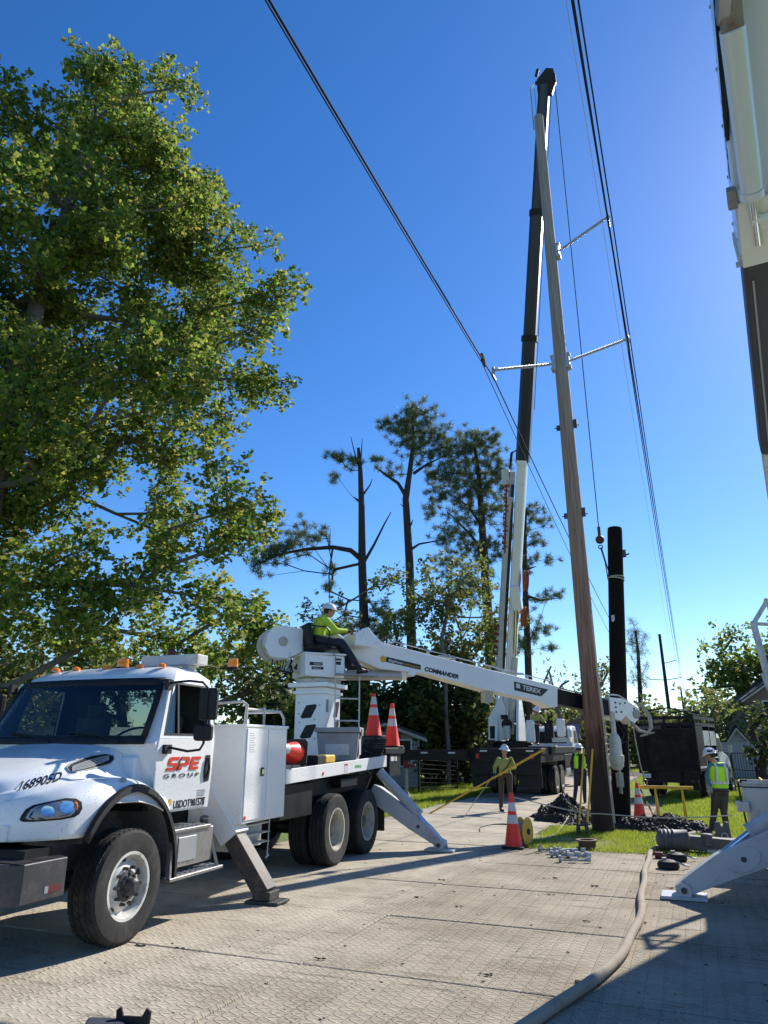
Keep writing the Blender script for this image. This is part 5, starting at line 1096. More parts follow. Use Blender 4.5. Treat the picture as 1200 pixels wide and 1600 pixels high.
for x in (-.85, -.1, .75): BC(MB().box(x, x+.25, -.012, .018, 1.50, 1.55), 'rear_label', 'reflect')
for y in (3.1, 4.35):
    for s in (1, -1): 
        wheel(ct, (s*1.08, y, .5), s, False); wheel(ct, (s*.76, y, .5), s, False)
wheel(ct, (1.08, 9.8, .5), 1, True); wheel(ct, (-1.08, 9.8, .5), -1, True)
BC(MB().box(.4, 1.2, .2, .24, .35, 1.0).box(-1.2, -.4, .2, .24, .35, 1.0), 'mud_flap', 'matblk')
# cab beyond
cb = BC(MB().yz([(8.6, 1.0), (8.6, 2.35), (8.9, 2.55), (9.9, 2.55), (10.5, 1.8), (11.9, 1.55), (12.1, 1.0)], -1.05, 1.05), 'cab', 'white', bevel=.06)
BC(MB().yz([(9.15, 1.8), (9.15, 2.35), (9.8, 2.35), (10.25, 1.82)], 1.05, 1.06).yz([(9.15, 1.8), (9.15, 2.35), (9.8, 2.35), (10.25, 1.82)], -1.06, -1.05).box(-.8, .8, 8.585, 8.6, 1.8, 2.3), 'cab_window', 'matblk', cb)
beac = BC(MB().box(.62, .78, 8.7, 8.85, 2.5, 2.62), 'beacon', 'matblk'); BC(MB().lathe([(.10, 2.62), (.10, 2.78), (.06, 2.84), (0, 2.84)], (.7, 8.78, 0), (0, 0, 1), 12), 'beacon_lens', 'amber', beac)
# turret
BC(MB().lathe([(.72, 1.62), (.72, 1.80), (.62, 1.80), (.62, 1.86)], (-.3, 2.6, 0), (0, 0, 1), 26), 'turntable', 'black')
for xx in (-.76, .04):
    BC(MB().yz([(2.0, 1.86), (3.3, 1.86), (3.35, 2.5), (2.9, 3.55), (2.55, 3.6), (2.2, 2.7)], xx-.05, xx+.05), 'turret_side', 'white', bevel=.015)
BC(MB().prism([(-1.12, 1.9), (-.42, 1.88), (-.42, 3.05), (-.58, 3.55), (-.78, 3.2), (-1.1, 2.7)], (0, 2.3, 0), (1, 0, 0), (0, 0, 1), (0, 1, 0), 0, .35), 'counterweight', 'white', bevel=.02)
BC(MB().box(-1.05, -.82, 2.28, 2.299, 1.95, 2.40), 'hatch', 'matblk'); BC(MB().cbox((-.45, 2.2, 2.72), .25, .06, .16).tube([(-.5, 2.22, 2.4), (-.45, 2.2, 2.65)], .015, 5), 'work_lamp', 'matblk')
BC(MB().lathe([(.20, -.05), (.20, .02)], (-.36, 2.2, 2.45), (0, 1, 0), 18), 'opening', 'matblk'); BC(MB().tube([(-.36, 2.1, 1.95), (-.36, 2.1, 2.40)], .13, 14), 'air_tank', 'whited')
BC(MB().box(.42, 1.25, 2.1, 3.4, 1.66, 1.70).box(1.25, 1.9, 2.3, 3.2, 1.82, 1.98), 'operator_platform', 'whited', bevel=.01)
BC(MB().cbox((.52, 2.15, 2.20), .30, .18, .80).cbox((1.60, 2.3, 2.32), .30, .16, .62), 'control_stand', 'white', bevel=.06)
BC(MB().tube([(.70, 2.12, 1.75), (.70, 2.12, 2.28), (1.05, 2.12, 2.28), (1.05, 2.12, 1.75)], .02, 6).tube([(1.3, 2.3, 1.95), (1.3, 2.3, 2.85), (1.8, 2.3, 2.85), (1.8, 2.3, 1.95)], .02, 6).box(1.0, 1.3, 2.3, 2.6, 1.98, 2.5), 'platform_guard', 'matblk')
# boom: white base section, then the telescoped dark sections
b0 = Vector((CX-.46, CY+2.9, 2.9)); b1 = at(851, 118, math.hypot(-2.0, 19.6))
def bb_(t): return b0.lerp(b1, t)
bdir = (b1-b0).normalized(); bside = Vector((1, 0, 0))-bdir*bdir.x; bside.normalize(); bback = bdir.cross(bside).normalized(); Lb = (b1-b0).length
def sect(t0, t1, w_, h_, ch=.25):
    k = [(-w_/2, -h_/2+ch*h_), (-w_/2+ch*w_, -h_/2), (w_/2-ch*w_, -h_/2), (w_/2, -h_/2+ch*h_), (w_/2, h_/2), (-w_/2, h_/2)]
    return MB().prism(k, bb_(t0), bside, bback, bdir, 0, Lb*(t1-t0))
fr_ = .415
bm1 = sect(0, fr_, .33, .50, .1).build('boom', M['whiteb'], ct, bevel=.01)
sect(fr_-.004, fr_+.004, .38, .55, .1).build('boom_collar', M['white'], bm1)
s2_ = sect(fr_, .61, .48, .5).build('boom_section', M['navy'], bm1, bevel=.008); s3_ = sect(.61, .80, .44, .44).build('boom_section', M['navy'], bm1, bevel=.008); s4_ = sect(.80, .985, .37, .38).build('boom_section', M['navy'], bm1, bevel=.008)
for t, w_ in ((.61, .56), (.80, .50)): sect(t-.005, t+.004, w_, w_-.02).build('boom_collar', M['black'], bm1)
hd = MB().prism([(-.20, -.25), (.30, -.35), (.42, .1), (.30, .5), (.05, .55), (-.25, .2)], bb_(.985), bside, bdir, bback, -.12, .12)
hd.tube([bb_(.995)+bside*-.35+bback*.2, bb_(.995)+bside*.1+bback*.2], .07, 8).tube([bb_(1.0)+bside*-.3, bb_(1.0)+bside*-.25+bdir*.25], .06, 8); hd.build('boom_head', M['matblk'], bm1, bevel=.02)
sd1 = MB().bar(bb_(.04)+bside*-.40, bb_(.37)+bside*-.36, .16, .2).bar(bb_(.30)+bside*-.36, bb_(.40)+bside*-.36, .18, .22); sd1.build('jib_side', M['greyp'], bm1, bevel=.006)
for k in range(9): 
    pass
sp_ = MB().tube([bb_(.03)+bside*-.22+bback*-.2, bb_(.15)+bside*-.25+bback*-.25, bb_(.32)+bside*-.25+bback*-.25, bb_(.38)+bside*-.27+bback*-.2], .06, 8); sp_.build('hose_bundle', M['cable'], bm1)
MB().tube([bb_(.405)+bside*-.45, bb_(.43)+bside*-.42, bb_(.435)+bside*-.25, bb_(.42)+bside*-.15], .05, 8).build('hose_bundle', M['cable'], bm1)
am_ = MB().cbox(bb_(.39)+bside*-.58, .30, .25, .62).build('auger_motor', M['whited'], bm1, bevel=.04)
m = MB(); ap = bb_(.39)+bside*-.58; 
m.tube([ap+Vector((0, 0, -.3)), ap+Vector((-.1, 0, -1.6)), ap+Vector((-.2, 0, -2.9))], .035, 6)
for k in range(16):
    c = ap.lerp(ap+Vector((-.2, 0, -2.9)), .12+.85*k/16); a = k*1.2; m.cbox(c+Vector((.03*math.cos(a), .03*math.sin(a), 0)), .14, .10, .05, (.3*math.sin(a), .35*math.cos(a), a))
m.build('auger_flight', M['orangered'], am_)
ra = b0+Vector((.38, -1.2, -.2)); rb = bb_(.19)+bside*.12+bback*-.33
cyl = MB().tube([b0+bside*.22+bback*-.5+bdir*-.6, b0.lerp(rb, .52)+bside*.1], .13, 16).build('lift_ram', M['whited'], bm1); MB().tube([b0.lerp(rb, .48)+bside*.1, rb], .075, 14).build('ram_rod', M['chrome'], cyl); MB().cbox(rb+bdir*.2, .36, .3, .9, (.38, 0, 0)).build('ram_bracket', M['white'], cyl, bevel=.02)
for k, tt in enumerate((.225, .165)):
    c = bb_(tt)+bside*.48; MB().lathe([(.28, -.08), (.40, -.07), (.40, -.04), (.33, -.03), (.33, .03), (.40, .04), (.40, .07), (.28, .08)], c-bside*.10, (bside+bback*.3).normalized(), 22).build('hose_reel', M['reel'], bm1)
letter('lettering', 'D115', M['darkred'], bm1, bb_(.10)+bside*-.46+bback*-.34, bdir, -bside, .26, 1.2, bold=.01)
letter('lettering', 'TELECT', M['darkred'], bm1, bb_(.27)+bside*-.42+bback*-.34, bdir, -bside, .16, 1.6, bold=.004)
MB().bar(bb_(.05)+bside*-.40+bback*-.20, bb_(.36)+bside*-.36+bback*-.2, .24, .24).build('jib', M['greyp'], bm1, bevel=.01)
# load line, ball and slings
ld0 = at(866, 122, math.hypot(-1.6, 18.7)); ball = at(940, 843, math.hypot(-1.6, 18.7)); ball = Vector((ld0.x, ld0.y, ball.z))
MB().tube([bb_(1.0)+bside*.3, ld0+Vector((0, 0, .3)), ld0], .02, 6).cbox(ld0, .10, .10, .3).build('line_dead_end', M['matblk'], bm1)
MB().tube([ld0, ball+Vector((0, 0, .3))], .013, 6).tube([bb_(1.0)+bside*.26, bb_(.5)+bside*.32], .012, 5).build('load_line', M['cable'], bm1)
hk = MB().sphere(ball, .115, 16).tube([ball, ball+Vector((0, 0, .35))], .04, 8).ring([(.05+.014*math.cos(t), .014*math.sin(t)) for t in (0, 1.57, 3.14, 4.71)], ball+Vector((0, 0, -.2)), (0, 1, 0), 14).build('hook_ball', M['dkred2'], bm1)
c = bb0.lerp(bb1, .81)
MB().tube([ball+Vector((0, 0, -.22)), ball.lerp(c, .6)+Vector((-.1, 0, 0)), c+Vector((-.19, -.05, 0))], .014, 6).tube([ball+Vector((0.02, 0, -.22)), c+Vector((-.12, -.17, 0))], .014, 6).build('lifting_sling', M['cable'], bm1)
# outriggers of the crane truck: beams with upright jacks on round pads
for yb, xl in ((-.35, -3.55), (6.8, -3.0)):
    for s in (-1, 1):
        if s > 0 and yb < 0: continue
        if s > 0: continue
        a = BC(MB().box(xl*1 if s < 0 else 1.2, -1.2 if s < 0 else -xl, yb-.12, yb+.12, 1.22, 1.56), 'outrigger_beam', 'black', bevel=.012)
        BC(MB().box(xl+.02, xl+.20, yb-.11, yb+.11, .95, 1.56).box(xl+.10, xl+.45, yb-.06, yb+.06, .98, 1.08), 'jack_housing', 'darkred', a, bevel=.01)
        BC(MB().tube([(xl+.11, yb, .10), (xl+.11, yb, .98)], .055, 12), 'jack_leg', 'steel', a)
        BC(MB().lathe([(.34, .0), (.34, .035), (.12, .05), (.08, .16), (0, .16)], (xl+.11, yb, .0), (0, 0, 1), 22), 'jack_pad', 'steel', a)
        BC(MB().box(xl+.7, xl+.95, yb-.125, yb-.12, 1.44, 1.49).box(xl+1.7, xl+1.95, yb-.125, yb-.12, 1.44, 1.49), 'beam_label', 'reflect', a)
# ---------------------------------------------------------------- dump truck
DA = R(-13); dt = thing('dump_truck', 'black high-sided chip dump truck with a white cab parked beyond the dirt pile', 'dump truck', (-.85, 27.6, 0), DA); dt.scale = (.82, .82, .92)
def BD(mb_, n, m, par=None, **k): return mb_.build(n, M[m], par or dt, local=True, **k)
body = BD(MB().box(-1.2, 1.2, 0, 3.9, .95, 1.05).box(-1.2, -1.14, 0, 3.9, 1.05, 2.55).box(1.14, 1.2, 0, 1.3, 1.05, 2.6).box(-1.14, 1.14, 3.84, 3.9, 1.05, 2.7), 'dump_body', 'black', bevel=.01)
BD(MB().box(-1.2, 1.2, -.06, 0, .92, 2.45).box(-1.24, -1.1, -.09, .0, .85, 2.75).box(1.1, 1.24, -.09, 0, .85, 2.75).box(-.9, .9, -.10, -.06, 1.2, 1.28).box(-.9, .9, -.10, -.06, 2.1, 2.16).box(-.95, -.87, -.10, -.06, 1.2, 2.1).box(.87, .95, -.10, -.06, 1.2, 2.1), 'tailgate', 'tgate', body, bevel=.008)
m = MB()
for z in (2.62, 2.86): m.box(-1.2, 1.2, -.03, .03, z-.07, z+.05).box(1.14, 1.2, 0, 3.9, z-.07, z+.05).box(-1.2, -1.14, 0, 3.9, z-.07, z+.05)
for y in (0, 1.3, 2.6, 3.85): m.box(1.14, 1.2, y-.04, y+.04, .95, 2.9).box(-1.2, -1.14, y-.04, y+.04, .95, 2.9)
for x in (-.6, 0, .6): m.box(x-.04, x+.04, -.03, .03, 2.45, 2.9)
BD(m, 'side_rail', 'black', body)
BD(MB().box(1.15, 1.19, 1.35, 3.8, 1.85, 2.4).box(1.16, 1.21, .1, 3.9, 1.05, 1.12), 'side_sign', 'whited', body)
m = MB()
for z in (1.15, 1.4, 1.65): m.tube([(1.2, 1.4, z), (1.2, 3.7, z)], .02, 6)
for y in (1.4, 3.7): m.tube([(1.2, y, 1.0), (1.2, y, 1.8)], .02, 6)
BD(m, 'side_ladder', 'white', body)
m = MB().tube([(-1.1, .1, 2.95), (-.6, .1, 3.15), (.2, .1, 3.22), (1.0, .1, 3.0), (1.18, .1, 2.7)], .025, 6).tube([(-1.1, 3.7, 2.95), (-.6, 3.7, 3.15), (.2, 3.7, 3.22), (1.0, 3.7, 3.0), (1.24, 3.7, 2.3)], .025, 6)
for q in ((-1.1, 2.95), (-.6, 3.15), (.2, 3.22), (1.0, 3.0)): m.tube([(q[0], .1, q[1]), (q[0], 3.7, q[1])], .018, 5)
BD(m, 'tarp_bow', 'black', body)
def tarp(u, v): 
    x = -1.1+2.1*u; z = np.interp(x, [-1.1, -.6, .2, 1.0], [2.95, 3.15, 3.22, 3.0]); return (x, .1+3.6*v, z-.06*math.sin(math.pi*v)-.02)
BD(MB().grid(tarp, 8, 6), 'mesh_tarp', 'meshtarp', body)
BD(MB().box(-.45, .45, -.1, 8.0, .62, .92).box(-1.1, 1.1, -.12, -.02, .55, .68).box(-1.1, -.5, .05, .1, .3, .9).box(.5, 1.1, .05, .1, .3, .9), 'chassis', 'black')
for s in (1, -1):
    for y in (1.2, 2.4): wheel(dt, (s*1.05, y, .5), s, False)
    wheel(dt, (s*1.05, 6.3, .5), s, True)
BD(MB().box(-.95, -.83, -.13, -.12, .58, .66).box(.83, .95, -.13, -.12, .58, .66), 'tail_lamp', 'darkred')
BD(MB().box(-1.05, -.75, -.14, -.13, .70, .85), 'number_plate', 'reflect')
cb = BD(MB().yz([(4.3, .85), (4.3, 2.2), (4.6, 2.4), (5.5, 2.35), (5.9, 1.65), (7.0, 1.45), (7.3, 1.2), (7.35, .8)], -1.0, 1.0), 'cab', 'white', bevel=.12)
BD(MB().yz([(4.75, 1.6), (4.75, 2.15), (5.4, 2.15), (5.7, 1.62)], 1.0, 1.01).yz([(4.75, 1.6), (4.75, 2.15), (5.4, 2.15), (5.7, 1.62)], -1.01, -1.0), 'cab_window', 'matblk', cb)
BD(MB().tube([(1.0, 5.5, 1.7), (1.35, 5.6, 1.75), (1.35, 5.6, 1.5)], .02, 6).cbox((1.38, 5.6, 1.72), .16, .08, .3), 'mirror', 'whited', cb, bevel=.02)
BD(MB().prism([(6.3+.62*math.cos(a), .5+.62*math.sin(a)) for a in [k*math.pi/12 for k in range(13)]], (0, 0, 0), (0, 1, 0), (0, 0, 1), (1, 0, 0), .98, 1.02), 'wheel_arch', 'matblk', cb)
# ---------------------------------------------------------------- bucket truck at the right edge
T2 = thing('bucket_truck', 'white bucket truck at the right edge with a grey outrigger and overhead boom', 'bucket truck', (2.62, 7.4, 0), 0)
for ch in list(tr.children):
    if ch.name.split('.')[0] in ('hood', 'front_valance', 'grille', 'headlight', 'wheel_arch_flare', 'inner_fender', 'marker_lamp', 'bumper', 'frame', 'battery_box', 'fuel_cap_tank', 'step', 'cab', 'windscreen_surround', 'door', 'mirror_arm', 'rear_window', 'dashboard', 'seat', 'cab_floor', 'clearance_lamp', 'wheel') and not (ch.name.startswith('seat') and ch.matrix_world.translation.z > 3):
        if ch.name.startswith('seat') and len(ch.children): continue
        copy_tree(ch, T2)
for o in [c for c in T2.children_recursive if c.name.split('.')[0] in ('lettering', 'emblem', 'placard_line')]: bpy.data.objects.remove(o)
for o in T2.children_recursive: WM[o.name] = WM[T2.name]
def BT(mb_, n, m, par=None, **k): return mb_.build(n, M[m], par or T2, local=True, **k)
BT(MB().box(-1.18, 1.18, 1.8, 6.6, .95, 3.15), 'service_body', 'white', bevel=.02)  # unseen body, made this tall so its shadow covers the near mats
m = MB()
for k in range(3): m.box(-1.20, -1.18, 1.9+k*1.55, 3.35+k*1.55, 1.0, 3.05)
BT(m, 'cabinet_door', 'white', bevel=.01)
tt = BT(MB().lathe([(.6, 3.15), (.6, 3.25), (.5, 3.25), (.5, 3.3)], (.1, 5.9, 0), (0, 0, 1), 24).box(-.55, .75, 5.6, 6.6, 3.3, 4.3), 'turret', 'white', bevel=.02)
def BW(mb_, n, m, par=None, **k): return mb_.build(n, M[m], par or T2, **k)
el = Vector((1.95, 2.6, 10.3)); lo0 = Vector((2.5, 13.6, 7.6))
lb = BW(MB().bar(lo0, el, .42, .5), 'lower_boom', 'white', bevel=.02)
BW(MB().bar((2.30, 13.7, 3.6), (2.32, 13.9, 7.9), .5, .4, up=(1, 0, 0)).bar((3.05, 13.7, 3.6), (3.05, 13.9, 7.7), .5, .4, up=(1, 0, 0)).box(2.4, 3.0, 13.75, 13.85, 4.2, 7.4), 'shadow_riser', 'white', lb, bevel=.02)  # out of view; beams and plate added to cast the wide shadow on the mats
BW(MB().lathe([(.35, -.35), (.35, .35)], el, (1, 0, 0), 20), 'elbow', 'white', lb)
q1 = Vector((1.86, 13.2, 5.55)); Ue = Vector((1.22, 4.6, 9.45)); Ue2 = Vector((1.10, 3.0, 10.2))
ud = (q1-Ue).normalized(); usd = Vector((1, 0, 0))-ud*ud.x; usd.normalize(); uup = usd.cross(ud).normalized()
def up_(t, s=0, h=0): return Ue.lerp(q1, t)+usd*s+uup*h
ub = BW(MB().bar(Ue2, up_(.47), .52, .62, w2=.52, h2=.58), 'upper_boom', 'whitec', bevel=.03)
BW(MB().bar(up_(.42), up_(.84), .47, .46, w2=.46, h2=.42), 'boom_insert', 'dkgreyboom', ub, bevel=.06)
BW(MB().bar(up_(.82), up_(1.0), .43, .40, w2=.34, h2=.32), 'boom_tip', 'whited', ub, bevel=.02)
BW(MB().bar(up_(.455), up_(.47), .56, .62), 'boom_collar', 'whited', ub, bevel=.01)
rm_ = BW(MB().tube([up_(.18, -.16, -.50), up_(.36, -.10, -.44)], .12, 18).tube([up_(.36, -.10, -.44), up_(.37, -.10, -.43)], .135, 18), 'levelling_ram', 'whitec', ub)
BW(MB().tube([up_(.36, -.10, -.44), up_(.44, -.06, -.36)], .05, 12), 'ram_rod', 'chrome', rm_)
BW(MB().bar(up_(.12, -.17, -.52), up_(.18, -.16, -.50), .20, .14).cbox(up_(.155, -.22, -.52), .12, .3, .18), 'ram_clevis', 'steel', rm_, bevel=.01)
BW(MB().bar(up_(.38, 0, -.33), up_(.47, 0, -.33), .50, .06).box(*(lambda c: (c.x-.12, c.x+.12, c.y-.1, c.y+.1, c.z-.06, c.z+.02))(up_(.41, 0, -.36))), 'wear_plate', 'whiteb', ub, bevel=.01)
hz_ = MB()
for k in range(4): hz_.tube([up_(-.2, -.24+.035*k, -.40), up_(.02, -.26+.035*k, -.46-.02*(k % 2)), up_(.10, -.25+.03*k, -.42), up_(.16, -.27+.03*k, -.34), up_(.30, -.275, -.20-.04*k)], .017, 7)
BW(hz_, 'hydraulic_hose', 'cable', ub)
bz = MB()
for k in range(10):
    for h_ in (-.22, .18): bz.lathe([(.018, 0), (.018, .012)], up_(-.15+.065*k, -.262, h_), -usd, 8)
BW(bz, 'rivet_row', 'steel', ub)
BW(MB().bar(up_(.36, -.29, -.30), up_(.385, -.29, -.30), .10, .12).bar(up_(.36, .2, -.34), up_(.38, .2, -.34), .12, .06), 'cable_guide', 'steel', ub, bevel=.01)
BW(MB().tube([up_(-.1, -.3, -.2), up_(.02, -.3, -.3), up_(.03, -.25, -.4)], .03, 8).tube([up_(-.1, -.24, -.25), up_(.0, -.22, -.34)], .025, 8).cbox(up_(.0, -.26, -.38), .1, .16, .12), 'hydraulic_hose', 'steel', ub)
BW(MB().bar(up_(.465, -.32, -.31), up_(.465, .32, -.31), .05, .05).tube([up_(.5, -.14, -.24), up_(.82, -.12, -.22)], .014, 6), 'boom_pin', 'galv', ub)
letter('lettering', 'ALTEC', M['textblue'], ub, up_(.26, -.262, -.05), ud, uup, .16, 1.0, bold=.004)
# jib frame and bucket hang below the boom tip
fr0 = MB(); A_ = Vector((1.10, 12.5, 3.52)); Bq = Vector((1.34, 12.5, 3.86)); Cq = Vector((1.38, 12.6, 3.50)); Dq = Vector((1.12, 12.5, 1.9)); Eq = Vector((1.55, 12.6, 3.86)); Fq = Vector((1.20, 12.45, 2.35))
fr0.tube([A_, Bq, Eq], .035, 10).tube([A_, Cq], .03, 10).tube([A_, Fq, Vector((1.26, 12.45, 1.2))], .05, 12).tube([Eq, Vector((1.6, 12.6, 1.4))], .05, 12).tube([Cq, Bq], .025, 8).sphere(A_, .05).sphere(Bq, .05)
fr0.bar(Fq, Vector((1.6, 12.5, 2.5)), .06, .08).bar(Vector((1.14, 12.45, 2.5)), Vector((1.10, 12.45, 2.75)), .03, .03)
BW(fr0, 'bucket_frame', 'whited'); BW(MB().bar(q1, Vector((1.58, 12.6, 3.8)), .12, .16).bar(Vector((1.3, 12.5, 2.4)), Vector((1.7, 12.55, .9)), .14, .18), 'jib_arm', 'whited')
bk = MB(); cx, cy = .98, 12.75
def bucket(u, v):
    a = 2*math.pi*u; k = 1-.18*(1-v); r_ = .40*k; q = max(abs(math.cos(a)), abs(math.sin(a)))**.75
    return (cx+r_*math.cos(a)/q, cy+r_*math.sin(a)/q, .28+.90*v)
bk.grid(bucket, 40, 6); b2 = [bucket(i/40, 0) for i in range(40)]; bk.add(b2, [tuple(range(40))])
bo_ = BW(bk, 'bucket', 'fibre', solid=.03)
rm = MB(); rp = [Vector(bucket(i/40, 1)) for i in range(41)]; rm.tube(rp, .022, 8); BW(rm, 'bucket_rim', 'fibre', bo_); rm = MB(); rm.tube([p+Vector((0, 0, -.06)) for p in rp], .009, 6); BW(rm, 'rim_cord', 'cable', bo_)
BW(MB().box(cx-.50, cx-.33, cy-.42, cy-.18, .78, .92), 'tool_tray', 'fibre', bo_, bevel=.015)
BW(MB().tube([(cx-.44, cy-.36, 1.2), (cx-.43, cy-.37, .95), (cx-.40, cy-.36, .6), (cx-.36, cy-.34, .15)], .014, 6).cbox((cx-.36, cy-.3, 1.2), .10, .08, .05), 'bucket_strap', 'cable', bo_)
BW(MB().bar((cx-.1, cy-.3, 1.2), (cx-.1, cy+.3, 1.22), .02, .03).bar((cx+.15, cy-.3, 1.2), (cx+.15, cy+.3, 1.22), .02, .03), 'bucket_slat', 'yellow', bo_)
def BTo(mb_, n, m, par=None, **k): return mb_.build(n, M[m], par or T2, local=True, **k)
oa = big_outrigger(BTo, T2, -1, 5.03, (-.62, 2.58, 1.20), (-2.93, 2.58, .12), .26); big_outrigger(BTo, T2, 1, 2.58, (.62, 2.58, 1.2), (2.93, 2.58, .12), .26)
# ---------------------------------------------------------------- traffic cones
def cone(name, label, loc, group='orange traffic cones', h=.92, black_base=True, rot=None, tilt=None):
    t = thing(name, label, 'traffic cone', loc, rot or 0, group)
    r = lambda z: .155-.125*z/h
    p = [(r(z), z) for z in (.03, .42, .4201)]; MB().lathe([(.165, .02), (.155, .035), (r(.40), .40), (r(.74), .74), (.038, h-.02), (.03, h), (0, h)], (0, 0, 0), (0, 0, 1), 30).build('cone_body', M['orange'], t, local=True)
    for z0, z1 in ((.40, .54), (.60, .74)): MB().lathe([(r(z0)+.003, z0), (r(z1)+.003, z1)], (0, 0, 0), (0, 0, 1), 26).build('reflective_collar', M['reflect'], t, local=True)
    pl = [(-.19, -.15), (-.15, -.19), (.15, -.19), (.19, -.15), (.19, .15), (.15, .19), (-.15, .19), (-.19, .15)]
    MB().prism(pl, (0, 0, 0), (1, 0, 0), (0, 1, 0), (0, 0, 1), 0, .035).build('base', M['matblk'] if black_base else M['orange'], t, local=True, bevel=.008)
    if tilt: t.rotation_euler = tilt; t.location = loc
    return t
cone('traffic_cone', 'traffic cone standing on the dusty mat beside the yellow rope reel', gnd(803, 1325), h=.90)
cone('traffic_cone', 'traffic cone standing beyond the dirt pile in front of the dump truck', gnd(1001, 1284), h=.86)
cone('traffic_cone', 'traffic cone on top of the black rubber stack at the truck bed corner', L3(.90, 7.02, 1.845), h=.80)
cone('traffic_cone', 'traffic cone on the black tail frame behind the truck bed', L3(.98, 7.85, 1.664), h=.84)
c_ = cone('traffic_cone', 'orange cone lying on its side on the truck bed by the tool box', L3(.92, 3.75, 1.60), h=.60, tilt=(R(82), 0, R(10)))
# bed clutter
def one(mb_, n, m, label, cat, loc, group=None, **k):
    mb_.v = [Vector(p)+Vector(loc) for p in mb_.v]; return tag(mb_.build(n, M[m], origin=tuple(loc), **k), label, cat, group)
p = L3(.84, 5.55, 1.45); cl = thing('cooler', 'grey insulated cooler with a worn lid on the truck bed in front of the pedestal', 'cooler', p, TH+.25)
MB().add([(x*(.62+.10*(z > .2)), y*(.34+.05*(z > .2)), z) for z in (.0, .46) for x, y in ((-.5, -.6), (.5, -.6), (.5, .6), (-.5, .6))], [(3, 2, 1, 0), (4, 5, 6, 7), (0, 1, 5, 4), (1, 2, 6, 5), (2, 3, 7, 6), (3, 0, 4, 7)]).build('cooler_body', M['grey'], cl, local=True, bevel=.03)
MB().box(-.38, .38, -.27, .27, .46, .54).box(.375, .395, -.1, .1, .40, .52).build('cooler_lid', M['grey'], cl, local=True, bevel=.02); MB().box(.345, .352, -.12, .12, .10, .34).box(-.2, .2, -.222, -.214, .1, .34).build('side_recess', M['greyp'], cl, local=True, bevel=.003)
bp_ = L3(.90, 7.02, 1.455 if False else 1.475); m = MB()
for k in range(9): m.cbox((0, 0, .018+.038*k), .42, .42, .032, (0, 0, .08*k))
one(m, 'cone_base_stack', 'matblk', 'stack of black rubber bases under the cone on the bed corner', 'rubber mats', bp_, bevel=.006)
bg_ = L3(1.0, 4.45, 1.42); m = thing('tool_bag', 'black and yellow tool bag lying on the truck bed rail by the fallen cone', 'tool bag', bg_, TH)
MB().cbox((0, -.18, .07), .22, .30, .15).build('bag_body', M['blackc'], m, local=True, bevel=.03); MB().cbox((0, .18, .08), .20, .38, .13).build('bag_roll', M['yellow'], m, local=True, bevel=.03)
mm = MB()
for k in range(9): mm.cbox((random.uniform(-.12, .12), random.uniform(-.3, .3), .03), .07, .09, .05, (0, 0, random.uniform(0, 3)))
one(mm, 'hardware_pile', 'steel', 'small pile of metal fittings on the front edge of the truck bed', 'fittings', L3(1.05, 3.3, 1.385))
mm = MB()
for k in range(6): mm.ring([(.16+.02*k % .05+.014*math.cos(t), .014*math.sin(t)+.02*k) for t in (0, 1.57, 3.14, 4.71)], (.01*k, 0, .02), (0, .1*k-.2, 1), 20)
one(mm, 'cable_coil', 'cable', 'coil of black cable on the truck bed between the cooler and the cone stack', 'cable coil', L3(.8, 6.4, 1.475))
# rope reel by the cone
c = gnd(820, 1322); rp_ = thing('rope_reel', 'yellow reel of rope leaning against the traffic cone', 'reel', c, R(-25))
m = MB()
for s in (-.08, .06): m.lathe([(.235, s), (.24, s+.01), (.235, s+.02)], (0, 0, .24), (1, .25, 0), 30)
m.build('flange', M['yellow'], rp_, local=True); MB().lathe([(.17, -.07), (.17, .07)], (0, 0, .24), (1, .25, 0), 24).build('rope_winding', M['rope'], rp_, local=True); MB().lathe([(.05, -.1), (.05, .1)], (0, 0, .24), (1, .25, 0), 14).build('hub', M['matblk'], rp_, local=True)
# dirt piles
def pile(name, label, c, rx, ry, h, seed, nl=260):
    from mathutils import noise as mn
    r_ = np.random.default_rng(seed); ph = r_.uniform(0, 6, 8); o3_ = Vector((seed*7.3, seed*3.1, 0))
    def f(u, v):
        a = 2*math.pi*u; e = (1+.18*math.sin(3*a+ph[0])+.12*math.sin(5*a+ph[1])); x = v*rx*e*math.cos(a); y = v*ry*e*math.sin(a); p = Vector((x, y, 0))+o3_
        k = (1-v**6); z = h*(1-v**1.3)*(1+.5*mn.noise(p*2.2))+k*(.16*abs(mn.noise(p*5))+.10*abs(mn.noise(p*11))+.05*mn.noise(p*24))*(.4+h)
        return (c.x+x+.04*mn.noise(p*9), c.y+y+.04*mn.noise(p*9+Vector((5, 5, 5))), z-.035)
    m = MB(); m.grid(f, 190, 70)
    for k in range(nl):
        a = r_.uniform(0, 6.283); v = r_.uniform(0, 1.25)**.7; p = f(a/6.283, min(1, v)) if v < 1 else (c.x+v*rx*math.cos(a), c.y+v*ry*math.sin(a), 0); s = r_.uniform(.012, .045)*(1 if v < 1 else .6)
        n0 = len(m.v); m.sphere((p[0], p[1], max(p[2], 0)+s*.1), s, 6, (r_.uniform(.7, 1.6), r_.uniform(.6, 1.4), r_.uniform(.4, 1)), 4)
        for q in range(n0, len(m.v)): m.v[q] = m.v[q]+Vector((mn.noise(m.v[q]*60), mn.noise(m.v[q]*60+Vector((3, 1, 2))), mn.noise(m.v[q]*60+Vector((9, 4, 2)))))*s*.6
    return tag(m.build(name, M['mud'], origin=(c.x, c.y, 0), smooth=False), label, 'dirt pile', 'heaps of dug black dirt')
pile('dirt_pile', 'shiny wet black dirt heap between the cone and the worker in the dark coat', Vector((-3.1, 18.9, 0)), .85, .8, .45, 3, 80)
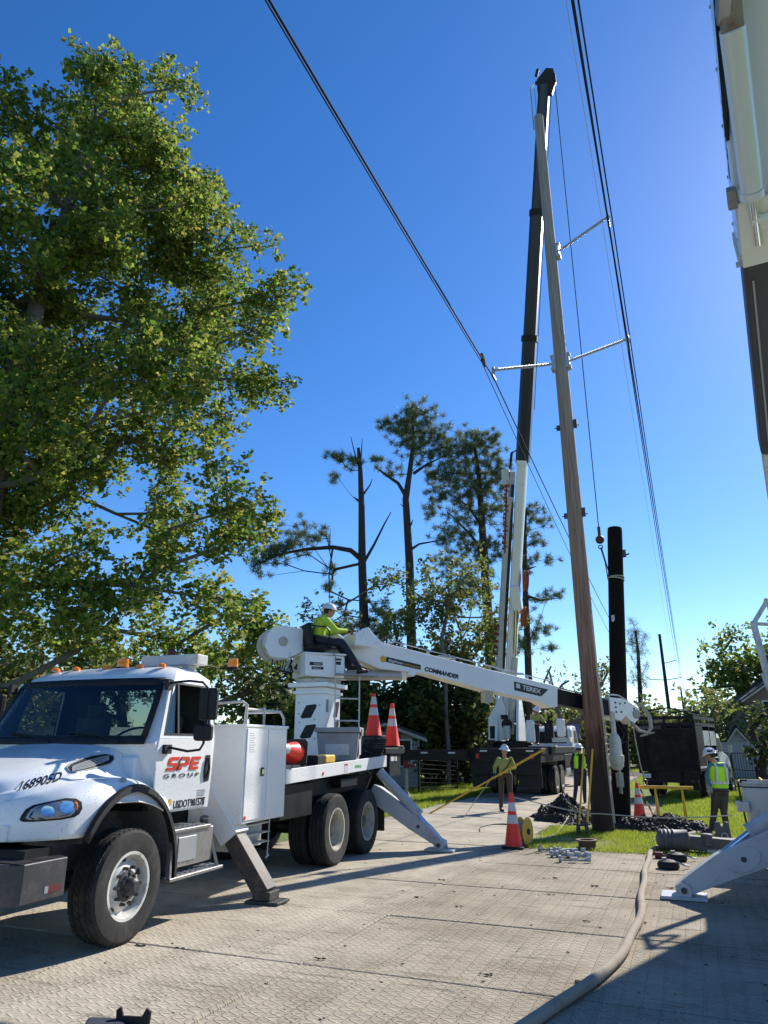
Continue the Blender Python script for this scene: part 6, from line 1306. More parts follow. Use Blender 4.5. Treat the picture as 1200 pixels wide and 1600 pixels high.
pile('dirt_pile', 'low lumpy black dirt heap right of the wooden pole foot', Vector((-.75, 17.3, 0)), 1.15, .75, .30, 5, 90)
pile('dirt_pile', 'flat spread of black dirt behind the wooden pole foot', Vector((-2.3, 18.3, 0)), .9, .7, .2, 8, 60)
# fire hose snaking towards the viewer
hp = [(-1.75, 3.6), (-1.36, 4.6), (-1.12, 5.35), (-.86, 6.5), (-.74, 7.4), (-.72, 8.6), (-.79, 10.3), (-.84, 12.0), (-.86, 13.2), (-.72, 14.6), (-.5, 15.7), (-.2, 16.7), (.1, 17.6), (.35, 18.4)]
hx = [p[1] for p in hp]; hy_ = [p[0] for p in hp]
m = MB(); m.tube([(cr(hx, hy_, y)+.012*math.sin(y*3.1), y, .039) for y in np.linspace(3.6, 18.4, 130)], .040, 14)
tag(m.build('fire_hose', M['hose'], origin=(-.8, 9, 0)), 'thick dusty canvas hose snaking over the mats from the dirt pile', 'hose')
# thin lines on the ground
def line3(name, label, pts, r=.012, m_='rope', cat='rope', group=None):
    P_ = []
    pts = [Vector(p) for p in pts]
    for i in range(len(pts)-1):
        for k in range(6):
            t = k/6; p0 = pts[max(i-1, 0)]; p1 = pts[i]; p2 = pts[i+1]; p3 = pts[min(i+2, len(pts)-1)]
            P_.append(.5*((2*p1)+(p2-p0)*t+(2*p0-5*p1+4*p2-p3)*t*t+(3*p1-p0-3*p2+p3)*t**3))
    P_.append(pts[-1]); return tag(MB().tube(P_, r, 6).build(name, M[m_], origin=tuple(P_[len(P_)//2])), label, cat, group)
def G(px, py, z=.012): v = gnd(px, py); v.z = z; return v
line3('rope', 'pale taut line at knee height past the wooden pole to the vest worker', [at(800, 1245, 19.5), at(900, 1268, 16.6), at(945, 1272, 16.0), at(1040, 1278, 15.8), at(1145, 1274, 16.2)], .012)
line3('rope', 'thin loose line curling on the mats left of the dirt heap', [G(752, 1292), G(775, 1288), G(800, 1290), G(830, 1310), G(850, 1312), G(880, 1296)], .009)
line3('ground_cable', 'dark cable lying in a loop on the mats near the worker with the yellow pole', [G(750, 1300), G(752, 1293), G(775, 1289), G(815, 1292), G(800, 1300)], .008, 'cable', 'cable')
line3('ground_cable', 'pale wire running from the rope reel across the grass to the pole tools', [G(816, 1295), G(835, 1312), G(870, 1302), G(905, 1270, .3)], .008, 'rope', 'cable')
# hand tools: two long-handled diggers standing in the grass
tl = thing('post_hole_digger', 'pair of yellow long-handled digging tools standing upright in front of the wooden pole', 'digging tool', gnd(912, 1308))
def PT(px, py, d): return at(px, py, d)
MB().tube([PT(905, 1288, 14.9), PT(912, 1170, 14.9)], .018, 8).build('handle', M['yellow'], tl); MB().tube([PT(918, 1285, 15), PT(926, 1170, 15.1)], .018, 8).build('handle', M['yellow'], tl)
bl0 = gnd(912, 1306); MB().tube([bl0+Vector((-.08, 0, .35)), bl0+Vector((-.1, 0, .0))], [.03, .05], 8).tube([bl0+Vector((.06, 0, .35)), bl0+Vector((.08, 0, .0))], [.03, .05], 8).cbox(bl0+Vector((0, 0, .2)), .2, .04, .05).build('clamshell_blade', M['dkmetal'], tl)
pt_ = thing('marked_probe', 'yellow and black banded stick leaning over the cone by the dump truck', 'probe stick', at(1024, 1282, 19.4))
a, b = at(983, 1198, 19.4), at(1026, 1284, 19.3); MB().tube([a.lerp(b, .3), b], .017, 8).build('shaft', M['yellow'], pt_); MB().tube([a, a.lerp(b, .3)], .009, 6).build('metal_tip', M['galv'], pt_)
m = MB()
for k in range(4): m.tube([a.lerp(b, .42+.15*k), a.lerp(b, .49+.15*k)], .0185, 8)
m.build('black_band', M['matblk'], pt_)
# yellow saw-horse barrier
s0, s1 = gnd(1012, 1268), gnd(1082, 1268); s0 = at(1012, 1262, 19.6); s1 = at(1080, 1262, 19.6); s0.z = s1.z = 0
sh_ = thing('folding_barrier', 'yellow trestle barrier with four thin legs in front of the dump truck', 'barrier', s0.lerp(s1, .5))
ex = (s1-s0).normalized(); ey = Vector((-ex.y, ex.x, 0))
MB().bar(s0-ex*.12+Vector((0, 0, .74)), s1+ex*.10+Vector((0, 0, .74)), .09, .07).bar(s0-ex*.12+Vector((0, 0, .72)), s0-ex*.22+Vector((0, 0, .60)), .08, .07).build('top_beam', M['yellow'], sh_, bevel=.008)
for q in (s0.lerp(s1, .22), s0.lerp(s1, .84)):
    for k in (-1, 1): MB().bar(q+Vector((0, 0, .72)), q+ey*.22*k+ex*.05*(k > 0), .05 if k < 0 else .03, .05 if k < 0 else .03).build('leg', M['yellow'], sh_)
# metal fittings on the mats
def clampset(name, label, c, n, seed):
    r_ = random.Random(seed); m = MB()
    for k in range(n):
        a = r_.uniform(-.5, .5); q = c+Vector((r_.uniform(-.35, .35), r_.uniform(-.3, .3), .03)); e = Vector((math.cos(a), math.sin(a), 0))*r_.uniform(.14, .30)
        m.tube([q-e, q+e], .014, 6).lathe([(.05, -.02), (.05, .02)], q-e+Vector((0, 0, .02)), e, 12).lathe([(.035, -.03), (.035, .03)], q+e+Vector((0, 0, .02)), e, 10).cbox(q+Vector((0, 0, .02)), .10, .06, .05, (0, 0, a))
    return tag(m.build(name, M['galv'], origin=tuple(c)), label, 'line hardware', 'metal line fittings laid on the mats')
clampset('line_hardware', 'cluster of bright metal rods and clamps on the mat in front of the flat spool', gnd(876, 1334), 5, 2)
clampset('line_hardware', 'smaller set of metal clamps at the near edge of the fittings', gnd(872, 1342), 3, 5)
sp = gnd(918, 1326); s_ = one(MB().lathe([(.19, 0), (.19, .02), (.15, .025), (.15, .12), (.19, .125), (.19, .145), (.12, .145), (.12, .10), (0, .10)], (0, 0, 0), (0, 0, 1), 28), 'flat_spool', 'rustsp', 'flat round metal spool lying on the mat edge below the wooden pole', 'spool', sp)
bu = gnd(1052, 1331); t = thing('hydraulic_tool', 'dark grey cylindrical machine part lying on its side at the hose', 'machine part', bu, R(12))
MB().lathe([(.06, -.0), (.10, .02), (.17, .04), (.18, .08), (.165, .1), (.18, .14), (.165, .17), (.18, .2), (.165, .23), (.18, .27), (.165, .3), (.17, .5), (.12, .52), (0, .52)], (-.25, 0, .18), (1, 0, 0), 24).build('housing', M['dkgrey'], t, local=True)
MB().lathe([(.06, -.05), (.03, -.06), (0, -.05)], (-.25, 0, .18), (1, 0, 0), 14).build('shaft_end', M['chrome'], t, local=True)
MB().cbox((.58, .05, .13), .72, .26, .22, (0, .08, .05)).cbox((.95, .12, .11), .34, .30, .20).lathe([(.09, -.1), (.09, .1)], (.55, -.05, .2), (0, 0, 1), 12).build('bracket', M['dkgrey'], t, local=True, bevel=.03)
b2_ = gnd(1133, 1326); t = thing('tie_plate', 'upright dark grey pressed plate standing at the edge of the mats', 'plate', b2_, R(20))
MB().prism([(-.13, 0), (.13, 0), (.11, .42), (.05, .44), (.03, .36), (-.03, .36), (-.05, .44), (-.11, .42)], (0, 0, 0), (1, 0, 0), (0, 0, 1), (0, 1, 0), -.05, .05).prism([(.13, 0), (.32, 0), (.14, .2)], (0, 0, 0), (1, 0, 0), (0, 0, 1), (0, 1, 0), -.03, .03).build('plate', M['dkgrey'], t, local=True, bevel=.015)
MB().ring([(.05+.014*math.cos(q), .014*math.sin(q)) for q in (0, 1.57, 3.14, 4.71)], (0, -.055, .20), (0, 1, 0), 14).build('boss', M['galv'], t, local=True)
one(MB().box(-.06, .06, -.05, .05, 0, .09).cbox((.12, 0, .04), .14, .03, .03), 'fuel_can', 'darkred', 'small dark red can beside the hose bend', 'small can', gnd(1030, 1341), bevel=.012)
for (px, py, lb) in ((1058, 1345, 'black rubber sheave block nearest the grey machine part'), (1045, 1357, 'black rubber sheave block nearest the viewer by the hose')):
    c = gnd(px, py); t = thing('sheave_block', lb, 'pulley block', c, R(15), 'pulley blocks beside the hose')
    MB().lathe([(.13, 0), (.155, .02), (.155, .06), (.13, .10), (.05, .12), (0, .12)], (0, 0, 0), (0, 0, 1), 20).build('wheel', M['matblk'], t, local=True); MB().tube([(.08, -.05, .11), (.2, -.1, .06), (.3, .05, .03)], .014, 6).cbox((-.05, 0, .13), .06, .04, .03).build('strap', M['galv'], t, local=True)
one(MB().cbox((0, 0, .03), .13, .10, .06).cbox((.2, .05, .02), .1, .12, .05).tube([(.0, 0, .05), (.12, .08, .05), (.22, .05, .04)], .014, 6), 'shackle', 'galv', 'small pile of bright shackles between the machine part and the upright plate', 'shackles', gnd(1112, 1334))
# strap buckle at the near left edge
c = gnd(186, 1613); t = thing('ratchet_strap', 'black metal buckle and folded dark webbing at the bottom left of the mats', 'ratchet strap', c, R(15))
MB().prism([(-.02, 0), (.19, 0), (.20, .12), (.17, .14), (.14, .09), (.02, .09), (0, .14), (-.03, .12)], (0, 0, 0), (1, 0, 0), (0, 0, 1), (0, 1, 0), -.01, .01).build('buckle', M['matblk'], t, local=True, bevel=.004)
MB().cbox((-.06, -.08, .03), .26, .22, .09, (0, .1, .3)).build('webbing', M['navyc'], t, local=True, bevel=.03)
# mud clods scattered over the mats: uncountable
m = MB(); r_ = random.Random(4)
for k in range(420):
    x, y = r_.uniform(-6.5, 1.2), r_.uniform(4.2, 15); s = r_.choice((.003, .004, .006, .009)); m.sphere((x, y, s*.3), s, 6, (r_.uniform(1, 2.2), r_.uniform(.7, 1.2), .5), 4)
for px, py in ((865, 1372), (655, 1342+60), (915, 1440), (1015, 1443), (218, 1478), (283, 1482), (500, 1498), (760, 1523), (720, 1417), (860, 1398), (1045, 1388), (930, 1385), (690, 1375), (905, 1535)):
    c = gnd(px, py)
    for k in range(5): m.sphere((c.x+r_.uniform(-.05, .05), c.y+r_.uniform(-.02, .02), .006), r_.uniform(.006, .017), 7, (1.4, .9, .4), 4)
tag(m.build('mud_clods', M['soil'], smooth=False), 'dark crumbs and clods of mud scattered over the mats', 'mud', kind='stuff')
# ---------------------------------------------------------------- fences, sheds, house
def fencerun(name, label, a, b, h, nrail, posts, m_='black', picket=0, group=None):
    a, b = Vector(a), Vector(b); t = thing(name, label, 'fence', a.lerp(b, .5), 0, group); m = MB()
    for k in range(nrail): z = h*(.12+.86*k/(nrail-1)); m.bar(a+Vector((0, 0, z)), b+Vector((0, 0, z)), .03, .035)
    m.build('rails', M[m_], t)
    if picket:
        m = MB(); n = int((b-a).length/picket)
        for k in range(n+1): q = a.lerp(b, k/n); m.bar(q, q+Vector((0, 0, h)), .016, .016)
        m.build('pickets', M[m_], t)
    for k in range(posts): q = a.lerp(b, k/(posts-1)); MB().bar(q, q+Vector((0, 0, h*1.06)), .07, .07).build('post', M[m_], t)
    return t
fencerun('rail_fence', 'black horizontal-rail fence beside the shed behind the crane outrigger', at(655, 1238, 28), at(715, 1238, 31), 1.5, 9, 2)
def g0(px, d): v = at(px, 1160, d); v.z = 0; return v
fencerun('wire_fence', 'low dark wire fence along the far lawn behind the crane truck', g0(715, 34), g0(775, 36), 1.3, 6, 3)
fencerun('picket_fence', 'black metal fence standing before the brick house at right', g0(1105, 34), g0(1260, 30), 1.45, 3, 5, picket=.14)
fencerun('board_fence', 'pale grey board fence behind the black metal fence', g0(1100, 46), g0(1300, 44), 1.9, 2, 3, m_='fine', picket=.0)
o = MB().bar(g0(1100, 46)+Vector((0, 0, .95)), g0(1300, 44)+Vector((0, 0, .95)), .03, 1.8).build('garden_wall', M['fine'], origin=tuple(g0(1200, 45))); tag(o, 'pale grey panelled wall behind the black fence at right', 'wall')
def siding():
    m, n, b, _ = nt('lap_siding'); L = n.links.new; tc = N(n, 'ShaderNodeTexCoord'); w_ = N(n, 'ShaderNodeTexWave', wave_type='BANDS', bands_direction='Z', wave_profile='SAW'); w_.inputs['Scale'].default_value = 1.6; w_.inputs['Distortion'].default_value = 0
    L(tc.outputs['Object'], w_.inputs[0]); bp = N(n, 'ShaderNodeBump'); bp.inputs['Distance'].default_value = .03; L(w_.outputs['Fac'], bp.inputs['Height']); L(bp.outputs[0], b.inputs['Normal'])
    r = N(n, 'ShaderNodeMapRange'); r.inputs['From Min'].default_value = .0; r.inputs['From Max'].default_value = .12; L(w_.outputs['Fac'], r.inputs[0]); mx = N(n, 'ShaderNodeMix', data_type='RGBA'); mx.inputs['A'].default_value = (.12, .12, .12, 1); mx.inputs['B'].default_value = (.36, .36, .34, 1); L(r.outputs[0], mx.inputs['Factor']); L(mx.outputs['Result'], b.inputs['Base Color']); b.inputs['Roughness'].default_value = .7; return m
M['siding'] = siding()
def brick():
    m, n, b, _ = nt('brown_brick'); L = n.links.new; tc = N(n, 'ShaderNodeTexCoord'); k = N(n, 'ShaderNodeTexBrick'); k.inputs['Scale'].default_value = 4; k.inputs['Color1'].default_value = (.20, .11, .075, 1); k.inputs['Color2'].default_value = (.13, .08, .06, 1); k.inputs['Mortar'].default_value = (.28, .25, .22, 1); k.inputs['Mortar Size'].default_value = .02
    sp = N(n, 'ShaderNodeSeparateXYZ'); cb_ = N(n, 'ShaderNodeCombineXYZ'); ad = N(n, 'ShaderNodeMath', operation='ADD'); L(tc.outputs['Object'], sp.inputs[0]); L(sp.outputs[0], ad.inputs[0]); L(sp.outputs[1], ad.inputs[1]); L(ad.outputs[0], cb_.inputs[0]); L(sp.outputs[2], cb_.inputs[1]); L(cb_.outputs[0], k.inputs[0]); L(k.outputs[0], b.inputs['Base Color']); b.inputs['Roughness'].default_value = .85; return m
M['brick'] = brick(); M['roof'] = mat('dark_shingles', (.05, .048, .045), .9, bump=.02, bsc=15)
def gable_house(name, label, cat, loc, rz, wx, ly, hw, hr, wall, wins=(), doors=(), over=.3):
    t = thing(name, label, cat, loc, rz); B_ = lambda m, n, mm, par=None, **k: m.build(n, M[mm], par or t, local=True, **k)
    B_(MB().prism([(-wx/2, 0), (wx/2, 0), (wx/2, hw), (0, hr), (-wx/2, hw)], (0, 0, 0), (1, 0, 0), (0, 0, 1), (0, 1, 0), 0, ly), 'wall', wall)
    sl = (hr-hw)/(wx/2); rf = MB()
    for s in (-1, 1): rf.prism([(0, hr+.04), (s*(wx/2+over), hw-sl*over+.04), (s*(wx/2+over), hw-sl*over+.14), (0, hr+.16)], (0, 0, 0), (1, 0, 0), (0, 0, 1), (0, 1, 0), -over, ly+over)
    r_ = B_(rf, 'roof', 'roof'); rk = MB()
    for s in (-1, 1): rk.prism([(0, hr-.10), (s*(wx/2+over), hw-sl*over-.10), (s*(wx/2+over), hw-sl*over+.03), (0, hr+.03)], (0, 0, 0), (1, 0, 0), (0, 0, 1), (0, 1, 0), -over-.02, -over+.01)
    B_(rk, 'rake_board', 'cream', r_)
    for x, z, w_, h in wins:
        f = B_(MB().box(x-w_/2-.08, x+w_/2+.08, -.03, -.005, z-.08, z+h+.08), 'window', 'reflect'); B_(MB().box(x-w_/2, x+w_/2, -.04, -.031, z, z+h), 'pane', 'matblk', f); B_(MB().box(x-w_/2, x+w_/2, -.05, -.041, z+h/2-.03, z+h/2+.03), 'sash_bar', 'reflect', f)
    return t
gable_house('garden_shed', 'grey-sided gable shed with dark trim behind the cones and rail fence', 'shed', g0(601, 32), R(24), 3.0, 4, 2.05, 2.60, 'siding', [(-.9, .9, .5, .8), (.75, .9, .7, 1.0)])
gable_house('brick_house', 'two storey brown brick house with a white-framed window at the right edge', 'house', g0(1268, 52), R(6), 6.6, 9, 4.5, 6.7, 'brick', [(-1.9, 3.0, .8, 1.3), (1.4, 3.0, .8, 1.3), (-1.9, .7, .8, 1.3)])
gable_house('small_outbuilding', 'tiny gabled pale shed in front of the brick house', 'shed', g0(1153, 50), R(0), 1.2, 1.5, 1.9, 2.7, 'siding')
gable_house('neighbour_house', 'low dark building with a grey roof at the far left behind the truck mirror', 'house', g0(-40, 24), R(55), 7, 8, 2.5, 3.7, 'siding')
fencerun('board_fence', 'dark stained board fence at the far left behind the hood', g0(-60, 17), g0(75, 22), 1.9, 2, 4, m_='black', picket=.1)
one(MB().cbox((0, 0, 0), .35, .05, .8).tube([(0, 0, -.4), (0, 0, -3.0)], .04, 6), 'road_sign', 'textblue', 'dark blue sign panel seen beside the crane truck cab', 'sign', at(900, 1143, 42))
# ---------------------------------------------------------------- people
def cap(m, a, b, ra, rb, n=12):
    a, b = Vector(a), Vector(b); m.sphere(a, ra, n, m=8); m.sphere(b, rb, n, m=8)
    if (b-a).length > 1e-3: m.tube([a, b], [ra, rb], n)
def ell(m, c, ax, ay, az, rx, ry, rz, n=14):
    c = Vector(c); vs = []; fs = []; k_ = 10
    for i in range(k_+1):
        ph = math.pi*i/k_
        for k in range(n):
            th = 2*math.pi*k/n; vs.append(c+ax*(rx*math.sin(ph)*math.cos(th))+ay*(ry*math.sin(ph)*math.sin(th))+az*(rz*math.cos(ph)))
    for i in range(k_):
        for k in range(n): fs.append((i*n+k, (i+1)*n+k, (i+1)*n+(k+1) % n, i*n+(k+1) % n))
    m.add(vs, fs)
def remesh(m, name, mt, parent, vox):
    o = m.build(name, mt, parent); md = o.modifiers.new('r', 'REMESH'); md.mode = 'VOXEL'; md.voxel_size = vox; md.use_smooth_shade = True
    sm = o.modifiers.new('s', 'SMOOTH'); sm.iterations = 2; sm.factor = .5
    dg = bpy.context.evaluated_depsgraph_get(); dg.update(); me = bpy.data.meshes.new_from_object(o.evaluated_get(dg)); o.modifiers.clear(); o.data = me; me.shade_smooth(); return o
def hand(m, w_, d, n, s=1.0, curl=.9, side=1):
    """palm from the wrist along d, back of the hand along n, four bent fingers and a thumb off the side"""
    d = d.normalized(); n = (n-d*n.dot(d)).normalized(); x = d.cross(n)*side
    for k in range(4): cap(m, w_+x*(-.026+.017*k)*s, w_+d*.085*s+x*(-.03+.02*k)*s, .014*s, .0125*s, 8)
    for k, L_ in enumerate((.062, .074, .07, .055)):
        b = w_+d*.085*s+x*(-.03+.02*k)*s; a1 = curl*.7; e1 = d*math.cos(a1)-n*math.sin(a1); p1 = b+e1*L_*.5*s; a2 = curl*1.6; e2 = d*math.cos(a2)-n*math.sin(a2); p2 = p1+e2*L_*.55*s
        cap(m, b, p1, .0105*s, .0095*s, 8); cap(m, p1, p2, .0095*s, .008*s, 8)
    t0 = w_+d*.025*s-x*.028*s; t1 = t0+(d*.5-x*.6-n*.5).normalized()*.045*s; t2 = t1+(d*.8-n*.6).normalized()*.035*s; cap(m, t0, t1, .014*s, .011*s, 8); cap(m, t1, t2, .011*s, .009*s, 8)
def person(label, J, face, toe, shirt, pants, group='crew in hard hats', vest=None, glove=None, sleeves=True, skin='skin', look=None, hat_mark=False, vox=.009, side=None, panels=False):
    face = Vector(face).normalized(); up = Vector((0, 0, 1)); J = {k: Vector(v) for k, v in J.items()}
    base = (J['an_l']+J['an_r'])/2; base.z -= .09; t = thing('person', label, 'person', base, 0, group); look = Vector(look).normalized() if look else face
    xr = look.cross(up).normalized(); up2 = xr.cross(look)
    pel = (J['hip_l']+J['hip_r'])/2; sh = (J['sh_l']+J['sh_r'])/2; spx = (J['sh_r']-J['sh_l']).normalized(); hpx = (J['hip_r']-J['hip_l']).normalized()
    spine = (sh-pel).normalized(); fw = spx.cross(spine).normalized(); fw = fw if fw.dot(face) > 0 else -fw; hc = J['head']
    def torso(m, k, lo=0.0, hi=1.0, arms=False):
        L_ = (sh-pel).length; T = [(0, .155, .115), (.2, .150, .112), (.42, .150, .112), (.65, .168, .122), (.85, .175, .118), (.98, .150, .10), (1.08, .085, .075)]
        T = [q for q in T if lo <= q[0] <= hi]; n = 18; vs = []
        for f, rx, ry in T:
            c = pel.lerp(sh, f) if f <= 1 else sh+spine*(f-1)*L_; ax = hpx.lerp(spx, min(1, f)).normalized()
            vs += [c+ax*math.cos(2*math.pi*i/n)*(rx+k)+fw*math.sin(2*math.pi*i/n)*(ry+k) for i in range(n)]
        q = len(T); m.add(vs, [tuple(range(n-1, -1, -1)), tuple((q-1)*n+i for i in range(n))]+[(j*n+i, j*n+(i+1) % n, (j+1)*n+(i+1) % n, (j+1)*n+i) for j in range(q-1) for i in range(n)])
    b = MB(); torso(b, -.02)
    for s in 'lr':
        cap(b, sh.lerp(J['sh_'+s], .8), J['el_'+s], .05, .04); cap(b, J['el_'+s], J['ha_'+s], .04, .027); cap(b, J['hip_'+s], J['kn_'+s], .08, .052); cap(b, J['kn_'+s], J['an_'+s], .05, .036)
        hd_ = (J['ha_'+s]-J['el_'+s]).normalized(); nn = Vector(J.get('pn_'+s, (0, 0, 1))); hand(b, J['ha_'+s], hd_, nn if abs(nn.dot(hd_)) < .95 else fw, 1.0, 1.1, 1 if s == 'r' else -1)
        cap(b, J['an_'+s], J['an_'+s]+Vector(toe)*.12+Vector((0, 0, -.05)), .04, .035)
    cap(b, sh, hc-up2*.06, .055, .052); ell(b, hc, xr, look, up2, .077, .095, .108); ell(b, hc+look*.022-up2*.055, xr, look, up2, .056, .068, .06)
    ell(b, hc+look*.098-up2*.015, xr, look, up2, .013, .018, .028); ell(b, hc+look*.085-up2*.062, xr, look, up2, .026, .012, .009); ell(b, hc+look*.075+up2*.022, xr, look, up2, .055, .02, .012)
    for s in (-1, 1): ell(b, hc+xr*s*.078-up2*.012, xr, look, up2, .012, .02, .032)
    remesh(b, 'body', M[skin], t, vox)
    for s in (-1, 1): e = MB(); ell(e, hc+look*.084+xr*s*.03+up2*.005, xr, look, up2, .014, .008, .008); e.build('eye', M['matblk'], t)
    h = MB(); ell(h, hc-look*.012+up2*.01, xr, look, up2, .082, .095, .10); h.v = [v if (v-hc).dot(look) < .045 or (v-hc).dot(up2) > .045 else hc+(v-hc)*.8 for v in h.v]; h.v = [v if (v-hc).dot(up2) > -.07 else hc+(v-hc)*.85 for v in h.v]; h.build('hair', M['hair'], t)
    s_ = MB(); torso(s_, .012, hi=1.1)
    for s in 'lr':
        cap(s_, sh.lerp(J['sh_'+s], .85), J['el_'+s], .072, .056); 
        if sleeves: cap(s_, J['el_'+s], J['el_'+s].lerp(J['ha_'+s], .93), .055, .040)
    remesh(s_, 'shirt', M[shirt], t, .014)
    p_ = MB(); torso(p_, .014, hi=.22)
    for s in 'lr': cap(p_, J['hip_'+s]+Vector((0, 0, .02)), J['kn_'+s], .100, .070); cap(p_, J['kn_'+s], J['an_'+s]+Vector((0, 0, .02)), .070, .056)
    remesh(p_, 'trousers', M[pants], t, .014)
    be = MB(); n = 20; c = pel+spine*.06
    be.ring([(1, -.02), (1.06, -.02), (1.06, .02), (1, .02)], (0, 0, 0), (0, 0, 1), n); be.v = [c+hpx*v.x*.172+fw*v.y*.132+spine*v.z for v in be.v]; be.build('belt', M['boot'], t)
    for s in 'lr':
        q = MB(); a = J['an_'+s]; tt = Vector(toe).normalized(); cap(q, a+Vector((0, 0, .05)), a+Vector((0, 0, -.03)), .052, .05); cap(q, a+Vector((0, 0, -.05))-tt*.03, a+tt*.15+Vector((0, 0, -.055)), .042, .038); q.v = [v if v.z > a.z-.09 else Vector((v.x, v.y, a.z-.09)) for v in q.v]
        remesh(q, 'boot', M['boot'], t, .012)
        if glove:
            q = MB(); hd_ = (J['ha_'+s]-J['el_'+s]).normalized(); nn = Vector(J.get('pn_'+s, (0, 0, 1))); hand(q, J['ha_'+s], hd_, nn if abs(nn.dot(hd_)) < .95 else fw, 1.12, 1.1, 1 if s == 'r' else -1); cap(q, J['ha_'+s]-hd_*.05, J['ha_'+s], .040, .034); remesh(q, 'glove', M[glove], t, .009)
    hh = MB(); n = 26; k_ = 8; vs = []; fs = []
    for i in range(k_+1):
        ph = (math.pi/2)*(1-i/k_)
        for k in range(n): th = 2*math.pi*k/n; vs.append(hc+up2*(.045+.125*math.cos(ph) if False else .045+.12*math.sin((math.pi/2)*i/k_))+(xr*.112*math.cos(th)+look*.132*math.sin(th))*math.cos((math.pi/2)*i/k_*.999))
    for i in range(k_):
        for k in range(n): fs.append((i*n+k, i*n+(k+1) % n, (i+1)*n+(k+1) % n, (i+1)*n+k))
    hh.add(vs, fs); rb = [hc+up2*.043+(xr*.155*math.cos(2*math.pi*k/n)+look*(.185 if math.sin(2*math.pi*k/n) > 0 else .165)*math.sin(2*math.pi*k/n))-up2*.012 for k in range(n)]
    hh.add([Vector(v) for v in vs[:n]]+rb, [(k, (k+1) % n, (k+1) % n+n, k+n) for k in range(n)])
    ridge = [hc+up2*(.045+.126*math.sin(a))+look*.138*math.cos(a) for a in [math.pi*i/10 for i in range(11)]]; hh.tube(ridge, .009, 6)
    ht = hh.build('hard_hat', M['hat'], t, solid=.004)
    if hat_mark: MB().cbox(hc+up2*.10-look*.0+side*.112, .05, .05, .04, (0, 0, .3)).build('sticker', M['matblk'], ht); MB().cbox(hc+up2*.09-look*.06+side*.098, .035, .04, .035, (0, 0, .1)).build('sticker', M['textbk'], ht)
    if vest:
        v_ = MB(); torso(v_, .030, lo=.18, hi=1.0)
        for s in 'lr': cap(v_, sh.lerp(J['sh_'+s], .1), sh.lerp(J['sh_'+s], .72)+spine*.01, .072, .066)
        vm = remesh(v_, 'vest', M[vest], t, .014)
        if panels:
            q = MB(); torso(q, .036, lo=.18, hi=1.0); q.v = [v for v in q.v]; 
            q.v = [pel+spine*(v-pel).dot(spine)+hpx*(v-pel).dot(hpx)*.62+fw*(v-pel).dot(fw)*1.04 for v in q.v]; q.build('jacket_back', M[shirt], vm)
        bd_ = MB(); L_ = (sh-pel).length
        c = pel+spine*L_*.40; bd_.ring([(1, -.025), (1.02, -.025), (1.02, .025), (1, .025)], (0, 0, 0), (0, 0, 1), 24); bd_.v = [c+hpx.lerp(spx, .4).normalized()*v.x*.19+fw*v.y*.152+spine*v.z for v in bd_.v]
        if not panels:
            bd_.build('reflective_band', M['reflect'], vm)
            for s in (-1, 1):
                q = MB(); a0 = pel+spine*L_*.44+spx*s*.11; q.tube([a0-fw*.150, pel+spine*L_*.8+spx*s*.10-fw*.155, sh+spx*s*.095-fw*.09+spine*.045, sh+spx*s*.09+fw*.07+spine*.045, pel+spine*L_*.75+spx*s*.10+fw*.158, a0+fw*.150], .022, 6); q.build('reflective_strap', M['reflect'], vm)
    return t
def Jp(d, **k): return {a: at(v[0], v[1], d+(v[2] if len(v) > 2 else 0)) for a, v in k.items()}
toC = lambda p: Vector((-p.x, -p.y, 0)).normalized()
# worker with the long yellow pole
dA = 21.1
JA = Jp(dA, head=(788, 1173), sh_l=(799.5, 1187), sh_r=(777.5, 1187), el_l=(804, 1199, -.05), el_r=(773, 1199, -.05), ha_l=(798, 1200.5, -.27), ha_r=(773, 1209.5, -.27), hip_l=(795.5, 1213), hip_r=(783, 1213), kn_l=(797, 1238, -.05), kn_r=(783, 1238, .0), an_l=(800, 1262, 0), an_r=(783, 1264, 0))
cA = toC(JA['head']); rt = Vector((-cA.y, cA.x, 0))
for s in 'lr': JA['an_'+s].z = .09
JA['pn_l'] = JA['pn_r'] = (0, 0, 1)
person('worker in a lime-khaki shirt and white hard hat gripping a long yellow pole', JA, cA, (cA*.8+rt*.3), 'khaki', 'brownc', glove='glove', look=(cA*.75+rt*.6+Vector((0, 0, -.2))))
m = MB(); a = JA['ha_r']+Vector((0, 0, 0)); a = at(774.5, 1212, dA-.34); b = at(800, 1199, dA-.34)
lo, hi = at(668, 1273, dA-.9), at(851, 1170.5, dA-.1); hs_ = thing('insulated_pole', 'long yellow insulated pole held diagonally by the worker on the mats', 'hot stick', lo)
MB().tube([lo, lo.lerp(hi, .62)], .021, 10).build('lower_shaft', M['yellow'], hs_); MB().tube([lo.lerp(hi, .60), hi], .028, 10).tube([lo.lerp(hi, .60), lo.lerp(hi, .62)], .036, 10).build('upper_shaft', M['yellow'], hs_)
line3('thin_rod', 'thin pale rod slanting to the mats below the yellow insulated pole', [at(770, 1213, dA-.3), at(750, 1241, dA-.4), at(731, 1268, dA-.5)], .009, 'rope', 'rod')
q = MB().tube([JA['sh_l']+cA*.12+Vector((0, 0, .02)), JA['sh_l'].lerp(JA['hip_r'], .45)+cA*.15, JA['hip_r']+cA*.12+Vector((0, 0, .1))], .014, 6); sg = [c for c in C.objects if c.get('category') == 'person'][-1]; q.build('sling_strap', M['blackc'], sg)
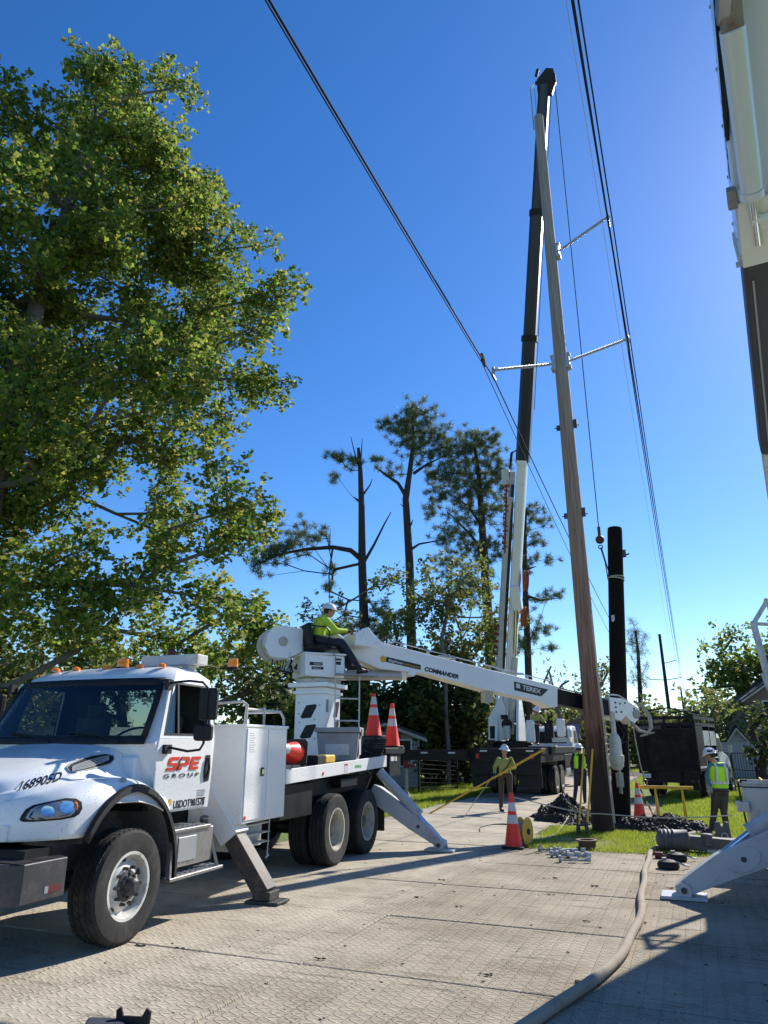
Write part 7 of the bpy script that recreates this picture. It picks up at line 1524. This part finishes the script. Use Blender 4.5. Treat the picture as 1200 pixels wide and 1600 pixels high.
# worker in the dark coat
dB = 24.55
JB = Jp(dB, head=(904.5, 1170), sh_l=(896, 1180), sh_r=(915, 1180), el_l=(893.5, 1193), el_r=(919, 1193), ha_l=(894, 1203, -.05), ha_r=(920, 1203, .0), hip_l=(901, 1206), hip_r=(912, 1206), kn_l=(900, 1229), kn_r=(913, 1229), an_l=(898, 1251), an_r=(914, 1251))
cB = toC(JB['head']); rB = Vector((-cB.y, cB.x, 0))
for s in 'lr': JB['an_'+s].z = .09
person('worker in a dark jacket with lime vest sides seen from behind near the wooden pole', JB, -cB, -cB*.9, 'blackc', 'navyc', vest='vest', panels=True, look=(-cB*.8+rB*.3))
# worker in the fluorescent vest at right
dC = 17.25
JC = Jp(dC, head=(1110, 1181), sh_l=(1111, 1196, .18), sh_r=(1129, 1197, -.12), el_l=(1105, 1213, -.02), el_r=(1135, 1216, -.16), ha_l=(1109, 1229, -.1), ha_r=(1129, 1232, -.28), hip_l=(1120, 1240, .10), hip_r=(1130, 1240, -.06), kn_l=(1116, 1269, .02), kn_r=(1131, 1269, -.04), an_l=(1113, 1297, .05), an_r=(1136, 1296, .0))
JC['sh_l'] = at(1110, 1196, dC-.05); JC['sh_r'] = at(1133, 1197, dC+.08); JC['hip_l'] = at(1119, 1240, dC-.02); JC['hip_r'] = at(1131, 1240, dC+.04); JC['el_r'] = at(1137, 1214, dC+.05); JC['ha_r'] = at(1134, 1230, dC+.2)
cC = toC(JC['head']); rC = Vector((-cC.y, cC.x, 0))
for s in 'lr': JC['an_'+s].z = .09
person('worker in a fluorescent yellow vest over a blue shirt looking down at the dirt heap', JC, (-cC*.85-rC*.55), (-cC*.3-rC*.9), 'bluec', 'brownc', vest='vest', glove='greyglove', look=(-rC*.9-cC*.35+Vector((0, 0, -.25))), hat_mark=True, side=cC)
# derrick operator, seated
def o3(u, v, z): return F3(u, v, z)
JO = dict(head=o3(.05, .34, 4.13), sh_l=o3(-.11, .15, 3.97), sh_r=o3(-.11, .53, 3.97), el_l=o3(.13, .12, 3.76), el_r=o3(.11, .58, 3.74), ha_l=o3(.40, .26, 3.80), ha_r=o3(.38, .46, 3.77), hip_l=o3(-.17, .26, 3.56), hip_r=o3(-.17, .42, 3.56), kn_l=o3(.27, .24, 3.57), kn_r=o3(.27, .48, 3.54), an_l=o3(.50, .30, 3.16), an_r=o3(.62, .52, 3.06))
person('seated operator in a lime shirt and white hard hat at the derrick controls', JO, du, (du*.9+Vector((0, 0, .15))), 'limes', 'navyc', glove='glove', look=(du*.9+dv*.2+Vector((0, 0, -.12))))
# crane operator
dK = 28.3
JK = Jp(dK, head=(838.5, 1111), sh_l=(830, 1119), sh_r=(845, 1119.5), el_l=(832, 1129, -.2), el_r=(850, 1127, -.15), ha_l=(842, 1132, -.35), ha_r=(855, 1133, -.3), hip_l=(830, 1141), hip_r=(839, 1141), kn_l=(831, 1157), kn_r=(841, 1157), an_l=(831, 1170), an_r=(841, 1170))
cK = toC(JK['head']); rK = Vector((-cK.y, cK.x, 0))
for s in 'lr': JK['an_'+s].z = 1.79; JK['kn_'+s].z = 2.12; JK['hip_'+s].z = 2.50
JK['sh_l'], JK['sh_r'] = JK['sh_r'], JK['sh_l']; JK['el_l'], JK['el_r'] = JK['el_r'], JK['el_l']; JK['ha_l'], JK['ha_r'] = JK['ha_r'], JK['ha_l']; JK['hip_l'], JK['hip_r'] = JK['hip_r'], JK['hip_l']; JK['kn_l'], JK['kn_r'] = JK['kn_r'], JK['kn_l']; JK['an_l'], JK['an_r'] = JK['an_r'], JK['an_l']
person('crane operator with bare arms leaning over the controls under the white boom', JK, cK*.8+rK*.3, cK, 'khaki', 'navyc', sleeves=False, skin='skindk', look=(cK*.6+rK*.6+Vector((0, 0, -.35))))
